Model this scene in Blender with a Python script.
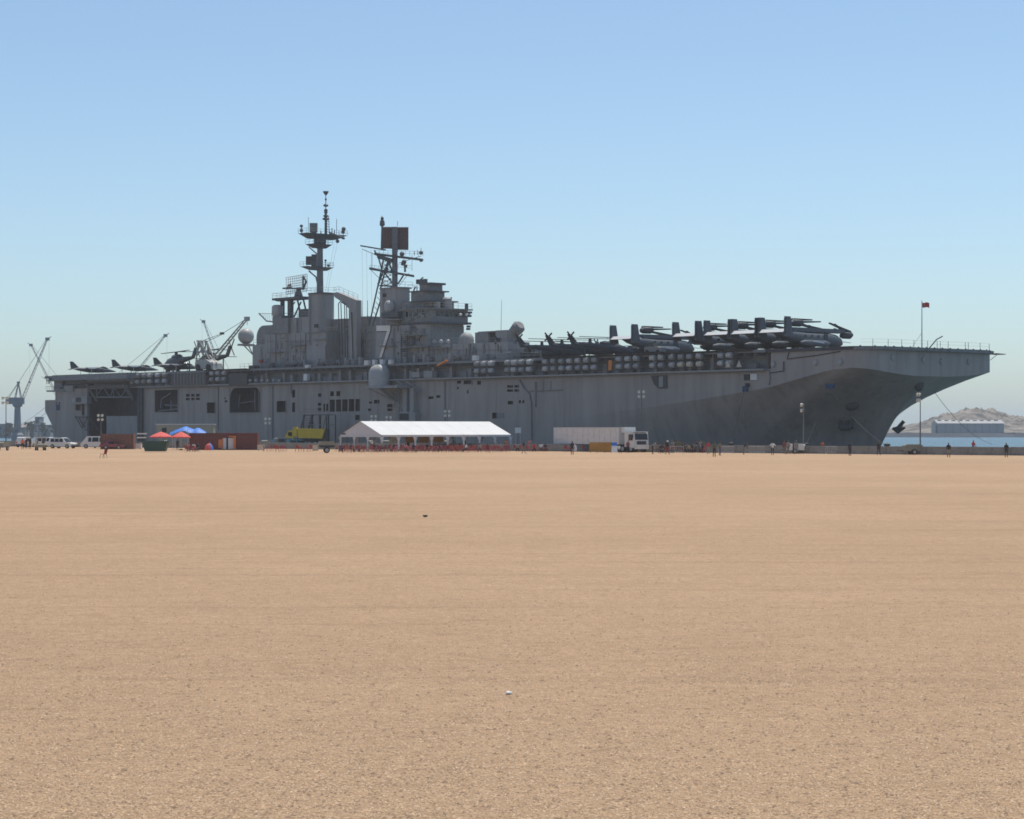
import bpy, bmesh, math, random
from math import sin, cos, pi, radians, sqrt, atan2
from mathutils import Vector, Matrix, Quaternion
import numpy as np

random.seed(7)
sc = bpy.context.scene
for o in list(bpy.data.objects):
    bpy.data.objects.remove(o)
COL = sc.collection

# ------------------------------------------------------------------ camera
F, HOR, CX, CAMZ = 2200.0, 430.0, 512.0, 3.1
cd = bpy.data.cameras.new("camera")
cam = bpy.data.objects.new("camera", cd)
COL.objects.link(cam)
cam.location = (0, 0, CAMZ)
cam.rotation_euler = (pi / 2, 0, 0)
cd.sensor_width = 36.0
cd.lens = 36.0 * F / 1024.0
cd.shift_y = (HOR - 409.5) / 1024.0
cd.clip_start, cd.clip_end = 0.5, 40000
sc.camera = cam

# ------------------------------------------------------------------ light
SUN_EL = radians(70)
SUN_AZ = Vector((0.5, 0.86, 0)).normalized()     # horizontal direction towards the sun
D = Vector((SUN_AZ.x * cos(SUN_EL), SUN_AZ.y * cos(SUN_EL), sin(SUN_EL)))
w = bpy.data.worlds.new("World")
sc.world = w
w.use_nodes = True
nt = w.node_tree
bg = nt.nodes["Background"]
sky = nt.nodes.new("ShaderNodeTexSky")
sky.sky_type = 'NISHITA'
sky.sun_disc = False
sky.sun_elevation = SUN_EL
sky.sun_rotation = atan2(SUN_AZ.x, SUN_AZ.y)
sky.air_density = 0.76
sky.dust_density = 1.0
sky.ozone_density = 2.0
tint = nt.nodes.new("ShaderNodeVectorMath")          # the whole sky a touch more cyan
tint.operation = 'MULTIPLY'
tint.inputs[1].default_value = (1.03, 1.13, 1.12)
nt.links.new(sky.outputs[0], tint.inputs[0])
nt.links.new(tint.outputs[0], bg.inputs[0])
bg.inputs[1].default_value = 0.095
sl = bpy.data.lights.new("sun", 'SUN')
sl.energy = 3.05
sl.angle = radians(0.53)
sl.color = (1.0, 0.93, 0.82)
so = bpy.data.objects.new("sun", sl)
COL.objects.link(so)
so.rotation_euler = D.to_track_quat('Z', 'Y').to_euler()
so.location = (0, 0, 200)
sc.view_settings.view_transform = 'Standard'
sc.view_settings.look = 'None'
sc.view_settings.exposure = 0.42
sc.view_settings.gamma = 1.0
sc.cycles.filter_width = 1.7
sc.cycles.max_bounces = 6
sc.cycles.volume_bounces = 1

# ------------------------------------------------------------------ helpers
def mat(name, col, rough=0.7, var=0.12, scale=1.0, metal=0.0, bump=0.0, stretch=(1, 1, 1), dirt=None, dirt_amt=0.0):
    m = bpy.data.materials.new(name)
    m.use_nodes = True
    n, l = m.node_tree.nodes, m.node_tree.links
    b = n["Principled BSDF"]
    b.inputs["Roughness"].default_value = rough
    b.inputs["Metallic"].default_value = metal
    tc = n.new("ShaderNodeTexCoord")
    mp = n.new("ShaderNodeMapping")
    mp.inputs["Scale"].default_value = stretch
    l.new(tc.outputs["Object"], mp.inputs["Vector"])
    nz = n.new("ShaderNodeTexNoise")
    nz.inputs["Scale"].default_value = scale
    nz.inputs["Detail"].default_value = 5
    nz.inputs["Roughness"].default_value = 0.62
    l.new(mp.outputs[0], nz.inputs["Vector"])
    mr = n.new("ShaderNodeMapRange")
    mr.inputs[1].default_value, mr.inputs[2].default_value = 0.25, 0.75
    mr.inputs[3].default_value, mr.inputs[4].default_value = 1 - var, 1 + var
    l.new(nz.outputs["Fac"], mr.inputs[0])
    mx = n.new("ShaderNodeVectorMath")
    mx.operation = 'SCALE'
    mx.inputs[0].default_value = col[:3]
    l.new(mr.outputs[0], mx.inputs["Scale"])
    out = mx.outputs[0]
    if dirt:
        n2 = n.new("ShaderNodeTexNoise")
        n2.inputs["Scale"].default_value = scale * 3.1
        n2.inputs["Detail"].default_value = 6
        l.new(mp.outputs[0], n2.inputs["Vector"])
        r2 = n.new("ShaderNodeMapRange")
        r2.inputs[1].default_value, r2.inputs[2].default_value = 0.5, 0.72
        r2.inputs[3].default_value, r2.inputs[4].default_value = 0, dirt_amt
        l.new(n2.outputs["Fac"], r2.inputs[0])
        mm = n.new("ShaderNodeMix")
        mm.data_type = 'RGBA'
        l.new(r2.outputs[0], mm.inputs[0])
        l.new(out, mm.inputs[6])
        mm.inputs[7].default_value = (*dirt, 1)
        out = mm.outputs[2]
    l.new(out, b.inputs["Base Color"])
    if bump:
        bp = n.new("ShaderNodeBump")
        bp.inputs["Strength"].default_value = bump
        bp.inputs["Distance"].default_value = 0.05
        l.new(nz.outputs["Fac"], bp.inputs["Height"])
        l.new(bp.outputs[0], b.inputs["Normal"])
    return m

class MB:
    """collects shapes, builds ONE mesh object"""
    def __init__(self):
        self.v, self.f, self.m = [], [], []
    def add(self, vs, fs, mi=0):
        o = len(self.v)
        self.v += [tuple(p) for p in vs]
        self.f += [tuple(i + o for i in q) for q in fs]
        self.m += [mi] * len(fs)
        return self
    def box(self, x0, x1, y0, y1, z0, z1, mi=0):
        vs = [(x, y, z) for z in (z0, z1) for y in (y0, y1) for x in (x0, x1)]
        return self.add(vs, [(0, 2, 3, 1), (4, 5, 7, 6), (0, 1, 5, 4), (2, 6, 7, 3), (0, 4, 6, 2), (1, 3, 7, 5)], mi)
    def cbox(self, c, sx, sy, sz, mi=0):
        return self.box(c[0] - sx / 2, c[0] + sx / 2, c[1] - sy / 2, c[1] + sy / 2, c[2] - sz / 2, c[2] + sz / 2, mi)
    def prism(self, pts, ax, a0, a1, mi=0):
        """polygon pts in the two other axes, extruded along axis ax from a0 to a1"""
        n = len(pts)
        def P(p, a):
            if ax == 'z': return (p[0], p[1], a)
            if ax == 'y': return (p[0], a, p[1])
            return (a, p[0], p[1])
        vs = [P(p, a0) for p in pts] + [P(p, a1) for p in pts]
        fs = [tuple(range(n - 1, -1, -1)), tuple(range(n, 2 * n))]
        fs += [(i, (i + 1) % n, n + (i + 1) % n, n + i) for i in range(n)]
        return self.add(vs, fs, mi)
    def tube(self, a, b, r0, r1=None, n=8, mi=0, cap=True):
        r1 = r0 if r1 is None else r1
        a, b = Vector(a), Vector(b)
        d = (b - a)
        if d.length < 1e-6: return self
        d.normalize()
        up = Vector((0, 0, 1)) if abs(d.z) < 0.95 else Vector((1, 0, 0))
        e1 = d.cross(up).normalized()
        e2 = d.cross(e1)
        vs = []
        for c, r in ((a, r0), (b, r1)):
            for i in range(n):
                t = 2 * pi * i / n
                vs.append(c + e1 * r * cos(t) + e2 * r * sin(t))
        fs = [(i, (i + 1) % n, n + (i + 1) % n, n + i) for i in range(n)]
        if cap: fs += [tuple(range(n - 1, -1, -1)), tuple(range(n, 2 * n))]
        return self.add(vs, fs, mi)
    def path(self, pts, r, n=5, mi=0):
        for a, b in zip(pts[:-1], pts[1:]):
            self.tube(a, b, r, r, n, mi)
        return self
    def lathe(self, c, prof, n=20, mi=0):
        """prof: list of (radius, z) around a vertical axis through c"""
        vs = []
        for r, z in prof:
            for i in range(n):
                t = 2 * pi * i / n
                vs.append((c[0] + r * cos(t), c[1] + r * sin(t), c[2] + z))
        fs = []
        for k in range(len(prof) - 1):
            for i in range(n):
                j = (i + 1) % n
                fs.append((k * n + i, k * n + j, (k + 1) * n + j, (k + 1) * n + i))
        fs += [tuple(range(n - 1, -1, -1)), tuple(range((len(prof) - 1) * n, len(prof) * n))]
        return self.add(vs, fs, mi)
    def dome(self, c, r, zb=-1.0, n=20, k=9, mi=0, flat=1.0):
        """sphere of radius r cut at height zb*r"""
        t0 = math.asin(max(-1, min(1, zb)))
        prof = []
        for i in range(k + 1):
            t = t0 + (pi / 2 - t0) * i / k
            prof.append((max(r * cos(t), 0.004), r * sin(t) * flat))
        return self.lathe(c, prof, n, mi)
    def loft(self, secs, n=12, mi=0, axis='x', power=1.0):
        """secs: (pos, cy, cz, half width, half height) ellipses along axis"""
        vs = []
        for (p, cy, cz, hw, hh) in secs:
            for i in range(n):
                t = 2 * pi * i / n
                ct, st = cos(t), sin(t)
                ct = math.copysign(abs(ct) ** power, ct)
                st = math.copysign(abs(st) ** power, st)
                if axis == 'x': vs.append((p, cy + hw * ct, cz + hh * st))
                elif axis == 'y': vs.append((cy + hw * ct, p, cz + hh * st))
                else: vs.append((cy + hw * ct, cz + hh * st, p))
        fs = []
        for k in range(len(secs) - 1):
            for i in range(n):
                j = (i + 1) % n
                fs.append((k * n + i, k * n + j, (k + 1) * n + j, (k + 1) * n + i))
        fs += [tuple(range(n - 1, -1, -1)), tuple(range((len(secs) - 1) * n, len(secs) * n))]
        return self.add(vs, fs, mi)
    def hexa(self, p8, mi=0):
        """8 points: bottom loop of four, top loop of four"""
        return self.add(p8, [(3, 2, 1, 0), (4, 5, 6, 7), (0, 1, 5, 4), (1, 2, 6, 5), (2, 3, 7, 6), (3, 0, 4, 7)], mi)
    def mesh(self, name, mats, smooth=False):
        me = bpy.data.meshes.new(name)
        me.from_pydata(self.v, [], self.f)
        for mm in (mats if isinstance(mats, (list, tuple)) else [mats]):
            me.materials.append(mm)
        me.polygons.foreach_set("material_index", self.m)
        bm = bmesh.new()
        bm.from_mesh(me)
        bmesh.ops.recalc_face_normals(bm, faces=bm.faces)
        bm.to_mesh(me)
        bm.free()
        if smooth:
            me.shade_smooth()
            me.set_sharp_from_angle(angle=radians(38))
        return me
    def build(self, name, mats, parent=None, smooth=False, **props):
        return link(name, self.mesh(name, mats, smooth), parent, **props)

def link(name, me, parent=None, loc=None, rz=None, **props):
    o = bpy.data.objects.new(name, me)
    COL.objects.link(o)
    if parent: o.parent = parent
    if loc: o.location = loc
    if rz is not None: o.rotation_euler = (0, 0, rz)
    for k, v in props.items(): o[k] = v
    return o

def thing(name, label, cat, loc=(0, 0, 0), rz=0, group=None):
    o = link(name, None, None, loc, rz, label=label, category=cat)
    o.empty_display_size = 0.3
    if group: o["group"] = group
    return o

def copy_tree(src, parent=None, **props):
    kids = [c for c in COL.objects if c.parent == src]
    c = src.copy()
    COL.objects.link(c)
    c.parent = parent
    for k, v in props.items(): c[k] = v
    for k in kids: copy_tree(k, c)
    return c

def ground(px, py):
    """point of the sand plane seen at a pixel"""
    Y = CAMZ * F / (py - HOR)
    return Vector(((px - CX) / F * Y, Y, 0))

def far(px, py, Y):
    return Vector(((px - CX) / F * Y, Y, CAMZ + (HOR - py) / F * Y))

# ship frame: s forward, t from the starboard deck edge to port, z up
UX, UY = 0.654, -0.7564
NX, NY = 0.7564, 0.654
AX, AY = -111.2, 529.6
RZ = atan2(UY, UX)
DECK = 16.1
def q(px, py, t=0.0):
    a = (px - CX) / F
    X0, Y0 = AX + t * NX, AY + t * NY
    s = (a * Y0 - X0) / (UX - a * UY)
    Y = Y0 + s * UY
    return s, CAMZ + (HOR - py) / F * Y
def qs(px, t=0.0): return q(px, 0, t)[0]
def qp(px, py, t):
    s, z = q(px, py, t)
    return Vector((s, t, z))
def wpos(s, t, z): return Vector((AX + s * UX + t * NX, AY + s * UY + t * NY, z))
WX = Vector((UX, NX, 0))            # picture right, in ship axes
WF = Vector((-UY, -NY, 0))          # towards the photographer, in ship axes

# ------------------------------------------------------------------ materials
M = {}
M['hull'] = mat("hull_paint", (0.335, 0.298, 0.270), 0.62, 0.18, 0.5, stretch=(0.5, 0.5, 0.06), dirt=(0.19, 0.165, 0.145), dirt_amt=0.5)
M['bow'] = M['hull']
M['isl'] = mat("island_paint", (0.305, 0.303, 0.296), 0.62, 0.12, 0.6, stretch=(0.6, 0.6, 0.15), dirt=(0.15, 0.14, 0.13), dirt_amt=0.35)
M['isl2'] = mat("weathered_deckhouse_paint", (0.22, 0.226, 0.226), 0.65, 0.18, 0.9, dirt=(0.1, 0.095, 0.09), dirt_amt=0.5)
M['deck'] = mat("nonskid_deck", (0.075, 0.077, 0.08), 0.9, 0.15, 0.8)
M['dark'] = mat("dark_paint_and_interior_shade", (0.07, 0.074, 0.08), 0.7, 0.25, 0.7)  # opening interiors: shade put into the colour; plain dark paint elsewhere
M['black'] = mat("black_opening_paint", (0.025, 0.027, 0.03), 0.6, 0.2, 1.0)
M['steel'] = mat("mast_grey_paint", (0.14, 0.155, 0.168), 0.55, 0.15, 1.2)
M['dsteel'] = mat("soot_dark_mast_paint", (0.085, 0.096, 0.108), 0.6, 0.2, 1.2)
M['rail'] = mat("rail_grey", (0.19, 0.2, 0.21), 0.5, 0.1, 3)
M['dome'] = mat("radome_skin", (0.38, 0.38, 0.37), 0.5, 0.06, 0.8, dirt=(0.27, 0.26, 0.24), dirt_amt=0.4)
M['raft'] = mat("raft_canister_shell", (0.40, 0.40, 0.39), 0.5, 0.2, 1.2, dirt=(0.08, 0.075, 0.07), dirt_amt=0.5)
M['cream'] = mat("cream_panel", (0.55, 0.49, 0.38), 0.6, 0.1, 1.0)
M['white'] = mat("white_paint", (0.72, 0.71, 0.68), 0.5, 0.05, 1.2, dirt=(0.5, 0.47, 0.42), dirt_amt=0.4)
M['brownant'] = mat("brown_antenna_mesh", (0.21, 0.13, 0.115), 0.8, 0.3, 4)
M['orange'] = mat("orange_paint", (0.62, 0.21, 0.04), 0.6, 0.15, 2)
M['blue'] = mat("blue_canvas", (0.03, 0.07, 0.15), 0.8, 0.2, 2)
M['red'] = mat("red_paint", (0.35, 0.03, 0.03), 0.6, 0.2, 2)
M['num'] = mat("number_white", (0.8, 0.77, 0.69), 0.6, 0.08, 1)
M['net'] = mat("net_brown", (0.11, 0.1, 0.092), 0.9, 0.35, 3)
M['wire'] = mat("dark_wire", (0.05, 0.052, 0.055), 0.7, 0.1, 1)
M['rope'] = mat("mooring_rope", (0.09, 0.088, 0.086), 0.9, 0.15, 2)
M['air'] = mat("aircraft_grey", (0.09, 0.106, 0.124), 0.5, 0.12, 0.9)
M['air2'] = mat("helicopter_dark_grey", (0.045, 0.053, 0.063), 0.55, 0.15, 0.9)
M['airl'] = mat("aircraft_pale_and_sunlit_grey", (0.66, 0.67, 0.67), 0.4, 0.08, 0.9)  # pale struts; also paints sunlight on flaps and glints on sponsons
M['blade'] = mat("rotor_black", (0.022, 0.024, 0.028), 0.5, 0.2, 2)
M['glass'] = mat("dark_glass", (0.012, 0.015, 0.018), 0.08, 0.1, 1)
M['tyre'] = mat("tyre_rubber", (0.02, 0.02, 0.02), 0.85, 0.2, 3)

# ------------------------------------------------------------------ sand, quay, sea
def sand_material():
    m = bpy.data.materials.new("dry_sand_and_gravel")
    m.use_nodes = True
    n, l = m.node_tree.nodes, m.node_tree.links
    b = n["Principled BSDF"]
    b.inputs["Roughness"].default_value = 0.95
    b.inputs["Specular IOR Level"].default_value = 0.15
    tc = n.new("ShaderNodeTexCoord")
    def noise(scale, detail, rough=0.6, st=(1, 1, 1)):
        mp = n.new("ShaderNodeMapping")
        mp.inputs["Scale"].default_value = st
        l.new(tc.outputs["Object"], mp.inputs["Vector"])
        z = n.new("ShaderNodeTexNoise")
        z.inputs["Scale"].default_value = scale
        z.inputs["Detail"].default_value = detail
        z.inputs["Roughness"].default_value = rough
        l.new(mp.outputs[0], z.inputs["Vector"])
        return z.outputs["Fac"]
    def rng(x, a, b_, c, d):
        r = n.new("ShaderNodeMapRange")
        r.inputs[1].default_value, r.inputs[2].default_value, r.inputs[3].default_value, r.inputs[4].default_value = a, b_, c, d
        l.new(x, r.inputs[0])
        return r.outputs[0]
    def mul(a, b_):
        r = n.new("ShaderNodeMath")
        r.operation = 'MULTIPLY'
        l.new(a, r.inputs[0]); l.new(b_, r.inputs[1])
        return r.outputs[0]
    big = noise(0.035, 4)
    mid = noise(0.5, 5, 0.65)
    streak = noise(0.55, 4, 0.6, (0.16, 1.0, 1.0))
    fine = noise(9.0, 6, 0.75)
    grit = noise(42.0, 3, 0.7)
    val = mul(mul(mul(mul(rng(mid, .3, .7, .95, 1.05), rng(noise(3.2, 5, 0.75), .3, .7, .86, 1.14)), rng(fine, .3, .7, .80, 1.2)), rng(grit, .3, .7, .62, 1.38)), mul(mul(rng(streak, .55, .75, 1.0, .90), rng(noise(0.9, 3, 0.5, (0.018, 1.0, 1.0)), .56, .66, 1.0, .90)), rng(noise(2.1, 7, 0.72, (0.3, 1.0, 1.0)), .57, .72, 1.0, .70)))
    mixc = n.new("ShaderNodeMix")
    mixc.data_type = 'RGBA'
    l.new(rng(big, .35, .65, 0, 1), mixc.inputs[0])
    mixc.inputs[6].default_value = (0.398, 0.267, 0.165, 1)
    mixc.inputs[7].default_value = (0.445, 0.302, 0.188, 1)
    sc_ = n.new("ShaderNodeVectorMath")
    sc_.operation = 'SCALE'
    l.new(mixc.outputs[2], sc_.inputs[0])
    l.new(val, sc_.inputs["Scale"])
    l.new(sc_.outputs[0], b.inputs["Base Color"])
    add = n.new("ShaderNodeMath"); add.operation = 'MULTIPLY_ADD'
    l.new(mid, add.inputs[0]); add.inputs[1].default_value = 1.3
    l.new(fine, add.inputs[2])
    add2 = n.new("ShaderNodeMath"); add2.operation = 'MULTIPLY_ADD'
    l.new(grit, add2.inputs[0]); add2.inputs[1].default_value = 0.35
    l.new(add.outputs[0], add2.inputs[2])
    bp = n.new("ShaderNodeBump")
    bp.inputs["Strength"].default_value = 0.75
    bp.inputs["Distance"].default_value = 0.06
    l.new(add2.outputs[0], bp.inputs["Height"])
    l.new(bp.outputs[0], b.inputs["Normal"])
    return m
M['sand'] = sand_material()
M['stone'] = mat("pebble_stone", (0.45, 0.315, 0.2), 0.9, 0.25, 6)
M['stoned'] = mat("dark_pebble_stone", (0.25, 0.17, 0.11), 0.9, 0.3, 6)
M['stonel'] = mat("pale_pebble_stone", (0.55, 0.43, 0.31), 0.9, 0.2, 6)
M['conc'] = mat("weathered_concrete", (0.25, 0.235, 0.215), 0.9, 0.22, 0.8, dirt=(0.12, 0.11, 0.10), dirt_amt=0.6, bump=0.3)
M['concd'] = mat("dark_quay_asphalt", (0.06, 0.057, 0.055), 0.9, 0.2, 0.6)

def wall_line(s):       # ship-frame t of the low wall between sand and quay
    return -45.0 + (s - 269) * 0.1
W0, W1 = wpos(-330, wall_line(-330), 0), wpos(520, wall_line(520), 0)
sd = MB()
pts = [(W0.x, W0.y), (W1.x, W1.y), (700, -420), (-900, -420), (-900, W0.y)]
sd.add([(p[0], p[1], 0) for p in pts], [tuple(range(len(pts)))])
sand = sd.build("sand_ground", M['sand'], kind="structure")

qy = MB()
qa, qb = -330, 520
qc = [wpos(qa, wall_line(qa) + .002, 0), wpos(qb, wall_line(qb) + .002, 0), wpos(qb, -3.4, 0), wpos(qa, -3.4, 0)]
qy.prism([(p.x, p.y) for p in qc], 'z', -7, -0.02)
quay = qy.build("quay_pavement", M['concd'], kind="structure")

def water_material():
    m = bpy.data.materials.new("harbour_water")
    m.use_nodes = True
    n, l = m.node_tree.nodes, m.node_tree.links
    b = n["Principled BSDF"]
    b.inputs["Base Color"].default_value = (0.03, 0.085, 0.105, 1)
    b.inputs["Roughness"].default_value = 0.25
    b.inputs["IOR"].default_value = 1.33
    tc = n.new("ShaderNodeTexCoord")
    z = n.new("ShaderNodeTexNoise")
    z.inputs["Scale"].default_value = 0.35
    z.inputs["Detail"].default_value = 6
    l.new(tc.outputs["Object"], z.inputs["Vector"])
    bp = n.new("ShaderNodeBump")
    bp.inputs["Strength"].default_value = 1.0
    bp.inputs["Distance"].default_value = 0.8
    l.new(z.outputs["Fac"], bp.inputs["Height"])
    l.new(bp.outputs[0], b.inputs["Normal"])
    return m
M['water'] = water_material()
sea = MB().add([(-9000, -500, -2.5), (9000, -500, -2.5), (9000, 9000, -2.5), (-9000, 9000, -2.5)], [(0, 1, 2, 3)])
sea.build("sea_water", M['water'], kind="structure")

# low concrete wall in precast lengths
wr = thing("low_quay_wall", "low weathered concrete wall along the far edge of the sand", "wall", wpos(0, wall_line(0), 0), RZ + math.atan(0.1))
wme = MB().prism([(-0.35, -0.05), (0.35, -0.05), (0.30, 1.02), (-0.30, 1.02)], 'x', 0.03, 5.97).mesh("wall_block", M['conc'])
for i in range(-14, 56):
    o = link("wall_block", wme, wr, (i * 6.0, 0, random.uniform(-.03, .03)))

# ------------------------------------------------------------------ THE SHIP
ship = thing("warship", "huge grey amphibious assault ship moored along the quay", "warship", (AX, AY, 0), RZ)
RIM = DECK - 3.2
S58 = qs(58, .3)
SK = 176.0                      # where the bow flare begins
# --- side wall with real openings (s, z rectangles)
def R(x0, x1, y0, y1, t=0.3):
    xm, ym = (x0 + x1) / 2, (y0 + y1) / 2
    return [qs(x0, t), qs(x1, t), q(xm, y1, t)[1], q(xm, y0, t)[1]]
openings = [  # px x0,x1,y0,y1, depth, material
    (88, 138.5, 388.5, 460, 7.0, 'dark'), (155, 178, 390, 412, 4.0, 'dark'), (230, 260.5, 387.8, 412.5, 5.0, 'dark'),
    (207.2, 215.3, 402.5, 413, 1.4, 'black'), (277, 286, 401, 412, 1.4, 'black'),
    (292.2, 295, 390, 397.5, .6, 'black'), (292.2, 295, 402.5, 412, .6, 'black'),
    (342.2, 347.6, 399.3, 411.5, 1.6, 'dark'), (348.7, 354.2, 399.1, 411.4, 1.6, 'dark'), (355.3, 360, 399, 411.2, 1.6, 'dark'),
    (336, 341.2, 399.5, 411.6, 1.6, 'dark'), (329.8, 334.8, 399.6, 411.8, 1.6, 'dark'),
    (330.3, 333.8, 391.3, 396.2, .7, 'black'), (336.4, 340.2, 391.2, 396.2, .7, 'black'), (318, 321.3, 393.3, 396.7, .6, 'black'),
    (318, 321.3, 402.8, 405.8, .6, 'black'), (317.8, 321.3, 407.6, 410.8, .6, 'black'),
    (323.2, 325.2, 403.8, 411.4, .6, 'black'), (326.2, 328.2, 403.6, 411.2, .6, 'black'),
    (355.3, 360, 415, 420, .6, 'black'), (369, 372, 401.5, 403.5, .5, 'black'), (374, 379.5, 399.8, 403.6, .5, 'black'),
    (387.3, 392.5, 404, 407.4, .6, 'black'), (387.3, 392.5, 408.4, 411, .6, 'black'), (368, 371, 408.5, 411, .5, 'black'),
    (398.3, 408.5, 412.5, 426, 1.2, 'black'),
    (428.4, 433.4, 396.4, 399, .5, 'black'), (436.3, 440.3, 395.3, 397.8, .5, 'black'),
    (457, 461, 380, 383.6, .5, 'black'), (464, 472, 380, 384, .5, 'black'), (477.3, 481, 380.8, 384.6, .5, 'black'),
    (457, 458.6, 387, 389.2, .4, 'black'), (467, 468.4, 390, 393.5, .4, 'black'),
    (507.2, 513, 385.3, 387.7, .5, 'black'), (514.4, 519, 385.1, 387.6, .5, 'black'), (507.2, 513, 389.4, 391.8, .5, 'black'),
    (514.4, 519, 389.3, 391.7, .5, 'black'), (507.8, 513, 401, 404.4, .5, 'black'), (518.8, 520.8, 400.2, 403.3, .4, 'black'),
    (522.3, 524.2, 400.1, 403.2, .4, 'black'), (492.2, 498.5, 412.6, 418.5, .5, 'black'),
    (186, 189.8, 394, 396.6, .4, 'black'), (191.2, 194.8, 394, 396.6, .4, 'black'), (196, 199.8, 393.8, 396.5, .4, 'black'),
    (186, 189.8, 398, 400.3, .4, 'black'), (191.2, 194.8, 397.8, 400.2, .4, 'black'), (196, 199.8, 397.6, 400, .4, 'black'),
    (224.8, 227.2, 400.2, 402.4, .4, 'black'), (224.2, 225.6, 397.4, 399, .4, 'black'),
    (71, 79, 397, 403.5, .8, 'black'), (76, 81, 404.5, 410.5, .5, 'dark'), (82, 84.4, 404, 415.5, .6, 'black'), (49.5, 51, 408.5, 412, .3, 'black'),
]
rects = []
for (x0, x1, y0, y1, dp, mm) in openings:
    r = R(x0, x1, y0, y1)
    r[2] = max(r[2], -1.5)
    if r[0] > S58 + .2:
        rects.append((r, dp, mm))
sb = sorted(set([S58, SK] + [round(v, 4) for r, _, _ in rects for v in r[:2]] + [S58 + i * 6 for i in range(1, 29) if S58 + i * 6 < SK - 1]))
zb = sorted(set([-5.0, RIM] + [round(v, 4) for r, _, _ in rects for v in r[2:]]))
hull = MB()
idx = {}
def gv(i, j):
    if (i, j) not in idx:
        idx[(i, j)] = len(hull.v)
        hull.v.append((sb[i], .3, zb[j]))
    return idx[(i, j)]
for i in range(len(sb) - 1):
    for j in range(len(zb) - 1):
        cs, cz = (sb[i] + sb[i + 1]) / 2, (zb[j] + zb[j + 1]) / 2
        if any(r[0] < cs < r[1] and r[2] < cz < r[3] for r, _, _ in rects): continue
        hull.f.append((gv(i, j), gv(i + 1, j), gv(i + 1, j + 1), gv(i, j + 1)))
        hull.m.append(0)
# port side, stern block with raked counter, walkway floor under the flight deck
hull.add([(S58, 31.7, -5), (SK, 31.7, -5), (SK, 31.7, RIM), (S58, 31.7, RIM)], [(0, 1, 2, 3)])
s45, s51 = qs(45, .3), qs(56, .3)
zn = q(50, 400, .3)[1]
pr = [(s45, zn), (s45, q(45, 411, .3)[1]), (S58 - .4, q(57, 436, .3)[1]), (S58, -5), (S58, RIM - .02), (s51, RIM - .02), (s51, zn)]
hull.prism(pr, 'y', .302, 31.7)
hull.add([(s51, .3, RIM), (SK + 57, .3, RIM), (SK + 57, 31.7, RIM), (s51, 31.7, RIM)], [(0, 1, 2, 3)])
# bow: knuckle curve T, waterline B, flared surface between; vertical skirt above T
def fs(t): return 250.0 + 3.1 * (1 - abs((t - 16) / (16 if t < 16 else 18.6)) ** 9)
KN = [(176, 2.6), (185, 4.5), (193.2, 5.9), (205.6, 7.0), (217.4, 8.2), (226.5, 9.2), (233.1, 10.0), (239.5, 11.3), (245.7, 12.5), (250.2, 12.75)]
def knz(s):
    for (a, za), (b, zb_) in zip(KN[:-1], KN[1:]):
        if s <= b: return za + (zb_ - za) * (s - a) / (b - a)
    return KN[-1][1]
Tc, Bc = [], []
NS, NFR = 44, 22
for i in range(NS + 1):
    s = SK + (250.1 - SK) * i / NS
    Tc.append(Vector((s, .3, knz(s))))
for i in range(1, NFR + 1):
    t = .3 + 15.7 * i / NFR
    Tc.append(Vector((fs(t), t, 12.75 - 1.15 * sin(pi / 2 * min(1, i / NFR * 1.15)))))
for i in range(len(Tc)):
    c = i / (len(Tc) - 1)
    Bc.append(Vector((SK + (240.2 - SK) * c, .3 + 15.7 * (0.10 * c + 0.90 * c ** 2.1), -5.0)))
NR = 14
bow = MB()
ring = []
for k in range(NR + 1):
    wv = k / NR
    row = []
    for T, B in zip(Tc, Bc):
        h = .60 * wv + .40 * wv ** 3.2
        row.append(Vector((B.x + (T.x - B.x) * h, B.y + (T.y - B.y) * h, B.z + (T.z - B.z) * wv)))
    ring.append(row + [Vector((p.x, 16 + (16 - p.y) * 1.16, p.z)) for p in reversed(row[:-1])])
nc = len(ring[0])
bow.add([p for r in ring for p in r], [(k * nc + i, k * nc + i + 1, (k + 1) * nc + i + 1, (k + 1) * nc + i) for k in range(NR) for i in range(nc - 1)])
bow.build("bow", M['bow'], ship, smooth=True)
SG = qs(767, .3)                # gallery recess ends here
sk = MB()
T2 = ring[-1]
topz = [RIM if (p.x < SG - 1e-3) else DECK - .55 for p in T2]
for i in range(nc - 1):
    a, b = T2[i], T2[i + 1]
    mid = (a.x + b.x) / 2
    tz = RIM if mid < SG else DECK - .55
    sk.add([a, b, (b.x, b.y, tz), (a.x, a.y, tz)], [(0, 1, 2, 3)])
# closing face where the gallery recess ends
sk.add([(SG, .3, RIM), (SG, 3, RIM), (SG, 3, DECK - .55), (SG, .3, DECK - .55)], [(0, 1, 2, 3)])
sk.build("bow_skirt", M['hull'], ship)
hull_o = hull.build("hull", M['hull'], ship)

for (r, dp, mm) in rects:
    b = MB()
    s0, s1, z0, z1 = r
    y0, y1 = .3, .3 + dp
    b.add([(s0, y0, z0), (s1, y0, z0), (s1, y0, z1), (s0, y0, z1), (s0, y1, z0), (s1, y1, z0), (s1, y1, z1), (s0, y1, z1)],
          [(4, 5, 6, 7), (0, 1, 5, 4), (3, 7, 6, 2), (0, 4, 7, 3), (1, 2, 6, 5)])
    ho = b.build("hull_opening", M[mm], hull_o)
    # raised coaming around the larger openings
    if (s1 - s0) > 2.2:
        c = MB()
        e = .14
        for (a0, a1, c0, c1) in ((s0 - e, s1 + e, z1, z1 + e), (s0 - e, s1 + e, z0 - e, z0), (s0 - e, s0, z0, z1), (s1, s1 + e, z0, z1)):
            c.box(a0, a1, .17, .298, c0, c1)
        c.build("opening_coaming", M['hull'], hull_o)
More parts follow.
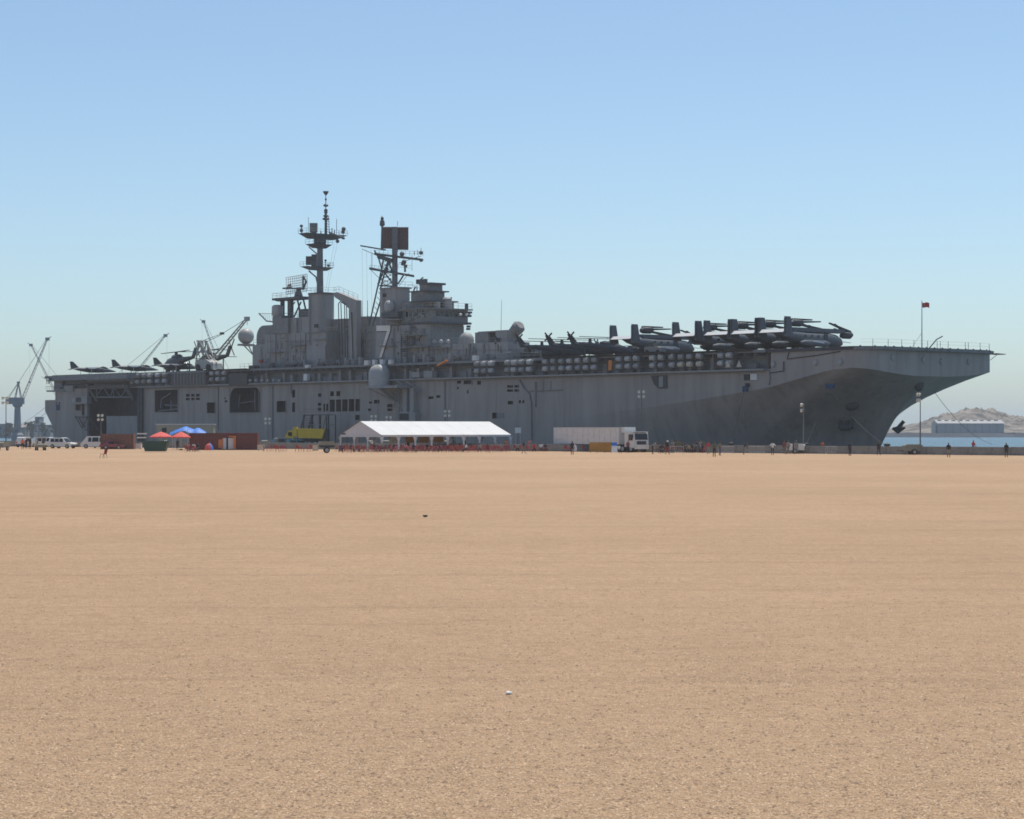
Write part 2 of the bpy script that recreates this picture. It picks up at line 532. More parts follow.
# fillets that round the upper corners of the large boat opening
r = R(230, 260.5, 387.8, 412.5)
fl = MB()
rad = 2.0
for sx, d in ((r[0], 1), (r[1], -1)):
    pts = [(sx, r[3])]
    for i in range(7):
        t = pi / 2 * i / 6
        pts.append((sx + d * (rad - rad * sin(t)), r[3] - rad + rad * cos(t)))
    MB().prism(pts, 'y', .304, .5).build("opening_corner", M['hull'], hull_o)
# things inside openings: lower slab of the elevator bay, lattice and davits
r = R(103, 138.2, 416, 460)
MB().box(r[0], r[1], 1.2, 1.6, -1.4, q(120, 416, .3)[1]).build("elevator_bay_wall", M['isl'], ship)
b = MB()
for (xa, ya, xb, yb) in ((160.5, 408, 161.5, 399), (161.5, 399, 171, 393), (165, 405, 178, 405.5), (171, 411, 171, 400), (158, 411, 178, 409)):
    b.tube(qp(xa, ya, 1.2), qp(xb, yb, 1.2), .16)
b.build("davit_frame", M['rail'], ship)
b = MB()
for x in (255, 259):
    b.tube(qp(x, 411, 1.0), qp(x, 390, 1.0), .12)
b.tube(qp(233, 404, 2.5), qp(255, 401, 2.5), .12)
b.tube(qp(238, 411, 2.5), qp(240, 394, 2.5), .15)
b.build("boat_bay_ladder", M['rail'], ship)

# --- flight deck
dk = MB()
plan = [(-3.2, 0.4), (0, 0), (250.0, 0)]
for i in range(0, 25):
    t = .25 + (34.35 - .25) * i / 24
    plan.append((fs(t) + .25, t))
plan += [(250.0, 34.6), (196, 34.6), (186, 32), (0, 32), (-3.2, 31.6)]
dk.prism(plan, 'z', DECK - .55, DECK)
dk.build("flight_deck", [M['deck']], ship)
# hull-coloured deck edge strip, gallery bulkhead under the deck, walkway rim
b = MB()
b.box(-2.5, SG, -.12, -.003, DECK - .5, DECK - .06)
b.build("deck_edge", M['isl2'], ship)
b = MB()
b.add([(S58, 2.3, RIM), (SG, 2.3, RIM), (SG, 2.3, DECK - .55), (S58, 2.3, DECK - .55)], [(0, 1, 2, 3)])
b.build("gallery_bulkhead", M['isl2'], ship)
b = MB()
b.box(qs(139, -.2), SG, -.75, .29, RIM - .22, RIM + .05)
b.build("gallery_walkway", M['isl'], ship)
# frames, boxes, pipes in the gallery
lk = [MB().box(0, 1, 0, .8, 0, 1.6).mesh("equipment_locker", M['isl']), MB().box(0, 2.0, 0, .7, 0, 1.0).mesh("equipment_locker", M['isl2']),
      MB().box(0, .7, 0, .6, 0, 2.1).mesh("equipment_locker", M['hull'])]
s = qs(142)
random.seed(11)
while s < SG - 3:
    link("equipment_locker", random.choice(lk), ship, (s, random.uniform(.9, 1.4), RIM + .06))
    s += random.uniform(1.6, 4.4)
b = MB()
s = qs(142)
while s < SG - 1:
    b.box(s, s + .12, -.08, 2.25, DECK - 1.0, DECK - .56)
    b.tube((s, -.6, RIM + .05), (s, -.6, RIM + 1.05), .035, n=4)
    s += 2.35
for zz in (.4, .75, 1.05):
    b.tube((qs(142), -.6, RIM + zz), (SG, -.6, RIM + zz), .022, n=4)
b.build("walkway_railing", M['rail'], ship)
b = MB()
for (zz, tt, rr) in ((RIM + 2.2, 2.15, .09), (RIM + 1.7, 2.15, .06), (RIM - .45, .18, .09), (RIM + 2.4, 2.0, .05)):
    b.tube((qs(142), tt, zz), (SG - .2, tt, zz), rr, n=6)
b.build("gallery_pipes", M['isl'], ship)
# safety nets hinged out from the deck edge, in frames
netme = MB().prism([(-1.15, .10), (-.02, -.14), (-.02, -.19), (-1.15, .05)], 'x', .06, 2.9).mesh("safety_net", M['net'])
s = qs(205)
k = 0
skip = [(qs(244), qs(540))]
while s < SG - 3:
    if not any(a < s < b_ for a, b_ in skip):
        link("safety_net", netme, ship, (s, -.12, DECK - .08))
    s += 3.0

# --- life raft canisters in two-high racks
can = MB().loft([(-.58, 0, 0, .34, .34), (-.52, 0, 0, .47, .47), (-.05, 0, 0, .5, .5), (-.04, 0, 0, .53, .53), (.04, 0, 0, .53, .53), (.05, 0, 0, .5, .5), (.52, 0, 0, .47, .47), (.58, 0, 0, .34, .34)], 12)
canme = can.mesh("life_raft_canister", M['raft'], smooth=True)
canv = [canme, canme.copy(), canme.copy()]
canv[1].materials[0] = mat('raft_canister_shell_pale', (.48, .47, .45), .5, .2, 1.2, dirt=(.18, .11, .1), dirt_amt=.5)
canv[2].materials[0] = mat('raft_canister_shell_dull', (.30, .30, .29), .55, .25, 1.2, dirt=(.07, .065, .06), dirt_amt=.5)
rr_ = random.Random(8)
can2 = canme.copy(); can2.materials[0] = M['cream']
rackme = MB().box(-.74, -.64, -.5, .85, -1.85, -1.72).box(.64, .74, -.5, .85, -1.85, -1.72).box(-.74, -.64, -.5, .85, -.6, -.5).box(.64, .74, -.5, .85, -.6, -.5).box(-.74, -.64, .6, .7, -1.9, .35).box(.64, .74, .6, .7, -1.9, .35).mesh("raft_rack", M['steel'])
rx = [133.5, 138.6, 145, 150.6, 158.5, 165.5, 213, 219.2, 225.4, 478, 485, 492, 508.5, 515.2, 522.6, 530.3, 546.6, 554.6, 562.6, 570.6, 579, 587.3, 595.4,
      620.3, 629, 637.6, 654, 662.6, 673, 682.2, 691.2, 700.4, 722, 730.6]
for x in rx:
    s = qs(x, -.55)
    link("raft_rack", rackme, ship, (s, -.75, DECK - .78))
    link("life_raft_canister", rr_.choice(canv), ship, (s + rr_.uniform(-.08, .08), -.75, DECK - .78))
    link("life_raft_canister", can2 if x in (682.2, 691.2, 700.4) else rr_.choice(canv), ship, (s + rr_.uniform(-.08, .08), -.75, DECK - 2.08))
for x in (728.5, 739.5):
    s, z = q(x, 0, -1.4)
    b = MB().prism([(s - .55, DECK - 2.8), (s + .55, DECK - 2.8), (s, DECK - 1.7)], 'y', -1.6, -1.45)
    b.build("sunlit_triangle", M['cream'], ship)  # cream colour paints a small sunlit patch
# orange stretcher-like board, orange pole, white floodlight boxes
b = MB()
a0, a1 = qp(609.8, 370.3, -1.4), qp(610.4, 360.3, -1.4)
b.hexa([a0 + Vector((-.42, -.08, 0)), a0 + Vector((.42, -.08, 0)), a0 + Vector((.42, .08, 0)), a0 + Vector((-.42, .08, 0)),
        a1 + Vector((-.42, -.08, 0)), a1 + Vector((.42, -.08, 0)), a1 + Vector((.42, .08, 0)), a1 + Vector((-.42, .08, 0))])
b.build("orange_stretcher", M['orange'], ship, label="orange rescue stretcher hung on the railing")
MB().tube(qp(437.5, 366, -1), qp(447, 360.5, -1), .22, .22, 6).build("orange_boom", M['orange'], ship)
for x, y, w_, h_ in ((367.5, 362.8, 1.05, .95), (374.8, 362.3, .7, 1.0), (382.6, 362, .75, 1.0), (391, 362, .7, .85), (306.5, 377.2, .95, 1.35), (475.5, 358, .95, .95), (308, 366.3, 1.0, .6)):
    p = qp(x, y, -.3)
    MB().cbox(p, w_ * 1.3, .7, w_ and h_).build("white_locker", M['white'], ship)
fm = MB().dome((0, 0, 0), .34, -1, 12, 8).mesh("white_floodlight", M['dome'], True)
for x in (250.3, 256, 262.2, 267.8, 273.6, 279.3):
    link("white_floodlight", fm, ship, qp(x, 380.6, -.7))

# --- hull details: pipes, seams, scupper lines, marks
for x, y0, y1 in ((218, 386, 430), (272.5, 384, 450), (444.7, 380, 430), (291, 384, 394), (535.5, 382, 407)):
    MB().tube(qp(x, y0, .18), qp(x, y1, .18), .13, n=6).build("hull_pipe", M['isl2'], hull_o)
MB().path([qp(519.5, 380, .15), qp(524, 388, .15), qp(529.5, 394, .15), qp(531, 402, .15), qp(531.5, 440, .1)], .14, 6).build("hull_pipe", M['isl2'], hull_o)
b = MB()
b.tube(qp(530, 391, .2), qp(562, 390, .2), .13, n=6)
for x in (543, 550.5):
    b.tube(qp(x, 381, .2), qp(x, 390.5, .2), .06, n=5)
b.build("hull_pipe", M['isl2'], hull_o)
MB().path([qp(757, 369, .2), qp(769, 370, .2), qp(770, 378, .2), qp(769, 385, .2)], .1, 6).build("hull_pipe", M['isl2'], hull_o)
# plate seams: thin weld straps at the shell butts
stp = MB()
for i in range(1, 30):
    s_ = S58 + i * 6
    if any(r[0] - .3 < s_ < r[1] + .3 and (r[1] - r[0]) > 3 for r, _, _ in rects) or s_ > SK: continue
    stp.box(s_, s_ + .06, .27, .299, -4, RIM - .4)
stp.build("shell_seams", M['hull'], hull_o)
# trapezoid fairlead recess and panels forward
p0 = [q(651, 375.5, .2), q(667, 375, .2), q(667, 388.5, .2), q(658.5, 388.5, .2), q(654, 384, .2)]
MB().prism([(s_, z_) for s_, z_ in p0], 'y', .12, .298).build("fairlead_recess_shade", M['dark'], hull_o)  # proud dark plate, paints the shade of the recess
r = R(660, 664, 376.5, 387); MB().box(r[0], r[1], .02, .119, r[2], r[3]).build("fairlead_door", M['isl'], hull_o)
r = R(744.5, 750, 374.3, 380.3); MB().box(r[0], r[1], .1, .298, r[2], r[3]).build("small_side_port", M['black'], hull_o)
r = R(751.2, 757.6, 373.8, 380); MB().box(r[0], r[1], .05, .298, r[2], r[3]).build("white_side_panel", M['white'], hull_o)
r = R(497.5, 504, 412.8, 418.5); MB().box(r[0], r[1], .2, .298, r[2], r[3]).build("weathered_panel", M['isl2'], hull_o)
for x, y, w_, h_ in ((745.5, 388.8, .5, .45), (747.6, 385, .35, .3), (830, 386.3, .8, .38)):
    p = qp(x, y, 0.2 if x < 800 else .35)
    MB().cbox(p, w_ * 2, .5, h_ * 2).build("blue_fairlead_cover", M['blue'] if y > 386 else M['black'], hull_o)
# small round bolts, vents on bow skirt
for x, y in ((773.5, 364), (815.5, 362.5), (840.5, 361.8)):
    s_, z_ = q(x, y, .3)
    MB().tube((s_, .29, z_), (s_, .1, z_), .55, .5, 12).build("chock_cover", M['isl'], hull_o)
    MB().tube((s_, .09, z_), (s_, .04, z_), .3, .3, 10).build("chock_eye", M['dome'], hull_o)
b = MB()
b.path([qp(770, 373, .2), qp(783.5, 371, .2), qp(783.5, 361.5, .2)], .09, 5)
b.path([qp(787, 359, .2), qp(789, 351.5, .2)], .09, 5)
b.path([qp(787, 359, .2), qp(815, 355.5, .2), qp(840, 351.5, .2)], .09, 5)
b.build("bow_pipe", M['dark'], hull_o)
for tt, dz in ((6.5, -1.7), (14, -1.9), (18.5, -2.1), (25.5, -2.0)):
    ss = fs(tt) + .02
    MB().tube((ss - .1, tt, DECK + dz), (ss + .18, tt, DECK + dz), .5, .45, 12).build("chock_cover", M['isl'], hull_o)
# stern marks: blue-grey emblem patch, dark dashes
r = R(56.2, 60, 404.5, 410.2); MB().box(r[0], r[1], .24, .298, r[2], r[3]).build("blue_emblem_patch", M['blue'], hull_o)
for x in (56.4, 59.6):
    r = R(x - .5, x + .5, 402, 404); MB().box(r[0], r[1], .24, .298, r[2], r[3]).build("dark_emblem_mark", M['black'], hull_o)
# anchor at the bow and its housing
def project(p):
    X, Y = AX + p[0] * UX + p[1] * NX, AY + p[0] * UY + p[1] * NY
    return CX + F * X / Y, HOR - (p[2] - CAMZ) * F / Y
def bow_at(px, py, port=False):
    best = None
    for r in ring:
        for i, p in enumerate(r):
            if (p.y > 16.5) != port: continue
            x, y = project(p)
            d = (x - px) ** 2 + (y - py) ** 2
            if best is None or d < best[0]: best = (d, p)
    return best[1]
def anchor_mesh():
    b = MB()
    b.box(-.22, .22, -.2, .2, 0, 3.2)
    b.box(-.9, .9, -.35, .35, -.5, .25)
    for d in (-1, 1):
        b.hexa([(d * .55, -.3, -.2), (d * 1.25, -.3, -.2), (d * 1.25, .3, -.2), (d * .55, .3, -.2),
                (d * 1.0, -.55, 2.1), (d * 1.2, -.55, 2.1), (d * 1.2, -.3, 2.1), (d * 1.0, -.3, 2.1)])
    return b.mesh("anchor", M['dark'])
ame = anchor_mesh()
p = bow_at(848, 418)
ao = link("anchor", ame, ship, p + Vector((.2, -.9, -1.0)))
ao.rotation_euler = (radians(-38), 0, radians(20))
p = bow_at(893, 423, True)
ao = link("anchor", ame, ship, p + Vector((.3, .4, -1.4)))
ao.rotation_euler = (radians(40), radians(10), radians(115)); ao.scale = (.85, 1.3, .6)
ho = MB().dome((0, 0, 0), 1.0, -1, 14, 8).build("hawse_bolster", M['dark'], ship, True)
ho.location = bow_at(918, 382) + Vector((-.3, .2, 0)); ho.scale = (.8, .8, 1.2)
ho = MB().dome((0, 0, 0), 1.0, -1, 14, 8).build("hawse_bolster", M['dark'], ship, True)
ho.location = bow_at(851, 407) + Vector((.1, .2, 0)); ho.scale = (1.3, .8, .9)

# --- elevator platform, truss and braces
TE = -3.4
e0, e1 = qs(52, TE), qs(127, TE)
b = MB()
b.box(e0, e1, TE, -.005, DECK - 1.35, DECK - .03)
b.prism([(TE, DECK - 1.36), (-.01, DECK - 1.36), (-.01, DECK - 2.3), (TE + .5, DECK - 1.8)], 'x', qs(86, TE), e1 - .3)
b.build("deck_elevator", M['isl2'], ship)
b = MB()
for xa, ya, xb, yb in ((86.5, 385, 97, 401), (123, 385, 133.5, 400)):
    b.tube(qp(xa, ya, TE + .2), qp(xb - 0, yb, -.1), .28, .28, 6)
tt = -.6
b.tube(qp(96, 397.2, tt), qp(133, 397.2, tt), .2, n=6)
b.tube(qp(90, 386.6, tt), qp(128, 386.2, tt), .2, n=6)
xs = [96, 103, 110, 114, 121, 127, 133]
ups = [397.2, 387, 397.2, 387, 397.2, 387, 397.2]
for i in range(6):
    b.tube(qp(xs[i], ups[i], tt), qp(xs[i + 1], ups[i + 1], tt), .14, n=5)
for x in (96.5, 113.5):
    b.tube(qp(x, 387, tt), qp(x, 397, tt), .12, n=5)
b.build("elevator_truss", M['rail'], ship)
for x in (88.5, 138.5, 141):
    MB().box(qs(x, -.1) - .3, qs(x, -.1) + .5, -.25, .29, -4, RIM - .3).build("elevator_guide_rail", M['dark'], ship)
# stern sponsons and lookout platforms under the flight deck overhang
def px_box(name, x0, x1, y0, y1, t0, t1, m, parent=ship, smooth=False):
    xm = (x0 + x1) / 2
    b = MB().box(qs(x0, t0), qs(x1, t0), t0, t1, q(xm, y1, t0)[1], q(xm, y0, t0)[1])
    return b.build(name, m, parent, smooth)
px_box("stern_platform", 46.5, 64, 390.2, 391.6, -.2, 5, M['isl2'])
px_box("stern_deckhouse", 60, 88, 384, 392.2, .8, 24, M['dark'])
px_box("stern_deckhouse", 54, 62, 381, 390, 1.5, 20, M['isl2'])
px_box("stern_platform", 47, 58, 380, 381.2, -.2, 4, M['isl2'])
px_box("stern_locker", 64, 73, 385.5, 391.5, .0, .75, M['isl'])
px_box("stern_post", 55.3, 57.2, 391, 400.5, .6, 1.6, M['dark'])
px_box("stern_post", 59, 62, 391, 400.5, .6, 3, M['dark'])
px_box("stern_gun_mount", 48.5, 52.5, 377.3, 381, .3, 2, M['dark'])
px_box("side_lookout", 70.5, 87, 396.5, 404, -.9, .29, M['isl'])
px_box("lookout_shutter", 76, 80.5, 397.6, 402, -.97, -.905, M['black'])
px_box("lookout_shutter", 72, 74.8, 398, 402.4, -.97, -.905, M['dome'])
b = MB()
for xa, ya, xb, yb in ((75, 416, 82, 428), (82, 428, 88, 416), (79, 418, 84, 427), (90, 417, 93, 430), (85, 430, 90, 430), (76, 417, 87, 417), (92, 420, 99, 431)):
    b.tube(qp(xa, ya, -.3), qp(xb, yb, -.3), .12, n=5)
b.build("stern_ladder_frame", M['dark'], ship)
b = MB()
for i in range(10):
    p = qp(46 + i * 1.9, 391, 0)
    b.tube(p, p + Vector((0, 0, 1.1)), .04, n=4)
b.tube(qp(46, 386.4, 0), qp(63, 386.4, 0), .035, n=4)
for i in range(5):
    p = qp(46.5 + i * 2.4, 380, 0)
    b.tube(p, p + Vector((0, 0, 1.0)), .04, n=4)
b.tube(qp(41.5, 376.5, 0), qp(47, 380, 0), .06, n=4)
b.tube(qp(46.5, 378, 0), qp(47, 384, 0), .1, n=4)
b.tube(qp(58, 384, 0), qp(63, 386.5, 0), .3, n=6)
b.build("stern_railing", M['rail'], ship)

# --- ISLAND
isl = link("island", None, ship); isl.empty_display_size = 1
T0 = 3.0
def rounded(s0, s1, t0, t1, r, n=5, corners=(1, 1, 1, 1)):
    pts = []
    for (cx_, cy_, a0, on) in ((s1 - r, t0 + r, -pi / 2, corners[0]), (s1 - r, t1 - r, 0, corners[1]), (s0 + r, t1 - r, pi / 2, corners[2]), (s0 + r, t0 + r, pi, corners[3])):
        if on:
            for i in range(n + 1):
                a = a0 + pi / 2 * i / n
                pts.append((cx_ + r * cos(a), cy_ + r * sin(a)))
        else:
            a = a0 + pi / 4
            pts.append((cx_ + r * sqrt(2) * cos(a), cy_ + r * sqrt(2) * sin(a)))
    return pts
def ib(name, x0, x1, y0, y1, t0=T0, t1=11.5, m='isl', rad=0, corners=(1, 1, 1, 1), parent=isl):
    xm = (x0 + x1) / 2
    s0, s1, z0, z1 = qs(x0, t0), qs(x1, t0), (DECK if y1 is None else q(xm, y1, t0)[1]), q(xm, y0, t0)[1]
    b = MB()
    if rad: b.prism(rounded(s0, s1, t0, t1, rad, 5, corners), 'z', z0, z1)
    else: b.box(s0, s1, t0, t1, z0, z1)
    return b.build(name, M[m], parent, smooth=bool(rad))
def irail(pts, parent=isl, h=1.05, step=1.6, name="railing"):
    b = MB()
    for a, c in zip(pts[:-1], pts[1:]):
        a, c = Vector(a), Vector(c)
        L = (c - a).length
        n = max(1, int(L / step))
        for i in range(n + 1):
            p = a.lerp(c, i / n)
            b.tube(p, p + Vector((0, 0, h)), .035, n=4)
        for hh in (h * .5, h):
            b.tube(a + Vector((0, 0, hh)), c + Vector((0, 0, hh)), .025, n=4)
    return b.build(name, M['rail'], parent)
def toprail(x0, x1, y, t0, t1):
    z = q((x0 + x1) / 2, y, t0)[1]
    s0, s1 = qs(x0, t0), qs(x1, t0)
    irail([(s0, t1, z), (s0, t0 + .1, z), (s1, t0 + .1, z), (s1, t1, z)])

ib("aft_deckhouse", 252.5, 266, 344.5, None, 3.4, 10)
ib("aft_deckhouse", 265, 326, 333, None, 3.0, 8.0)
ib("upper_deckhouse", 283, 310, 317.5, 333, 3.2, 7.5)
ib("ventilation_trunk", 276, 288, 318, 333.5, 2.55, 5.5, 'isl2')
ib("aft_stack", 305.5, 320, 294, None, 2.9, 7.2, 'isl', 1.5)
ib("stack_cap", 305, 320.5, 292.6, 294, 2.7, 7.4, 'dsteel', 1.5)
ib("stack_panel", 306.5, 325, 346, None, 2.7, 2.99, 'isl')
ib("midship_deckhouse", 329, 345, 319, None, 6.0, 13, 'isl2')
ib("midship_deckhouse", 344, 378, 326.5, None, 5.0, 12, 'isl2')
ib("vent_housing", 358, 367.5, 316.5, 326.5, 5.5, 9, 'isl2')
ib("deck_edge_coaming", 326, 378, 367, None, 2.0, 2.3, 'isl2')
# louvre windows / doors on the aft house
for x0, x1, y0, y1 in ((314, 317.5, 324, 327.5),):
    ib("vent_louvre", x0, x1, y0, y1, 2.8, 2.899, 'black')
for x0, x1, y0, y1 in ((306, 325, 332, 332.8), (313, 328, 338.6, 339.8), (296, 296.7, 318, 333)):
    ib("stiffener_rib", x0, x1, y0, y1, 2.6, 2.89, 'isl2')
b = MB()
for xa, ya, xb, yb in ((275.5, 333, 275.5, 362), (305.3, 333, 305.3, 372), (316.6, 344, 316.6, 368)):
    b.tube(qp(xa, ya, 2.85), qp(xb, yb, 2.85), .09, n=5)
b.build("drain_pipe", M['isl2'], isl)
# quarter-round intake hood
s0, s1, zt, zb_ = qs(258, 4), qs(266, 4), q(266, 325.5, 4)[1], q(266, 344.5, 4)[1]
rr = 2.6
pts = [(s0, zb_), (s0, zt - rr)] + [(s0 + rr - rr * cos(pi / 2 * i / 8), zt - rr + rr * sin(pi / 2 * i / 8)) for i in range(1, 9)] + [(qs(275, 4), zt), (qs(275, 4), zb_)]
MB().prism(pts, 'y', 3.6, 8.5).build("intake_hood", M['isl2'], isl, True)
# big white sphere on its outrigger
c = qp(246, 336.2, 7)
b = MB().dome((c.x, c.y, c.z), 1.75, -.97, 24, 12)
b.build("aft_radome", M['dome'], isl, True, label="large pale sphere radome")
b = MB().lathe((c.x, c.y, c.z - 2.05), [(1.9, 0), (1.9, .35)], 16)
for dx in (-.8, .9):
    b.tube((c.x + dx, c.y, c.z - 2.0), (c.x + 2.8, c.y, c.z - 4.2), .13, n=5)
b.box(c.x, c.x + 4, c.y - .8, c.y + .8, c.z - 2.2, c.z - 2.0)
b.build("radome_platform", M['isl'], isl)
# radar platform aft of the stack
zp = q(293, 299.5, 5.5)[1]
sA, sB = qs(279, 5.0), qs(306.5, 5.0)
b = MB().box(sA, sB, 3.2, 7.4, zp - .1, zp + .35)
b.lathe((sA, 5.0, zp - .25), [(.3, 0), (.9, .15), (.9, .7), (.3, .75)], 12)
for x in (282.5, 290.5):
    w_ = .55 if x > 285 else .25
    b.box(qs(x, 5) - w_, qs(x, 5) + w_, 4.6, 5.4, q(290, 318, 5)[1], zp - .1)
b.tube(qp(294, 317, 5), qp(301, 302, 5), .18, n=6)
b.tube(qp(291.5, 307, 5), qp(295, 302, 5), .12, n=6)
b.build("radar_platform", M['dsteel'], isl)
ib("dark_equipment_bay", 298.5, 306, 309, 317.5, 4.5, 7, 'dsteel')
b = MB()
for x in (297.5, 303.5):
    b.tube(qp(x, 300, 6), qp(x + 4, 318, 6), .2, n=6)
b.build("platform_brace", M['dsteel'], isl)
z_ = zp + .35
irail([(sA, 7.2, z_), (sA, 3.3, z_), (sB, 3.3, z_)])
# air-search dish of open bars, tilted
dish = MB()
dc = qp(297, 284.3, 5.2)
for i in range(11):
    u_ = -1 + 2 * i / 10
    pts = []
    for j in range(8):
        v_ = -1 + 2 * j / 7
        pts.append(dc + WX * (u_ * 2.2) + Vector((0, 0, v_ * 1.75 + .35 * u_)) + WF * (.5 * (u_ * u_ + v_ * v_)))
    dish.path(pts, .055, 4)
for j in range(8):
    v_ = -1 + 2 * j / 7
    pts = []
    for i in range(9):
        u_ = -1 + 2 * i / 8
        pts.append(dc + WX * (u_ * 2.2) + Vector((0, 0, v_ * 1.75 + .35 * u_)) + WF * (.5 * (u_ * u_ + v_ * v_)))
    dish.path(pts, .06, 4)
dish.build("search_radar_dish", M['dome'], isl)
b = MB()
b.path([qp(303.2, 276, 5), qp(306.2, 281.5, 5), qp(303.5, 288, 5)], .22, 6)
b.tube(qp(303, 276, 5), qp(303, 290, 5), .2, n=6)
b.tube(qp(283, 288.3, 4.7), qp(304, 288.6, 4.7), .2, n=6)
b.hexa([qp(286, 287.8, 4.4), qp(292, 287.8, 4.4), qp(292, 287.8, 5.4), qp(286, 287.8, 5.4), qp(288, 284.5, 4.4), qp(291, 283, 4.4), qp(291, 283, 5.4), qp(288, 284.5, 5.4)])
b.lathe(qp(298.5, 296.5, 5.2), [(1.0, -.2), (.75, .7), (.5, 1.2), (.45, 1.9)], 12)
b.build("search_radar_mount", M['dsteel'], isl)
# white drum radome and netted platform
c = qp(277.4, 310.6, 4)
MB().lathe((c.x, c.y, c.z), [(1.0, -1.2), (1.2, -.9), (1.2, .7), (1.05, 1.05), (.6, 1.2)], 18).build("drum_radome", M['dome'], isl, True)
px_box("drum_mount", 272.5, 281.5, 316, 333, 3.0, 5, M['isl2'], isl)
b = MB()
b.path([qp(259, 313.4, 3.2), qp(266.5, 321, 3.2), qp(275, 322, 3.2)], .16, 5)
for i in range(7):
    x = 260 + i * 2.2
    b.tube(qp(x, 313.6, 3.2), qp(x + 1.6, 313.6 + min(7.5, (i + 1) * 1.9), 3.2), .04, n=4)
b.tube(qp(259, 313.4, 3.2), qp(273, 313.6, 3.2), .05, n=4)
b.build("net_platform", M['rail'], isl)
toprail(266, 283, 333, 3.0, 8)
toprail(283, 306, 317.5, 3.2, 7)

# --- aft pole mast
mst = link("aft_mast", None, ship)
TM = 5.6
b = MB()
b.loft([(q(320, 295, TM)[1], qs(320, TM), TM, .72, .72), (q(320, 236, TM)[1], qs(320, TM), TM, .56, .56)], 14, axis='z')
b.build("mast_pole", M['steel'], mst, True)
def yard(x0, x1, y, hw, th, t=TM, m='steel', name="mast_platform", taper=.3):
    xc = 320
    p0, p1 = (x0 - xc) * .2145 * 1.12, (x1 - xc) * .2145 * 1.12
    c = qp(xc, y, t)
    b = MB()
    b.hexa([(c.x - hw * taper, t + p0 * .6, c.z - th), (c.x + hw * taper, t + p0 * .6, c.z - th), (c.x + hw * taper, t + p1 * .6, c.z - th), (c.x - hw * taper, t + p1 * .6, c.z - th),
            (c.x - hw, t + p0, c.z), (c.x + hw, t + p0, c.z), (c.x + hw, t + p1, c.z), (c.x - hw, t + p1, c.z)])
    b.build(name, M[m], mst)
    return c, p0, p1
yard(302.5, 331, 267.2, 1.2, .7)
yard(308.5, 329, 244.5, 1.4, .8, m='dsteel')
yard(301.5, 345, 234.2, 1.5, 1.0, m='dsteel', taper=.6)
b = MB()
cz = q(320, 240, TM)[1]
b.lathe((qs(320, TM), TM, cz), [(.7, -1.8), (1.3, -.6), (1.3, 0), (1.1, .9)], 12)
b.path([qp(309, 247, TM), qp(317, 254, TM)], .14, 6)
b.path([qp(309, 271, TM), qp(316, 277, TM), qp(317.5, 284, TM)], .16, 6)
b.build("mast_bracket", M['dsteel'], mst)
def mpx(name, x0, x1, y0, y1, m, t=TM, dep=1.6):
    c = qp((x0 + x1) / 2, (y0 + y1) / 2, t)
    hw, hh = (x1 - x0) * .2 / 2, (y1 - y0) * .2 / 2
    b = MB()
    def P(u_, d_, z_): return c + WX * u_ + WF * d_ + Vector((0, 0, z_))
    b.hexa([P(-hw, -dep / 2, -hh), P(hw, -dep / 2, -hh), P(hw, dep / 2, -hh), P(-hw, dep / 2, -hh), P(-hw, -dep / 2, hh), P(hw, -dep / 2, hh), P(hw, dep / 2, hh), P(-hw, dep / 2, hh)])
    return b.build(name, M[m], mst)
mpx("navigation_radar_box", 306, 313, 256.3, 265, 'dsteel')
mpx("navigation_radar_box", 311.5, 317, 254.3, 266.5, 'dsteel', dep=1.0)
mpx("surface_radar_panel", 309.6, 317.6, 223, 232.5, 'steel', dep=.9)
mpx("surface_radar_foot", 311, 316.5, 232.5, 234.5, 'dsteel', dep=.6)
b = MB()
tp = qs(325.8, TM)
def z_at(y): return q(325.8, y, TM)[1]
b.tube((tp, TM, z_at(234)), (tp, TM, z_at(210)), .3, .22, 8)
b.tube((tp, TM, z_at(210)), (tp, TM, z_at(191)), .1, .08, 6)
b.lathe((tp, TM, z_at(192.2)), [(.2, -.6), (.62, .05), (.62, .18)], 10)
for y, r_ in ((219, .75), (216, .55), (212.5, .4), (210.5, .42), (205.5, .55), (199.5, .2)):
    b.lathe((tp, TM, z_at(y)), [(r_ * .5, -.25), (r_, -.08), (r_, .08), (r_ * .5, .3)], 10)
for k_ in range(6):
    y = 233 - k_ * 2.6
    b.tube((tp + .9, TM + .2, z_at(y)), (tp + .25, TM, z_at(y - 2)), .05, n=4)
b.tube((tp + .95, TM + .2, z_at(234)), (tp + .75, TM + .2, z_at(216)), .07, n=5)
b.build("top_mast", M['dsteel'], mst)
b = MB()
for x, y0, y1, r_ in ((308.4, 234, 217, .05), (336.6, 234, 219, .06), (301.6, 234, 225.5, .1), (332, 234, 228, .1), (334.5, 234, 230, .1), (321, 234, 231, .12)):
    b.tube(qp(x, y0, TM), qp(x, y1, TM), r_, n=5)
for x, y, r_ in ((301.4, 226, .35), (301.4, 230.5, .38), (343.6, 229, .45), (343, 232, .4), (325.5, 260.5, .25), (328.5, 265.5, .3), (337.5, 241.2, .4)):
    c = qp(x, y, TM)
    b.dome((c.x, c.y, c.z), r_, -1, 8, 6)
b.tube(qp(325.6, 267, TM), qp(325.6, 260, TM), .09, n=5)
b.tube(qp(330, 233, TM), qp(344, 238.5, TM), .25, n=6)
b.build("mast_aerials", M['dsteel'], mst)
b = MB()
b.tube(qp(338, 239, TM), qp(327, 294, TM), .02, n=4)
b.tube(qp(335, 239, TM), qp(325, 294, TM), .02, n=4)
b.build("signal_halyard", M['wire'], mst)

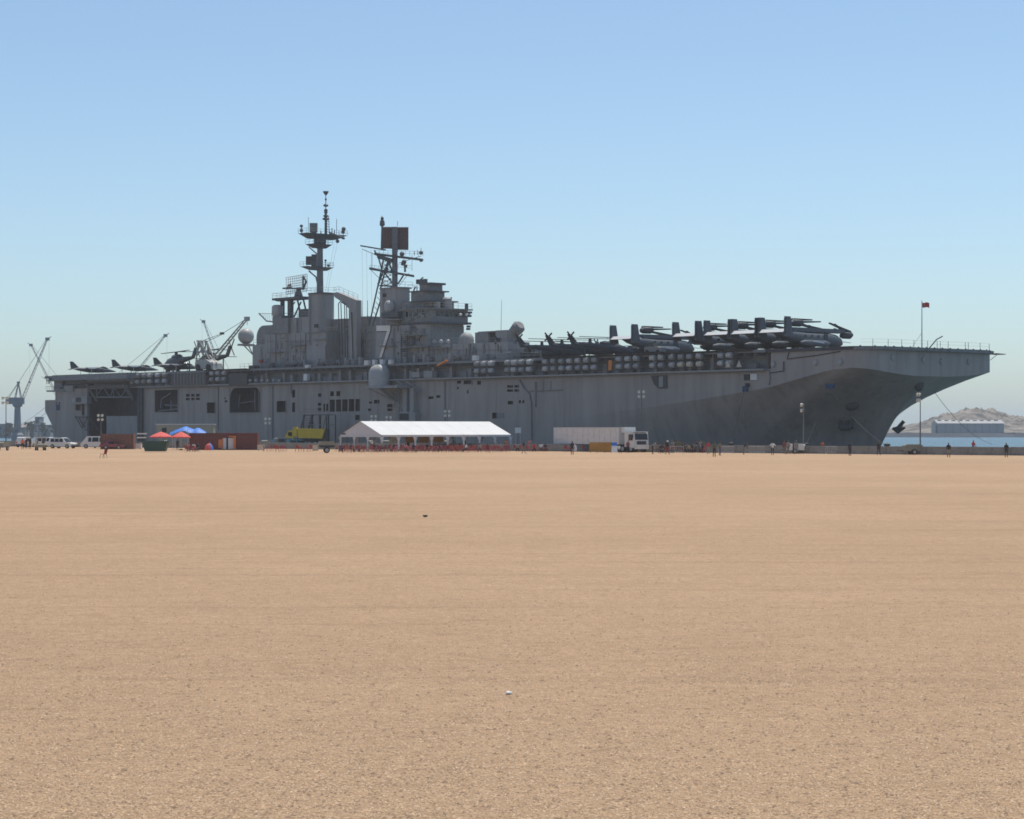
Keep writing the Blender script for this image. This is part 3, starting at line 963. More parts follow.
for y_, x0_, x1_, hw_ in ((267.2, 302.5, 331, 1.2), (234.2, 301.5, 345, 1.5), (244.5, 308.5, 329, 1.4)):
    c_ = qp(320, y_, TM); a_, e_ = (x0_ - 320) * .24, (x1_ - 320) * .24
    irail([(c_.x - hw_, TM + a_, c_.z), (c_.x + hw_, TM + a_, c_.z), (c_.x + hw_, TM + e_, c_.z), (c_.x - hw_, TM + e_, c_.z)], mst, .95, 1.1)
# --- gooseneck boat crane amidships
crn = link("boat_crane", None, ship)
b = MB()
p_ = [qp(x, y, 3.4) for x, y in ((334, 293), (339, 292.2), (358, 300.3), (358, 304), (358, 372), (350.3, 372), (350.3, 308.5), (343.5, 302), (336.5, 297.5))]
b.prism([(v.x, v.z) for v in p_], 'y', 3.0, 4.2)
b.build("crane_post_and_arm", M['isl'], crn)
b = MB()
for x, y0, y1 in ((338.3, 304, 370), (340.8, 303, 355), (344.5, 304, 368), (346.5, 306, 371), (351.5, 312, 372)):
    b.tube(qp(x, y0, 2.8), qp(x + random.uniform(0, 2), y1, 2.8), .1, n=5)
b.path([qp(338.3, 304, 2.8), qp(340, 301.5, 2.8), qp(344.5, 304, 2.8)], .1, 5)
b.build("crane_hoist_lines", M['wire'], crn)
irail([qp(334, 292.5, 3.1), qp(339, 291.8, 3.1), qp(358, 300, 3.1)], crn)
b = MB()
for x in (362, 367.5):
    b.tube(qp(x, 317, 6), qp(x, 300.5, 6), .09, .05, n=5)
b.build("whip_aerial", M['wire'], isl)

# --- forward tower, number, lattice mast
ib("forward_deckhouse", 375.5, 426, 325.5, None, 3.0, 12.5, 'isl', 1.0, (1, 0, 0, 0))
ib("forward_tower", 377, 397, 288.5, 325.5, 3.6, 7.5, 'isl', 1.4)
ib("tower_lip", 376.5, 397.5, 287.4, 288.5, 3.4, 7.7, 'isl2', 1.4)
ib("tower_port", 382.5, 386, 293.5, 297, 3.52, 3.599, 'black')
b = MB()
z0 = 2.9
P7 = lambda L: [(q(x, y, z0)[0], q(x, y, z0)[1]) for x, y in L]
sev = MB().prism(P7([(376.3, 325.6), (390.4, 325.4), (390.2, 330.2), (381.6, 357.2), (379.2, 357.4), (387, 331), (376.5, 331.2)]), 'y', 2.88, 2.96)
sev.build("hull_number_seven", M['num'], isl, label="white block numeral 7")
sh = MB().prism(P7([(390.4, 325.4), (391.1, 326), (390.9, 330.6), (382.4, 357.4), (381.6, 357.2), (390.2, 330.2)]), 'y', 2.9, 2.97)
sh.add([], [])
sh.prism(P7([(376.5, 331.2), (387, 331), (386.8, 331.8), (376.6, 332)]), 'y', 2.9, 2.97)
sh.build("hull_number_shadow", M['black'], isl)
c = qp(389.2, 305.5, 2.6)
MB().lathe((c.x, c.y, c.z), [(.9, -1.1), (1.02, -.7), (1.02, .1), (.85, .6), (.5, .92), (.1, 1.04)], 18).build("tower_radome", M['dome'], isl, True)
px_box("radome_shelf", 381.5, 397, 312, 317.5, 1.6, 3.6, M['dsteel'], isl)
px_box("radome_shelf", 381, 398, 319, 320.4, 1.4, 3.6, M['isl2'], isl)
irail([qp(381, 319, 1.5), qp(398, 319, 1.5)])

fm_ = link("forward_mast", None, ship)
TF = 6.0
c0 = qp(394.8, 288, TF)
b = MB()
b.loft([(c0.z, c0.x, TF, .58, .58), (q(394.8, 250, TF)[1], c0.x, TF, .55, .55)], 14, axis='z')
b.build("mast_column", M['steel'], fm_, True)
# planar air-search antenna
b = MB()
ac = qp(394.8, 238.4, TF)
def PA(u_, d_, z_): return ac + WX * u_ + WF * d_ + Vector((0, 0, z_))
for (ua, ub, za, zb2) in ((-2.45, -.55, -1.95, 2.35), (.55, 2.65, -2.2, 2.3)):
    b.hexa([PA(ua, -.9, za), PA(ub, -.9, za - .05), PA(ub, -.6, za - .05), PA(ua, -.6, za), PA(ua, -.9, zb2), PA(ub, -.9, zb2), PA(ub, -.6, zb2), PA(ua, -.6, zb2)])
b.build("planar_antenna", M['brownant'], fm_)
b = MB()
for i in range(12):
    z_ = -1.95 + i * .38
    b.tube(PA(-2.5, -.55, z_), PA(-.5, -.55, z_), .045, n=4)
    b.tube(PA(.5, -.55, z_), PA(2.65, -.55, z_), .045, n=4)
for u_ in (-2.5, -1.9, -1.3, .9, 1.5, 2.1, 2.65):
    b.tube(PA(u_, -.52, -2.0), PA(u_, -.52, 2.35), .05, n=4)
b.build("antenna_frame", M['dsteel'], fm_)
b = MB()
b.hexa([PA(-.6, -.6, -2.6), PA(.6, -.6, -2.6), PA(.55, .3, -2.6), PA(-.55, .3, -2.6), PA(-.6, -.6, 2.3), PA(.6, -.6, 2.3), PA(.5, .1, 2.3), PA(-.5, .1, 2.3)])
b.build("antenna_spine", M['steel'], fm_)
def fyard(x0, x1, y0, y1, th, m='dsteel', dep=.9):
    a, c = qp(x0, y0, TF), qp(x1, y1, TF)
    u0, u1 = (x0 - 394.8) * .2, (x1 - 394.8) * .2
    cc = qp(394.8, (y0 + y1) / 2, TF)
    def P(u_, d_, z_): return cc + WX * u_ + WF * d_ + Vector((0, 0, z_))
    dz0, dz1 = a.z - cc.z, c.z - cc.z
    b = MB().hexa([P(u0, -dep, dz0 - th), P(u1, -dep, dz1 - th), P(u1, dep, dz1 - th), P(u0, dep, dz0 - th), P(u0, -dep, dz0), P(u1, -dep, dz1), P(u1, dep, dz1), P(u0, dep, dz0)])
    b.build("mast_yard", M[m], fm_)
fyard(374.5, 423, 255, 256.3, .35)
fyard(360.5, 386, 248.6, 250.3, .25, dep=.2)
fyard(369.5, 414, 270, 273.6, .35)
fyard(377.5, 392, 256.4, 259, .7)
b = MB()
for xa, ya, xb, yb in ((380.5, 288, 388.5, 258), (378.5, 258, 382.5, 272), (388, 258, 392, 272), (384, 272, 392.5, 283), (383.5, 258, 381, 272), (381, 272, 378, 287), (404, 274.5, 398, 284), (374.5, 250.5, 378, 257), (383, 272, 379, 283), (387.5, 258, 391.5, 270), (391, 260, 384, 271), (380, 285.5, 392, 286.2), (381, 272, 368, 331), (384, 290, 371, 331)):
    b.tube(qp(xa, ya, TF), qp(xb, yb, TF), .17, n=5)
for i in range(8):
    y = 292 + i * 5
    b.tube(qp(378.5 - i * 1.25, y, TF), qp(381.5 - i * 1.25, y + 4, TF), .07, n=4)
b.build("mast_lattice", M['dsteel'], fm_)
b = MB()
b.tube(qp(382, 250, TF), qp(382, 216, TF), .32, .1, 6)
for y, r_ in ((222, .5), (218.5, .35), (224, .55)):
    c = qp(382.2, y, TF); b.dome((c.x, c.y, c.z), r_, -1, 8, 6)
for x, y0, y1, r_ in ((397.5, 226, 221, .05), (372, 270, 253, .05), (412, 271, 255, .04), (414.5, 255, 251, .05), (417.5, 255, 250, .05), (421, 255, 248, .06)):
    b.tube(qp(x, y0, TF), qp(x, y1, TF), r_, n=5)
for x, y, r_ in ((404, 262, .5), (405.5, 266, .4), (402.5, 264, .35), (421, 252.8, .4), (421, 260.3, .35), (371.5, 268.5, .3), (402, 254, .5)):
    c = qp(x, y, TF); b.dome((c.x, c.y, c.z), r_, -1, 8, 6)
b.tube(qp(405, 272, TF), qp(405, 265, TF), .22, n=6)
b.tube(qp(386.5, 271.5, TF), qp(386.5, 267, TF), .35, n=6)
b.build("mast_aerials", M['dsteel'], fm_)
b = MB()
for x in (362, 366.5, 371):
    b.tube(qp(x, 250, TF), qp(x + 1, 325, TF), .018, n=4)
b.build("signal_halyard", M['wire'], fm_)
irail([qp(398, 269.5, TF - .8), qp(412, 271, TF - .8)], fm_)

# --- bridge
br = link("bridge", None, ship)
def bb(name, x0, x1, y0, y1, t0, t1, m='isl', rad=1.2, corners=(1, 0, 0, 0)):
    return ib(name, x0, x1, y0, y1, t0, t1, m, rad, corners, br)
bb("bridge_base", 401, 428, 323.5, 345, 3.4, 12.2, 'isl2')
bb("bridge_floor", 399.5, 430.5, 322.2, 323.8, 2.6, 12.9, 'dsteel', 1.6)
bb("bridge_house", 401, 429.5, 309.5, 322.4, 3.0, 12.6, 'isl2', 1.5)
bb("bridge_roof", 399, 431, 308.4, 309.6, 2.5, 13.0, 'isl2', 1.6)
bb("flag_house", 402, 424, 301.5, 308.6, 4.0, 11.5, 'isl2')
bb("upper_platform", 409, 430, 300.6, 301.8, 3.4, 10.5, 'dsteel')
bb("upper_house", 411, 424.5, 291.5, 301, 4.0, 9.0, 'isl2', .8)
bb("pilot_platform", 408, 426, 290.6, 291.8, 3.6, 9.4, 'dsteel', .8)
bb("director_house", 419.5, 428, 284.5, 291, 4.5, 8.0, 'isl2', .8)
bb("director_roof", 419, 429, 282.6, 284.6, 4.2, 8.4, 'dsteel', .9)
# windows on both faces of the bridge
s1_ = qs(429.5, 3.0)
zw0, zw1 = q(415, 316.5, 3)[1], q(415, 311.4, 3)[1]
for x in (406, 409.5, 413, 416.2, 422.5):
    s_ = qs(x, 3.0)
    MB().box(s_, s_ + .62, 2.93, 2.998, zw0, zw1).build("bridge_window", M['glass'], br)
for i in range(7):
    t = 4.6 + i * 1.12
    MB().box(s1_ + .002, s1_ + .06, t, t + .85, zw0, zw1).build("bridge_window", M['glass'], br)
for k_, (xx, yy) in enumerate(((431.5, 304), (437, 305))):
    c = qp(xx, yy, 5.5); MB().cbox(c, 1, .8, 1.2).build("signal_lamp_box", M['isl'], br)
c = qp(447, 303.5, 8); MB().lathe((c.x, c.y, c.z), [(.95, -1.1), (.95, .9), (.6, 1.2)], 14).build("satellite_drum", M['isl'], br, True)
px_box("signal_shelter", 438, 444, 301, 309, 8, 10.5, M['isl2'], br)
b = MB()
b.tube(qp(450, 301, 9), qp(450, 297.5, 9), .15, n=6); b.cbox(qp(450, 298, 9), .9, .3, .25)
b.tube(qp(466.5, 309, 11), qp(466.5, 303.5, 11), .35, n=8)
b.tube(qp(417, 291, 6), qp(417, 286, 6), .1, n=5); b.tube(qp(413.5, 291, 6), qp(415.5, 286.5, 6), .15, n=5)
b.cbox(qp(421.5, 281.6, 6), 1.7, .8, .75); b.cbox(qp(418.8, 281.8, 6), .8, .8, .9); b.cbox(qp(425, 280.8, 6), .7, .7, .7); b.tube(qp(420, 280, 6), qp(423, 277.5, 6), .15, n=5)
b.tube(qp(422, 290.5, 6), qp(422, 281, 6), .4, n=8)
for (x, y) in ((470, 312.5), (469.5, 316), (469, 323.5), (468.5, 326.5), (468.2, 329)):
    b.cbox(qp(x, y, 12), .6, .6, .4)
b.build("bridge_top_equipment", M['dsteel'], br)
c = qp(438.5, 290, 8.2)
MB().lathe((c.x, c.y, c.z), [(.75, -1.4), (.8, -.9), (.8, .8), (.55, 1.35)], 14).build("director_drum", M['dome'], br, True)
for x, y, t in ((457.5, 314.8, 9), (463.5, 314.8, 11), (466, 314.7, 12)):
    MB().dome(tuple(qp(x, y, t) + Vector((.9, 0, 0))), .3, -1, 8, 6).build("bridge_lamp", M['white'], br)
zr = q(415, 308.4, 2.6)[1]
sE = qs(431, 2.6)
irail([(qs(400, 2.6), 2.7, zr), (sE - 1.5, 2.7, zr), (sE, 4.2, zr), (sE, 12.8, zr)], br)
irail([qp(409, 300.6, 3.5), qp(430, 300.6, 3.5)], br)
irail([qp(408, 290.6, 3.7), qp(426, 290.6, 3.7)], br)
# bridge wing platforms and ladders on the starboard side
for y in (334.5, 346.5):
    px_box("side_gallery", 400, 426, y, y + .9, 1.6, 3.0, M['isl2'], br)
    irail([qp(400, y, 1.7), qp(426, y, 1.7)], br)
b = MB()
for x in (401.5, 407.5):
    b.tube(qp(x, 334, 2.2), qp(x, 362, 2.2), .12, n=5)
for i in range(12):
    y = 336 + i * 2.2
    b.tube(qp(401.5, y, 2.2), qp(407.5, y, 2.2), .06, n=4)
b.tube(qp(411, 346, 1.8), qp(422, 335, 1.8), .15, n=5)
b.build("bridge_ladder", M['dark'], br)
px_box("side_locker", 403, 409, 325.5, 331, 2.2, 3.0, M['isl'], br)
px_box("side_door", 412, 415.5, 336.5, 345, 2.9, 2.999, M['dark'], br)

# --- forward deckhouse and defensive mounts
fh = link("forward_superstructure", None, ship)
def fb(name, x0, x1, y0, y1, t0, t1, m='isl2', rad=0, corners=(1, 1, 1, 1)):
    return ib(name, x0, x1, y0, y1, t0, t1, m, rad, corners, fh)
fb("low_deckhouse", 424, 508, 343.5, None, 3.2, 8.5, 'isl')
fb("low_deckhouse", 507, 524, 349, None, 3.6, 8, 'isl2')
fb("deck_box", 475, 488, 332.2, 343.5, 4, 7, 'isl2')
fb("deck_box", 478, 495, 331.2, 332.4, 4.2, 7, 'isl2')
fb("deck_box", 486, 490, 333, 343.5, 4.4, 6, 'dark')
fb("missile_box", 495.5, 507, 330.2, 343.5, 4, 7, 'isl')
c = qp(466.5, 339, 5)
MB().lathe((c.x, c.y, c.z - 1.6), [(1.45, 0), (1.5, 1.2), (1.38, 1.9), (1.0, 2.5), (.5, 2.8), (.05, 2.9)], 18).build("gun_dome", M['isl'], fh, True)
b = MB()
b.loft([(q(512, 344, 5)[1], qs(512, 5), 5, 1.1, 1.1), (q(512, 336, 5)[1], qs(513, 5), 5, 1.0, 1.0)], 14, axis='z')
cA, cB = qp(508.5, 339, 5), qp(519, 326.5, 5)
b.tube(cA, cB, .95, 1.25, 12)
b.tube(cB, cB + (cB - cA).normalized() * .5, 1.25, .8, 12)
b.build("missile_launcher", M['isl2'], fh, True)
b = MB()
b.tube(qp(501, 330, 5), qp(501.6, 300, 5), .05, .03, n=5)
b.build("whip_aerial", M['rail'], fh)
irail([qp(428, 343.5, 3.3), qp(507, 343.5, 3.3)], fh)
irail([(qs(426, .3), .3, DECK), (qs(540, .3), .3, DECK)], fh, name="deck_edge_railing")
irail([(qs(240, .3), .3, DECK), (qs(376, .3), .3, DECK)], isl, name="deck_edge_railing")
for x in (434, 441, 448):
    c = qp(x, 341.5, 3.6); MB().dome((c.x, c.y, c.z), .4, -1, 8, 6).build("lamp_globe", M['dome'], fh, True)
random.seed(5)
cl = [MB().box(-.5, .5, -.35, .35, 0, 1.1).mesh("deck_locker", M['isl2']), MB().box(-.35, .35, -.35, .35, 0, 1.5).mesh("deck_locker", M['isl']),
      MB().box(-.9, .9, -.4, .4, 0, .7).mesh("deck_locker", M['dark']), MB().box(-.4, .4, -.3, .3, 0, .9).mesh("deck_locker", M['dark'])]
for i in range(46):
    x = random.uniform(254, 520)
    link("deck_locker", cl[0 if random.random() < .5 else random.choice((1, 2, 2, 3)) if x < 305 else random.choice((0, 1, 2))], isl, (qs(x, 1.8), random.uniform(1.2, 2.3), DECK))
MB().cbox(qp(261, 361.5, 2.2), 1.1, .5, .8).build("red_locker", M['red'], isl)
# small fittings on walls: vents, boxes, pipes as single fittings
fit = [MB().box(-.3, .3, -.25, 0, -.3, .3).mesh("wall_fitting", M['isl2']), MB().box(-.12, .12, -.2, 0, -.6, .6).mesh("wall_fitting", M['isl2']), MB().box(-.6, .6, -.2, 0, -.1, .1).mesh("wall_fitting", M['isl2'])]
for i in range(14):
    x, y = random.uniform(266, 324), random.uniform(336, 364)
    link("wall_fitting", random.choice(fit), isl, qp(x, y, 3.0))
for i in range(26):
    x, y = random.uniform(392, 424), random.uniform(327, 362)
    link("wall_fitting", random.choice(fit), isl, qp(x, y, 3.0))
for i in range(26):
    x, y = random.uniform(428, 505), random.uniform(346, 359)
    link("wall_fitting", random.choice(fit), fh, qp(x, y, 3.2))
for i in range(16):
    link("wall_fitting", random.choice(fit), isl, qp(random.uniform(346, 374), random.uniform(330, 362), 5.0))
for i in range(30):
    link("wall_fitting", random.choice(fit), br, qp(random.uniform(404, 427), random.uniform(303, 332), 2.95))

toprail(253, 266, 344.5, 3.4, 10); toprail(376, 400, 325.5, 3.0, 8); toprail(345, 358, 326.5, 5.0, 11); toprail(306, 320, 292.6, 2.9, 7)
toprail(377, 397, 287.4, 3.6, 7.5); toprail(310, 326, 333, 2.9, 6)
def face_ladder(x, y0, y1, t, parent=isl):
    b = MB()
    s_ = qs(x, t); z0, z1 = q(x, y1, t)[1], q(x, y0, t)[1]
    for d in (-.25, .25): b.tube((s_ + d, t - .12, z0), (s_ + d, t - .12, z1), .035, n=4)
    k_ = int((z1 - z0) / .4)
    for i in range(k_): b.tube((s_ - .25, t - .12, z0 + .4 * i), (s_ + .25, t - .12, z0 + .4 * i), .025, n=4)
    b.build("wall_ladder", M['dsteel'], parent)
for x, y0, y1, t_ in ((310.5, 295, 345, 2.9), (288, 334, 366, 3.0), (394.5, 327, 362, 3.0), (384, 289, 325, 3.6), (434, 344, 360, 3.2), (470, 344, 358, 3.2), (262, 346, 368, 3.4), (352, 328, 364, 5.0)):
    face_ladder(x, y0, y1, t_)
dm = MB().box(-.42, .42, -.07, 0, 0, 1.95).mesh("watertight_door", M['isl2'])
for x, t_ in ((268, 3.0), (283, 3.0), (299, 3.0), (383, 3.0), (412, 3.0), (440, 3.2), (458, 3.2), (484, 3.2), (349, 5.0), (364, 5.0)):
    link("watertight_door", dm, isl, (qs(x, t_), t_ - .002, DECK + .25))
rm = MB().box(-.04, .04, -.09, 0, 0, 1).mesh("stiffener_rib", M['isl'])
for (xa, xb, yt, yb, t_, n_) in ((268, 303, 334, 368, 3.0, 7), (285, 304, 318.5, 332, 3.2, 4), (428, 505, 344.5, 360, 3.2, 12), (347, 374, 328, 366, 5.0, 6), (398, 424, 327, 362, 3.0, 5)):
    for i in range(n_):
        x = xa + (xb - xa) * (i + .5) / n_
        o = link("stiffener_rib", rm, isl, (qs(x, t_), t_ - .002, q(x, yb, t_)[1]))
        o.scale = (1, 1, q(x, yt, t_)[1] - q(x, yb, t_)[1])
for (xa, xb, y_, t_, r_) in ((267, 304, 341.5, 3.0, .07), (267, 304, 352, 3.0, .05), (428, 506, 350, 3.2, .06), (346, 376, 340, 5.0, .08), (346, 376, 352, 5.0, .06), (377, 400, 361, 3.0, .06)):
    MB().tube(qp(xa, y_, t_ - .1), qp(xb, y_, t_ - .1), r_, r_, 5).build("cable_tray", M['isl2'], isl)
# small platforms with railings and lamps stepping up the faces
for (xa, xb, y_, t_) in ((290, 303, 345, 2.0), (268, 280, 352, 2.0), (430, 446, 347.5, 2.2), (346, 356, 338, 3.9), (378, 392, 345.5, 2.0)):
    px_box("wall_platform", xa, xb, y_, y_ + .7, t_, 3.0 if t_ < 3 else 5.0, M['isl2'], isl)
    irail([qp(xa, y_, t_ + .05), qp(xb, y_, t_ + .05)], isl, 1.0, 1.2)
# rigging and extra lattice on the forward mast
b = MB()
for i in range(7):
    y_ = 259 + i * 4
    b.tube(qp(381.5 - i * .15, y_, TF), qp(391.5, y_ + 4, TF), .07, n=4)
    b.tube(qp(391.5, y_, TF), qp(381.5 - i * .15, y_ + 4, TF), .07, n=4)
for xa, ya, xb, yb in ((371, 270, 384, 283), (409, 273, 399, 286), (421, 256, 399, 263), (362, 249, 392, 262)):
    b.tube(qp(xa, ya, TF), qp(xb, yb, TF), .06, n=4)
b.build("mast_bracing", M['dsteel'], fm_)
irail([qp(375, 255, TF - .8), qp(423, 256.3, TF - .8)], fm_, .95, 1.3)
irail([qp(370, 270, TF - .8), qp(392, 271.8, TF - .8)], fm_, .95, 1.3)
for (xa, xb) in ((171, 206), (229, 247)):
    px_box("cargo_net", xa, xb, 373.2, 385.2, -1.05, -1.0, M['net'])
for x in np.arange(174, 206, 3.2):
    px_box("net_strap", float(x), float(x) + .7, 373.2, 385.4, -1.1, -1.052, M['isl2'])

# --- sponson with the big radome, and the accommodation-ladder tower below it
sp = link("radome_sponson", None, ship)
c = qp(379.5, 376, -1.6)
MB().lathe((c.x, c.y, 0), [(2.1, q(379.5, 386, -1.6)[1]), (2.16, q(379.5, 374, -1.6)[1]), (2.0, q(379.5, 370.3, -1.6)[1]), (1.6, q(379.5, 367, -1.6)[1]), (1.0, q(379.5, 364.9, -1.6)[1]), (.1, q(379.5, 364.2, -1.6)[1])], 26).build("sponson_radome", M['dome'], sp, True, label="big pale round-topped radome")
zs = q(379.5, 386, -1.6)[1]
b = MB().box(c.x - 2.3, c.x + 8.5, -3.9, .1, zs - .5, zs - .02)
b.build("sponson_floor", M['isl'], sp)
b = MB()
for a_, d_ in (((c.x - 1.5, -3.4, zs - .4), (c.x + 2.5, .1, zs - 2.9)), ((c.x + 2.6, -3.6, zs - .4), (c.x + 2.6, .1, zs - 2.9)), ((c.x + 6, -3.6, zs - .4), (c.x + 2.8, .1, zs - 2.9)), ((c.x - 2, -.2, zs - .4), (c.x + 2.5, .1, zs - 2.9))):
    b.tube(a_, d_, .14, n=6)
b.build("sponson_brace", M['isl'], sp)
lt = link("side_ladder_tower", None, ship)
px_box("tower_column", 402.5, 406.5, 388, 413, -.9, .29, M['isl'], lt)
px_box("tower_column", 409.5, 413.5, 388, 413, -.9, .29, M['isl'], lt)
px_box("tower_base", 398.3, 415, 412, 450, -1.1, .29, M['isl'], lt)
px_box("tower_doorway", 399.2, 408.5, 413.5, 420, -1.16, -1.11, M['black'], lt)
b = MB()
for xa, ya, xb, yb in ((397, 381, 411, 391), (404, 380, 421, 392), (393, 392, 402, 411), (399, 392, 393, 408), (399, 384, 399, 412), (416, 386, 420, 396), (391, 396, 400, 388)):
    b.tube(qp(xa, ya, -1), qp(xb, yb, -.6), .14, n=5)
b.build("tower_lattice", M['isl2'], lt)
px_box("gallery_box", 412, 419, 372, 377.5, -1.0, .2, M['isl'], lt)
px_box("gallery_box", 423.5, 432, 371, 378, -1.0, .2, M['isl'], lt)

# --- bow fittings: rail posts, nets, jackstaff with flag
b = MB()
for i in range(17):
    t = 1 + i * 2
    ss = fs(t) + .2
    b.dome((ss - .35, t, DECK), .17, 0, 6, 3)
b.build("deck_edge_light", M['dsteel'], ship)
for t in (2.6, 5.6, 8.8, 11.8, 15.2, 17.6, 18.4, 20.4, 24.8, 25.6, 28.8, 32.4):
    ss = fs(t) - .1
    MB().tube((ss, t, DECK - .1), (ss, t, DECK + 1.15), .045, .04, 5).build("lifeline_post", M['rail'], ship)
b = MB()
for i in range(16):
    t0, t1 = 1 + i * 2, 3 + i * 2
    s_a = fs(t0) - .1; s_b = fs(t1) - .1
    b.tube((s_a, t0, DECK + 1.1), (s_b, t1, DECK + 1.1), .012, n=4)
    b.tube((s_a, t0, DECK + .6), (s_b, t1, DECK + .6), .012, n=4)
b.build("lifeline_wire", M['rail'], ship)
b = MB()
for i in range(18):
    t0, t1 = .2 + i * 1.9, .8 + (i + 1) * 1.9
    s_a = fs(t0) + .27; s_b = fs(t1) + .27
    b.hexa([(s_a, t0, DECK - .62), (s_a + .5, t0, DECK - .55), (s_b + .5, t1 - .06, DECK - .55), (s_b, t1 - .06, DECK - .62),
            (s_a, t0, DECK - .2), (s_a + .55, t0, DECK - .1), (s_b + .55, t1 - .06, DECK - .1), (s_b, t1 - .06, DECK - .2)])
b.build("bow_edge_walk", M['isl2'], ship)
b = MB()
for i in range(5):
    b.tube((249.5 + .6 * i, 34.3, DECK - .4), (249.8 + .6 * i, 37.0 - .3 * abs(i - 2), DECK - .5), .05, n=4)
b.path([(249.5, 35, DECK - .4), (250.6, 36.2, DECK - .5), (252, 36, DECK - .5)], .05, 4)
b.path([(249.6, 36.8, DECK - .5), (251, 37.4, DECK - .5), (252.2, 36.6, DECK - .5)], .05, 4)
b.tube((251, 34.0, DECK - 1.5), (251, 36, DECK - .5), .06, n=4)
b.build("bow_net_frame", M['net'], ship)
js = link("jackstaff", None, ship)
pj = qp(921.8, 349, 17.6)
tj = qp(921.8, 300.5, 17.6)
MB().tube(pj, tj, .09, .05, 6).build("staff_pole", M['rail'], js)
MB().tube(pj + Vector((0, -2.6, .1)), pj + Vector((0, 0, 2.6)), .03, .03, 4).build("staff_stay", M['wire'], js)
fl = MB()
nf = 10
vs = []
f0 = qp(922.2, 302.6, 17.6)
for i in range(nf + 1):
    for j in range(2):
        vs.append(f0 + WX * (i / nf * 1.15) + WF * (.1 * sin(i * 1.1)) + Vector((0, 0, -.78 * j - .05 * sin(i * .8))))
fl.add(vs, [(2 * i, 2 * i + 1, 2 * i + 3, 2 * i + 2) for i in range(nf)], 0)
for i in range(nf):
    fl.m[i] = 1 if i in (2, 3) else 0
fo = fl.build("jack_flag", [mat("flag_red", (.55, .07, .07), .8), mat("flag_pale_red", (.55, .22, .2), .8)], js, label="small red flag with a pale patch")
sol = fo.modifiers.new("thick", 'SOLIDIFY'); sol.thickness = .02
MB().path([qp(929, 348.5, 19), qp(936.5, 339.5, 19), qp(942.5, 336.3, 19)], .1, 5).build("bow_davit", M['steel'], ship)

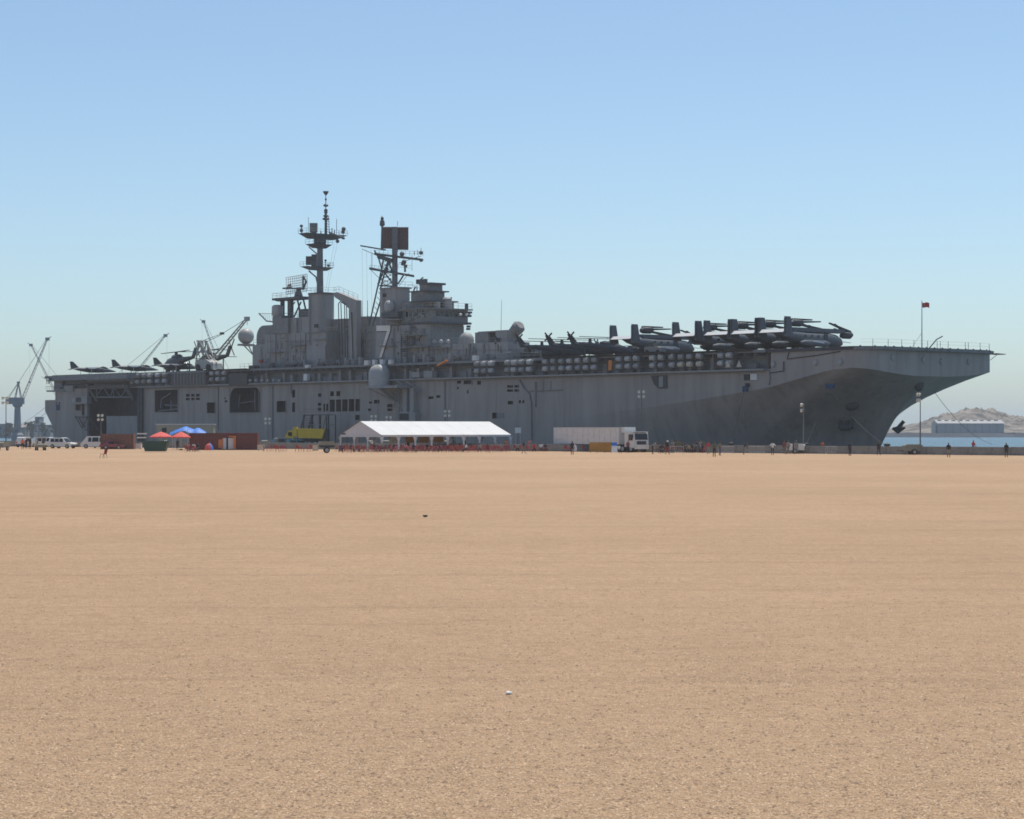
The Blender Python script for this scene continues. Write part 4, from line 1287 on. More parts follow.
# ------------------------------------------------------------------ AIRCRAFT on the flight deck
def place(o, s, t, hs, ht, z=DECK):
    """stand a thing on the deck at (s, t) heading (hs, ht) in ship axes"""
    o.location = wpos(s, t, z)
    hx, hy = hs * UX + ht * NX, hs * UY + ht * NY
    o.rotation_euler = (0, 0, atan2(hy, hx))
def wheel(parent, x, y, r=.33, wd=.22, z=0):
    b = MB().tube((x, y - wd / 2, r + z), (x, y + wd / 2, r + z), r, r, 12)
    o = b.build("wheel", M['tyre'], parent)
    return o
def make_tiltrotor(label):
    t = thing("tiltrotor_aircraft", label, "aircraft", group="folded tiltrotors parked along the deck edge")
    b = MB().loft([(-8.4, 0, 2.75, .25, .22), (-7.0, 0, 2.55, .85, .55), (-4.0, 0, 2.15, 1.2, .98), (-1, 0, 1.85, 1.25, 1.15), (4.5, 0, 1.85, 1.25, 1.15), (6.6, 0, 1.75, 1.12, 1.0), (7.9, 0, 1.5, .75, .7), (8.7, 0, 1.3, .2, .2)], 14, power=.8)
    b.build("fuselage", M['air'], t, True)
    for d in (-1, 1):
        MB().loft([(-3.6, d * 1.5, 1.15, .15, .2), (-2.5, d * 1.6, 1.1, .5, .55), (2.5, d * 1.6, 1.1, .5, .55), (3.8, d * 1.45, 1.15, .15, .2)], 10).build("sponson", M['air'], t, True)
        fo = MB().hexa([(-8.9, d * 2.75 - .12, 2.0), (-6.9, d * 2.75 - .12, 2.0), (-6.9, d * 2.75 + .12, 2.0), (-8.9, d * 2.75 + .12, 2.0),
                        (-8.9, d * 2.75 - .08, 5.2), (-7.5, d * 2.75 - .08, 5.2), (-7.5, d * 2.75 + .08, 5.2), (-8.9, d * 2.75 + .08, 5.2)]).build("tail_fin", M['air'], t)
        wheel(t, -1.6, d * 1.7, .38)
    MB().box(-8.3, -7.0, -2.7, 2.7, 3.02, 3.2).build("tailplane", M['air'], t)
    MB().hexa([(-9.15, -2.6, 2.70), (-9.1, -2.6, 2.64), (-9.1, 2.6, 2.64), (-9.15, 2.6, 2.70), (-8.4, -2.6, 3.24), (-8.3, -2.6, 3.16), (-8.3, 2.6, 3.16), (-8.4, 2.6, 3.24)]).build("elevator_flap", M['airl'], t)  # sunlit look of the drooped flap is put into its pale colour
    wheel(t, 5.8, 0, .3)
    MB().box(5.7, 5.9, -.1, .1, .3, 1.1).build("nose_gear_strut", M['airl'], t)
    MB().box(-4.5, 8.6, -.8, .8, 3.0, 3.65).build("stowed_wing", M['air'], t)
    MB().loft([(6.7, 0, 1.95, .95, .55), (7.5, 0, 1.75, .75, .5), (8.1, 0, 1.5, .45, .3)], 10).build("windscreen", M['glass'], t, True)
    MB().hexa([(-1.2, -2.16, 1.35), (1.6, -2.16, 1.1), (1.6, -2.12, 1.1), (-1.2, -2.12, 1.35), (-1.2, -2.14, 1.6), (1.6, -2.14, 1.3), (1.6, -2.08, 1.3), (-1.2, -2.08, 1.6)]).build("sponson_glint", M['airl'], t)  # pale slab paints the glint on the sponson fairing
    MB().box(2.6, 3.6, -1.275, -1.2, 1.4, 2.7).build("crew_door", M['air2'], t)
    for x_ in (-2.2, -.6, 1.0): MB().box(x_, x_ + .5, -1.275, -1.2, 2.1, 2.5).build("cabin_window", M['glass'], t)
    MB().box(-7.4, -4.2, -.9, .9, 1.55, 1.62).build("cargo_ramp", M['air2'], t)
    MB().tube((8.2, -.5, 1.6), (10.4, -.5, 1.5), .07, .05, 6).build("refuel_probe", M['airl'], t)
    for d in (-1, 1): MB().box(-8.92, -8.6, d * 2.75 - .13, d * 2.75 + .13, 2.3, 4.9).build("rudder", M['air2'], t)
    # nacelles over tail and nose, blades folded inwards over the wing
    for sgn, hx, hz, tips in ((-1, -3.6, 4.6, ((1.4, .35, 5.05), (2.6, -.45, 4.75), (1.2, .1, 3.7), (4.4, .9, 3.7))), (1, 10.8, 2.95, ((5.6, .1, 4.65), (7.6, .7, 4.55), (6.0, -.6, 3.7)))):
        n = MB().loft([(hx - sgn * .9 - 1.5, 0, hz - .3, .3, .35), (hx - sgn * .9 - 1.0, 0, hz - .2, .55, .6), (hx - sgn * .9 + .8, 0, hz - .2, .55, .6), (hx - sgn * .9 + 1.4, 0, hz - .1, .3, .3)], 12)
        no = n.build("engine_nacelle", M['air2'], t, True)
        h = MB().dome((hx, 0, hz), .45, -1, 10, 7)
        h.build("rotor_hub", M['blade'], t, True)
        for k_, tip in enumerate(tips):
            a = Vector((hx + (0 if k_ < 2 else -sgn * .8), tip[1] * .4, hz + (.35 if k_ == 0 else -.1 * k_)))
            e = Vector(tip)
            d = (e - a).normalized()
            sd_ = Vector((0, .3, 0)); up_ = Vector((0, 0, .2))
            MB().hexa([a - sd_ - up_, e - sd_ * .6 - up_ * .5, e + sd_ * .6 - up_ * .5, a + sd_ - up_, a - sd_ + up_, e - sd_ * .6 + up_ * .5, e + sd_ * .6 + up_ * .5, a + sd_ + up_]).build("rotor_blade", M['blade'], t)
    return t
tr0 = make_tiltrotor("folded grey tiltrotor apart from the rest, second-nearest the helicopters")
place(tr0, qs(621, .4), 9.4, 0.02, 1)
tr0["label"] = "folded grey tiltrotor parked alone just forward of the attack helicopters"
for (x, lab, rot) in ((684.5, "folded grey tiltrotor aftmost of the tight row of four near the bow", .03), (715.5, "folded grey tiltrotor second from aft in the tight row of four", 0),
                      (743.2, "folded grey tiltrotor third from aft in the tight row of four", .02), (770.3, "folded grey tiltrotor nearest the bow, its nose rotors in full view", -.02)):
    c = copy_tree(tr0, None, label=lab)
    place(c, qs(x, .4), 9.4, rot, 1)

def make_helicopter(name, label, group, big, k=1.0):
    t = thing(name, label, "helicopter", group=group)
    fus, m = (([(-2.6, 0, 2.3, .5, .7), (-1, 0, 1.9, 1.1, 1.25), (3.0, 0, 1.75, 1.15, 1.2), (4.8, 0, 1.45, .95, .8), (5.9, 0, 1.15, .3, .3)], 'air2') if big else
              ([(-2.4, 0, 2.0, .35, .4), (-1, 0, 1.75, .7, .95), (2.0, 0, 1.6, .65, .95), (4.0, 0, 1.35, .5, .6), (5.4, 0, 1.05, .2, .2)], 'air2'))
    MB().loft(fus, 14, power=.85).build("fuselage", M[m], t, True)
    tx, tz = (-9.2, 3.0) if big else (-8.2, 2.6)
    MB().loft([(-2.3, 0, 2.4 if big else 2.05, .55, .6), (tx + 1.2, 0, tz - .3, .28, .32), (tx + .3, 0, tz - .1, .2, .25)], 10).build("tail_boom", M[m], t, True)
    MB().hexa([(tx - .1, -.08, tz - .5), (tx + 1.6, -.08, tz - .5), (tx + 1.6, .08, tz - .5), (tx - .1, .08, tz - .5), (tx - 1.1, -.06, tz + 1.5), (tx - .2, -.06, tz + 1.5), (tx - .2, .06, tz + 1.5), (tx - 1.1, .06, tz + 1.5)]).build("tail_fin", M[m], t)
    MB().box(tx + .6, tx + 1.5, -1.9, 1.9, tz - .45, tz - .37).build("tailplane", M['air'], t)
    L = 2.05 if big else 1.05
    hub = Vector((tx - .6, -.35, tz + 1.2))
    MB().dome(tuple(hub), .2, -1, 8, 6).build("tail_rotor_hub", M['blade'], t)
    for a in (45, 135, 225, 315):
        d = Vector((cos(radians(a)), 0, sin(radians(a))))
        pn = Vector((-d.z, 0, d.x)) * .14
        y_ = Vector((0, .05, 0))
        e = hub + d * L
        MB().hexa([hub - pn - y_, e - pn - y_, e + pn - y_, hub + pn - y_, hub - pn + y_, e - pn + y_, e + pn + y_, hub + pn + y_]).build("tail_rotor_blade", M['blade'], t)
    hz = 4.0 if big else 3.7
    MB().loft([(3.0, 0, 0, .3, .3)] and [(2.7, .4, 0, .55, .55), (hz - .5, .4, 0, .3, .3), (hz, .4, 0, .28, .28)], 10, axis='z').build("rotor_mast", M[m], t)
    MB().loft([(-2, 0, 3.0, .3, .3), (-1.2, 0, 3.1, .75, .45), (1.2, 0, 3.05, .7, .45), (2.1, 0, 2.8, .3, .2)] if big else [(-2, 0, 2.6, .3, .3), (-1, 0, 2.7, .55, .4), (1, 0, 2.6, .5, .35), (1.6, 0, 2.4, .2, .15)], 10).build("engine_cowling", M[m], t, True)
    for k_, (ex, ey, ez) in enumerate(((-7.6, 1.1, -.1), (-7.4, -1.1, -.15), (7.3, .3, -.1), (-7.5, .2, .1)) if big else ((7.0, 0, .0), (-7.0, 0, .05))):
        a = Vector((.4, 0, hz)); e = Vector((.4 + ex, ey, hz + ez))
        MB().hexa([a + Vector((0, -.22, -.05)), e + Vector((0, -.2, -.04)), e + Vector((0, .2, -.04)), a + Vector((0, .22, -.05)), a + Vector((0, -.22, .07)), e + Vector((0, -.2, .05)), e + Vector((0, .2, .05)), a + Vector((0, .22, .07))]).build("rotor_blade", M['blade'], t)
    MB().loft([(fus[-2][0] - 1.2, 0, fus[-2][2] + .55, fus[-2][3] * .9, .42), (fus[-2][0] + .2, 0, fus[-2][2] + .35, fus[-2][3] * .7, .3), (fus[-1][0] - .4, 0, fus[-1][2] + .25, .2, .1)], 10).build("cockpit_glass", M['glass'], t, True)
    for d in (-1, 1):
        wheel(t, 2.2, d * 1.25, .35)
        MB().box(2.1, 2.3, min(d * .6, d * 1.2), max(d * .6, d * 1.2), .4, .9).build("gear_strut", M[m], t)
        if not big: MB().box(-.2, 1.0, min(d * .6, d * 1.7), max(d * .6, d * 1.7), 1.3, 1.5).build("stub_wing", M[m], t)
    wheel(t, tx + 2.5 if big else -5.5, 0, .25)
    MB().box((tx + 2.4 if big else -5.6), (tx + 2.6 if big else -5.4), -.08, .08, .3, 2.2).build("tail_wheel_strut", M[m], t)
    return t
g = "dark helicopters parked aft of the island"
h1 = make_helicopter("transport_helicopter", "dark transport helicopter with folded blades left of the deck crane", g, True)
h1.scale = (1.25,) * 3
place(h1, qs(177, 11), 11, -.97, .22)
h2 = copy_tree(h1, None, label="dark transport helicopter whose crossed tail rotor shows right of the deck crane")
place(h2, qs(212, 11), 10.5, -.97, .22)
g = "attack helicopters parked forward of the island"
a1 = make_helicopter("attack_helicopter", "slim attack helicopter aftmost of the three beside the island's forward end", g, False)
a1.scale = (.98,) * 3
place(a1, qs(560, 9), 9.0, .25, .97)
for x, lab in ((585, "slim attack helicopter in the middle of the three forward of the island"), (606, "slim attack helicopter next to the lone tiltrotor's tail")):
    c = copy_tree(a1, None, label=lab)
    place(c, qs(x, 9), 9.8, .2 + random.uniform(-.1, .1), .97)

for x, t_, hs, lab in ((640, 20, -.2, "dark attack helicopter inboard behind the lone tiltrotor"), (662, 21, .1, "dark attack helicopter inboard just aft of the tight tiltrotor row"), (575, 19, .3, "dark attack helicopter inboard behind the front three"), (540, 12, .3, "dark attack helicopter closest to the missile launcher")):
    c = copy_tree(a1, None, label=lab)
    place(c, qs(x, t_), t_, hs, -.97 if t_ > 18 else .97)
def make_jet(label):
    t = thing("jump_jet", label, "jet", group="jump jets parked on the stern")
    MB().loft([(-6.6, 0, 2.1, .12, .15), (-4.5, 0, 1.95, .5, .5), (-1, 0, 1.75, .8, .8), (2, 0, 1.75, .85, .8), (4.6, 0, 1.7, .6, .6), (6.4, 0, 1.5, .3, .3), (7.4, 0, 1.4, .06, .06)], 14).build("fuselage", M['air'], t, True)
    MB().hexa([(-7.0, -.08, 2.2), (-4.2, -.1, 2.2), (-4.2, .1, 2.2), (-7.0, .08, 2.2), (-7.3, -.04, 4.15), (-6.3, -.04, 4.15), (-6.3, .04, 4.15), (-7.3, .04, 4.15)]).build("tail_fin", M['air2'], t)
    for d in (-1, 1):
        MB().hexa([(-2.6, d * .5, 2.35), (2.0, d * .5, 2.35), (-1.6, d * 4.6, 1.9), (-3.2, d * 4.6, 1.9), (-2.6, d * .5, 2.5), (2.0, d * .5, 2.6), (-1.6, d * 4.6, 2.0), (-3.2, d * 4.6, 2.0)]).build("wing", M['air'], t)
        MB().hexa([(-6.6, d * .3, 2.1), (-5.0, d * .3, 2.15), (-6.2, d * 2.1, 1.8), (-7.0, d * 2.1, 1.8), (-6.6, d * .3, 2.2), (-5.0, d * .3, 2.27), (-6.2, d * 2.1, 1.88), (-7.0, d * 2.1, 1.88)]).build("tailplane", M['air'], t)
        MB().loft([(.3, d * .95, 1.75, .45, .6), (2.0, d * 1.0, 1.8, .5, .65), (2.6, d * .95, 1.8, .45, .6)], 10).build("air_intake", M['air2'], t, True)
        MB().tube((-2.2, d * 3.8, 2.0), (-2.2, d * 3.8, .4), .08, n=5).build("outrigger_strut", M['airl'], t)
        wheel(t, -2.2, d * 3.8, .2, .14)
    MB().loft([(1.9, 0, 2.3, .25, .2), (3.0, 0, 2.45, .5, .5), (4.2, 0, 2.25, .45, .42), (5.3, 0, 1.95, .15, .1)], 10).build("canopy", M['glass'], t, True)
    for x in (-1.2, 3.2):
        wheel(t, x, 0, .32); MB().box(x - .08, x + .08, -.08, .08, .3, 1.2).build("gear_strut", M['airl'], t)
    return t
j1 = make_jet("grey jump jet with dark swept fin, nearest the stern")
j1.scale = (.82,) * 3
place(j1, qs(93, 8), 8.0, .1, .98)
for x, lab in ((135, "pale-winged grey jump jet, middle one of the three on the stern"), (177, "grey jump jet tucked beside the nose of the transport helicopter")):
    c = copy_tree(j1, None, label=lab)
    place(c, qs(x, 8), 8.0, .1, .98)

# deck crash crane
M['craneg'] = mat("crane_pale_paint", (0.36, 0.37, 0.35), .6, .15, 1)
k = thing("deck_crane_vehicle", "pale wheeled salvage crane with long raised boom on the flight deck", "crane")
place(k, qs(208, 4), 4.5, 1, .0)
Kx = lambda px, py: (qs(px, 4.5) - qs(208, 4), q(px, py, 4.5)[1] - DECK)
b = MB()
b.prism([Kx(199.5, 369), Kx(218, 369), Kx(217, 363.5), Kx(211, 359.5), Kx(200.5, 359.5)], 'y', -1.3, 1.3)
b.build("crane_body", M['craneg'], k)
b = MB()
for y_ in (-1.0, 1.0):
    for (a_, c_) in (((200, 361), (200.5, 341)), ((203, 341), (213, 362)), ((203, 341), (207, 361)), ((200.3, 352), (209, 352)), ((200.3, 356), (207, 347)), ((210, 361), (203, 350)), ((200.5, 341), (204, 341)), ((201, 352), (203.5, 342)), ((206, 352), (204, 342))):
        A_, C_ = Kx(*a_), Kx(*c_)
        b.tube((A_[0], y_, A_[1]), (C_[0], y_ * .6, C_[1]), .17, n=5)
b.build("crane_mast_frame", M['craneg'], k)
b = MB()
for y_ in (-.55, .55):
    A_, C_ = Kx(214.5, 358), Kx(247, 318.5)
    b.tube((A_[0], y_, A_[1]), (C_[0], y_ * .5, C_[1]), .2, .15, 6)
for i in range(12):
    f_ = i / 12; A_, C_ = Kx(214.5 + 32.5 * f_, 358 - 39.5 * f_), Kx(214.5 + 32.5 * (f_ + .08), 358 - 39.5 * (f_ + .08))
    b.tube((A_[0], -.5, A_[1]), (C_[0], .5, C_[1]), .06, n=4)
C_ = Kx(247, 318.8); b.cbox((C_[0], 0, C_[1]), .9, .9, .9)
b.build("crane_boom", M['craneg'], k)
b = MB()
for a_, c_ in (((202, 341), (221, 334)), ((204, 343), (222, 334.5)), ((222.5, 333.5), (246, 319)), ((247, 319), (247.3, 325))):
    A_, C_ = Kx(*a_), Kx(*c_)
    b.tube((A_[0], 0, A_[1]), (C_[0], 0, C_[1]), .06, n=4)
A_ = Kx(222, 333.4); b.cbox((A_[0], 0, A_[1]), 1.1, .5, .5)
b.build("crane_cables", M['wire'], k)
for x in (-2.6, 1.6):
    for y_ in (-1.4, 1.4):
        wheel(k, x, y_, .75, .5)
b = MB(); b.box(-1.7, -.6, -1.1, .2, 2.2, 3.3); b.build("crane_cab", M['glass'], k)

def tow_tractor(label, s, t, col):
    k = thing("tow_tractor", label, "tractor", group="deck tractors")
    place(k, s, t, 1, .2)
    MB().prism([(-1.7, .4), (1.7, .4), (1.7, 1.1), (.4, 1.25), (-1.7, 1.3)], 'y', -.8, .8).build("body", col, k)
    MB().box(-.9, .1, -.7, .7, 1.3, 2.0).build("cab", M['glass'], k)
    for x in (-1.1, 1.1):
        for y_ in (-.75, .75): wheel(k, x, y_, .38)
tow_tractor("dark deck tractor between the launcher and the attack helicopters", qs(528, 4), 4.5, M['air2'])
tow_tractor("grey deck tractor half hidden under the forward tiltrotors", qs(655, 3), 3.0, M['isl2'])

# ------------------------------------------------------------------ FAR SHORE
def hills_material():
    m = bpy.data.materials.new("rocky_hillside")
    m.use_nodes = True
    n, l = m.node_tree.nodes, m.node_tree.links
    b = n["Principled BSDF"]; b.inputs["Roughness"].default_value = .95
    tc = n.new("ShaderNodeTexCoord")
    z = n.new("ShaderNodeTexNoise"); z.inputs["Scale"].default_value = .045; z.inputs["Detail"].default_value = 8; z.inputs["Roughness"].default_value = .7
    l.new(tc.outputs["Object"], z.inputs["Vector"])
    cr = n.new("ShaderNodeValToRGB")
    e = cr.color_ramp.elements
    e[0].position, e[0].color = .42, (.075, .07, .062, 1)
    e[1].position, e[1].color = .60, (.31, .27, .225, 1)
    x = e.new(.5); x.color = (.22, .185, .155, 1)
    l.new(z.outputs["Fac"], cr.inputs[0])
    l.new(cr.outputs[0], b.inputs["Base Color"])
    bp = n.new("ShaderNodeBump"); bp.inputs["Strength"].default_value = 1; bp.inputs["Distance"].default_value = 6
    l.new(z.outputs["Fac"], bp.inputs["Height"]); l.new(bp.outputs[0], b.inputs["Normal"])
    return m
M['hill'] = hills_material()
from mathutils import noise as mnoise
prof = [(-260, 421), (-120, 423), (-40, 424), (0, 425), (40, 426), (80, 428), (140, 428), (700, 428), (860, 428), (890, 427), (905, 423.5), (925, 418.5), (935, 416.5), (945, 411), (955, 411.5), (962, 407.5), (975, 407), (990, 410), (1005, 412), (1015, 415.5), (1024, 414), (1050, 412), (1100, 418), (1200, 421), (1300, 424)]
def skyline(px):
    for (a, ya), (b, yb) in zip(prof[:-1], prof[1:]):
        if px <= b: return ya + (yb - ya) * max(0, px - a) / (b - a)
    return prof[-1][1]
hv, hf = [], []
nxh, nyh = 1000, 46
for j in range(nyh):
    for i in range(nxh):
        Y = 1790 + 560 * (j / (nyh - 1)) ** 1.2
        px = -260 + 1560 * i / (nxh - 1)
        X = (px - CX) / F * 1950 * (Y / 1950)
        top = CAMZ + (HOR - skyline(px)) / F * 2050 + .6
        f_ = min(1, (j / (nyh - 1)) / .46)
        rise = f_ ** .8 if f_ < 1 else 1 - .35 * ((j / (nyh - 1)) - .46)
        nz_ = mnoise.fractal(Vector((X * .012, Y * .012, 3.1)), 1, 2, 6)
        crag = abs(mnoise.fractal(Vector((X * .05, Y * .03, 9.1)), .7, 2, 6))
        h = -2.6 + (top) * rise * (1 + .16 * nz_) + (crag * 7.0 - 2.4) * f_ * (.35 + .65 * (top > 14))
        hv.append((X, Y, max(h, -3.2) if j else -4))
for j in range(nyh - 1):
    for i in range(nxh - 1):
        a = j * nxh + i
        hf.append((a, a + 1, a + nxh + 1, a + nxh))
MB().add(hv, hf).build("hills", M['hill'], smooth=True, kind="structure")
# flat shore strip in front of the hills
M['shore'] = mat("shore_rock", (0.055, 0.065, 0.085), .9, .3, .05)
b = MB()
random.seed(3)
pts_t = []
for i in range(0, 90):
    X = -1150 + i * 28
    b.hexa([(X, 1700, -4), (X + 28.5, 1700, -4), (X + 28.5, 1795, -4), (X, 1795, -4), (X, 1706, random.uniform(-.2, 1.2)), (X + 28.5, 1706, random.uniform(-.2, 1.2)), (X + 28.5, 1795, .5), (X, 1795, .5)])
b.build("shoreline", M['shore'], kind="structure")
# long pale warehouse at the foot of the hills
M['ware'] = mat("pale_metal_cladding", (0.33, 0.33, 0.325), .6, .12, .05, stretch=(1, 1, .3))
M['waredark'] = mat("warehouse_trim_grey", (0.2, 0.23, 0.26), .7, .1, .1)  # darker grey of pilasters, door and crane cabs
wh = thing("harbour_warehouse", "long pale grey-blue warehouse at the foot of the rocky hills", "building", far(938, 434, 1760))
Lw, Hw = (1004 - 938) / F * 1760, 11.5
MB().box(0, Lw, 0, 26, -3, Hw - 3).build("wall", M['ware'], wh)
MB().prism([(-.6, Hw - 3), (13, Hw - .2), (26.6, Hw - 3)], 'x', -.6, Lw + .6).build("roof", M['ware'], wh)
wp = MB().box(0, .35, -.25, -.02, -3, Hw - 3.2).mesh("wall_pilaster", M['waredark'])
for i in range(1, 9): link("wall_pilaster", wp, wh, (Lw * i / 9, 0, 0))
MB().box(28, 31, -.3, -.02, -2.5, 3).build("door", M['waredark'], wh)
MB().box(-1.5, -.7, 3, 20, -3, Hw - 4).build("annex_wall", M['ware'], wh)
vme = MB().box(-1.4, 1.4, -1, 1, 0, .8).mesh("roof_vent", M['ware'])
for i in range(9): link("roof_vent", vme, wh, (3 + i * Lw / 9.3, 10, Hw - 1))
# left shore buildings
M['fb1'] = mat("brown_far_wall", (0.27, 0.235, 0.215), .9, .15, .1)
M['fb2'] = mat("grey_far_wall", (0.20, 0.22, 0.24), .9, .15, .1)
M['fb3'] = mat("dark_far_wall", (0.12, 0.135, 0.155), .9, .2, .1)
fw = MB().box(-.8, .8, -.15, 0, -.8, .8).mesh("window", M['black'])
def far_house(label, x0, x1, ytop, ybot, Y, m, tower=0, flat=True):
    c = far((x0 + x1) / 2, ybot, Y)
    W_, H_ = (x1 - x0) / F * Y, (ybot - ytop) / F * Y
    t = thing("shore_building", label, "building", c, group="buildings on the far left shore")
    MB().box(-W_ / 2, W_ / 2, 0, 14, -4, H_).build("wall", M[m], t)
    if flat: MB().box(-W_ / 2 - .3, W_ / 2 + .3, -.3, 14.3, H_ + .01, H_ + .5).build("roof", M['fb2'], t)
    else: MB().prism([(-.5, H_), (7, H_ + 2.4), (14.5, H_)], 'x', -W_ / 2 - .4, W_ / 2 + .4).build("roof", M['fb1'], t)
    n_, r_ = max(1, int(W_ / 4.2)), max(1, int(H_ / 4))
    for a in range(n_):
        for c_ in range(r_):
            link("window", fw, t, (-W_ / 2 + (a + .5) * W_ / n_, -.02, 2 + c_ * H_ / r_))
far_house("brown harbour shed just right of the left lamp mast", 12, 25, 427.5, 437.5, 1480, 'fb1', flat=False)
far_house("tall slim grey tower block on the far left shore", 35, 39.5, 417.5, 437, 1560, 'fb2')
far_house("dark low block left of the tall slim tower", 25.5, 34, 424.5, 437.5, 1540, 'fb3')
far_house("grey block between the slim tower and the stern", 40.5, 49, 425.5, 437.5, 1520, 'fb2')
far_house("low dark block touching the warship's stern outline", 49.5, 60, 427, 437.5, 1550, 'fb3')
far_house("grey low block at the left edge of the shore", -4, 11, 424.5, 437.5, 1570, 'fb2')
far_house("dark flat-roofed block beyond the left picture edge", -22, -6, 426, 437.5, 1540, 'fb3')

# trees on the left shore
M['treeleaf'] = mat("far_tree_leaf", (0.07, 0.085, 0.06), .9, .3, .3)
M['trunk'] = mat("tree_trunk", (0.12, 0.09, 0.07), .9, .2, 1)
def far_tree(px, ytop, Y, label, seed):
    c = far(px, 437.5, Y)
    H_ = (437.5 - ytop) / F * Y
    t = thing("shore_tree", label, "tree", c, group="trees on the far left shore")
    MB().tube((0, 0, -4), (0, 0, H_ * .6), .35, .15, 6).build("trunk", M['trunk'], t)
    rnd = random.Random(seed)
    b = MB()
    for i in range(260):
        a, r_, h_ = rnd.uniform(0, 2 * pi), H_ * .36 * sqrt(rnd.random()), rnd.uniform(.35, 1.0)
        r_ *= (1.2 - h_ * .7)
        p = Vector((r_ * cos(a), r_ * sin(a), H_ * h_))
        d1 = Vector((rnd.uniform(-1, 1), rnd.uniform(-1, 1), rnd.uniform(-1, 1))).normalized() * .55
        d2 = d1.cross(Vector((rnd.uniform(-1, 1), rnd.uniform(-1, 1), rnd.uniform(-1, 1)))).normalized() * .45
        b.add([p - d1, p + d2, p + d1, p - d2], [(0, 1, 2, 3)])
    b.build("crown", M['treeleaf'], t)
for i, (px, yt, lab) in enumerate(((9, 423, "dark tree left of the brown harbour shed"), (27, 422.3, "dark tree behind the brown shed's right end"), (32, 421.5, "dark tree just left of the slim tower"), (43, 423, "dark tree just right of the slim tower"), (54, 424, "dark tree nearest the warship's stern on the shore"))):
    far_tree(px, yt, 1475 + 12 * i, lab, 40 + i)

# harbour cranes
M['crane'] = mat("harbour_crane_grey", (0.21, 0.215, 0.235), .6, .1, .2)
M['crane2'] = mat("harbour_crane_pinkish", (0.30, 0.25, 0.26), .6, .1, .2)
def harbour_crane(label, Y, foot, tip, base_px, house_w=1.0):
    """foot/tip: pixel ends of the boom; base_px: pixel x of the pedestal"""
    fo, ti = far(foot[0], foot[1], Y), far(tip[0], tip[1], Y)
    base = far(base_px, 438, Y); base.z = -2.5
    t = thing("harbour_crane", label, "crane", (base.x, base.y, base.z), group="dockside luffing cranes beyond the ship")
    fo, ti = fo - base, ti - base
    sgn = 1 if ti.x > fo.x else -1
    hz = fo.z
    MB().loft([(0, 0, 0, 2.2, 2.2), (hz - 3, 0, 0, 1.5, 1.5)], 14, axis='z').build("pedestal", M['crane'], t)
    MB().lathe((0, 0, 0), [(3.2, -.5), (3.2, 3), (2.3, 4.2)], 14).build("pedestal_base", M['crane'], t)
    MB().lathe((0, 0, hz - 3.2), [(1.6, 0), (2.6, .8), (2.6, 1.6)], 14).build("slew_ring", M['crane'], t)
    MB().box(min(-5.5 * sgn, 3.2 * sgn), max(-5.5 * sgn, 3.2 * sgn), -2, 2, hz - 1.6, hz + 1.8).build("machinery_house", M['crane'], t)
    MB().box(min(2.2 * sgn, 3.8 * sgn), max(2.2 * sgn, 3.8 * sgn), -2.9, -2.05, hz - 1.5, hz + .8).build("operator_cab", M['waredark'], t)
    b = MB()
    apex = Vector((.5 * sgn, 0, hz + 9.5))
    for y_ in (-1.5, 1.5):
        b.tube((-1.2 * sgn, y_, hz + 1.5), apex + Vector((0, y_ * .2, 0)), .22, n=5)
        b.tube((1.8 * sgn, y_, hz + 1.5), apex + Vector((0, y_ * .2, 0)), .22, n=5)
        b.tube((-4.8 * sgn, y_, hz + 1.5), apex + Vector((0, y_ * .2, 0)), .12, n=5)
    b.cbox(apex, 1.4, 1.2, 1.0)
    b.build("a_frame", M['crane'], t)
    b = MB()
    d = (ti - fo); nseg = 18
    up = Vector((-d.z * sgn, 0, abs(d.x))).normalized()
    if up.z < 0: up = -up
    chords = []
    def ch(f_, k_):
        wv = (.9 if f_ < .12 else .9 * (1 - .55 * f_))
        o = [Vector((0, -wv, 0)) + up * wv * .7, Vector((0, wv, 0)) + up * wv * .7, up * -wv * .7][k_]
        return fo + d * f_ + o
    for i in range(nseg):
        f0, f1 = i / nseg, (i + 1) / nseg
        for k_ in range(3):
            b.tube(ch(f0, k_), ch(f1, k_), .11, n=4)
            b.tube(ch(f0, k_), ch(f1, (k_ + 1) % 3), .06, n=4)
    b.build("boom", M['crane2'], t)
    b = MB(); b.cbox(ti, 2.0, 1.2, 1.5)
    b.tube(ti, ti + Vector((2.0 * sgn, 0, 1.3)), .2, n=5)
    b.build("boom_head", M['crane'], t)
    b = MB()
    for y_ in (-.6, .6): b.tube(apex + Vector((0, y_, 0)), ti + Vector((-.4 * sgn, y_ * .4, .3)), .05, n=4)
    b.tube(ti + Vector((.8 * sgn, 0, 0)), ti + Vector((.8 * sgn, 0, -22)), .04, n=4)
    b.cbox(ti + Vector((.8 * sgn, 0, -22.4)), .8, .5, 1.1)
    b.build("hoist_cable", M['crane'], t)
harbour_crane("lone dockside crane left of the stern with lattice boom raised right", 1130, (22, 401), (47.5, 339), 17.5)
harbour_crane("dockside crane behind the stern whose thin boom leans left across another boom", 1330, (58, 398), (31, 345), 63)
harbour_crane("dockside crane behind the aft flight deck, boom leaning right", 1180, (121, 392), (165.5, 335.5), 116)
harbour_crane("dockside crane behind the deck crane with boom leaning left", 1240, (228, 392), (203.5, 321.5), 233)

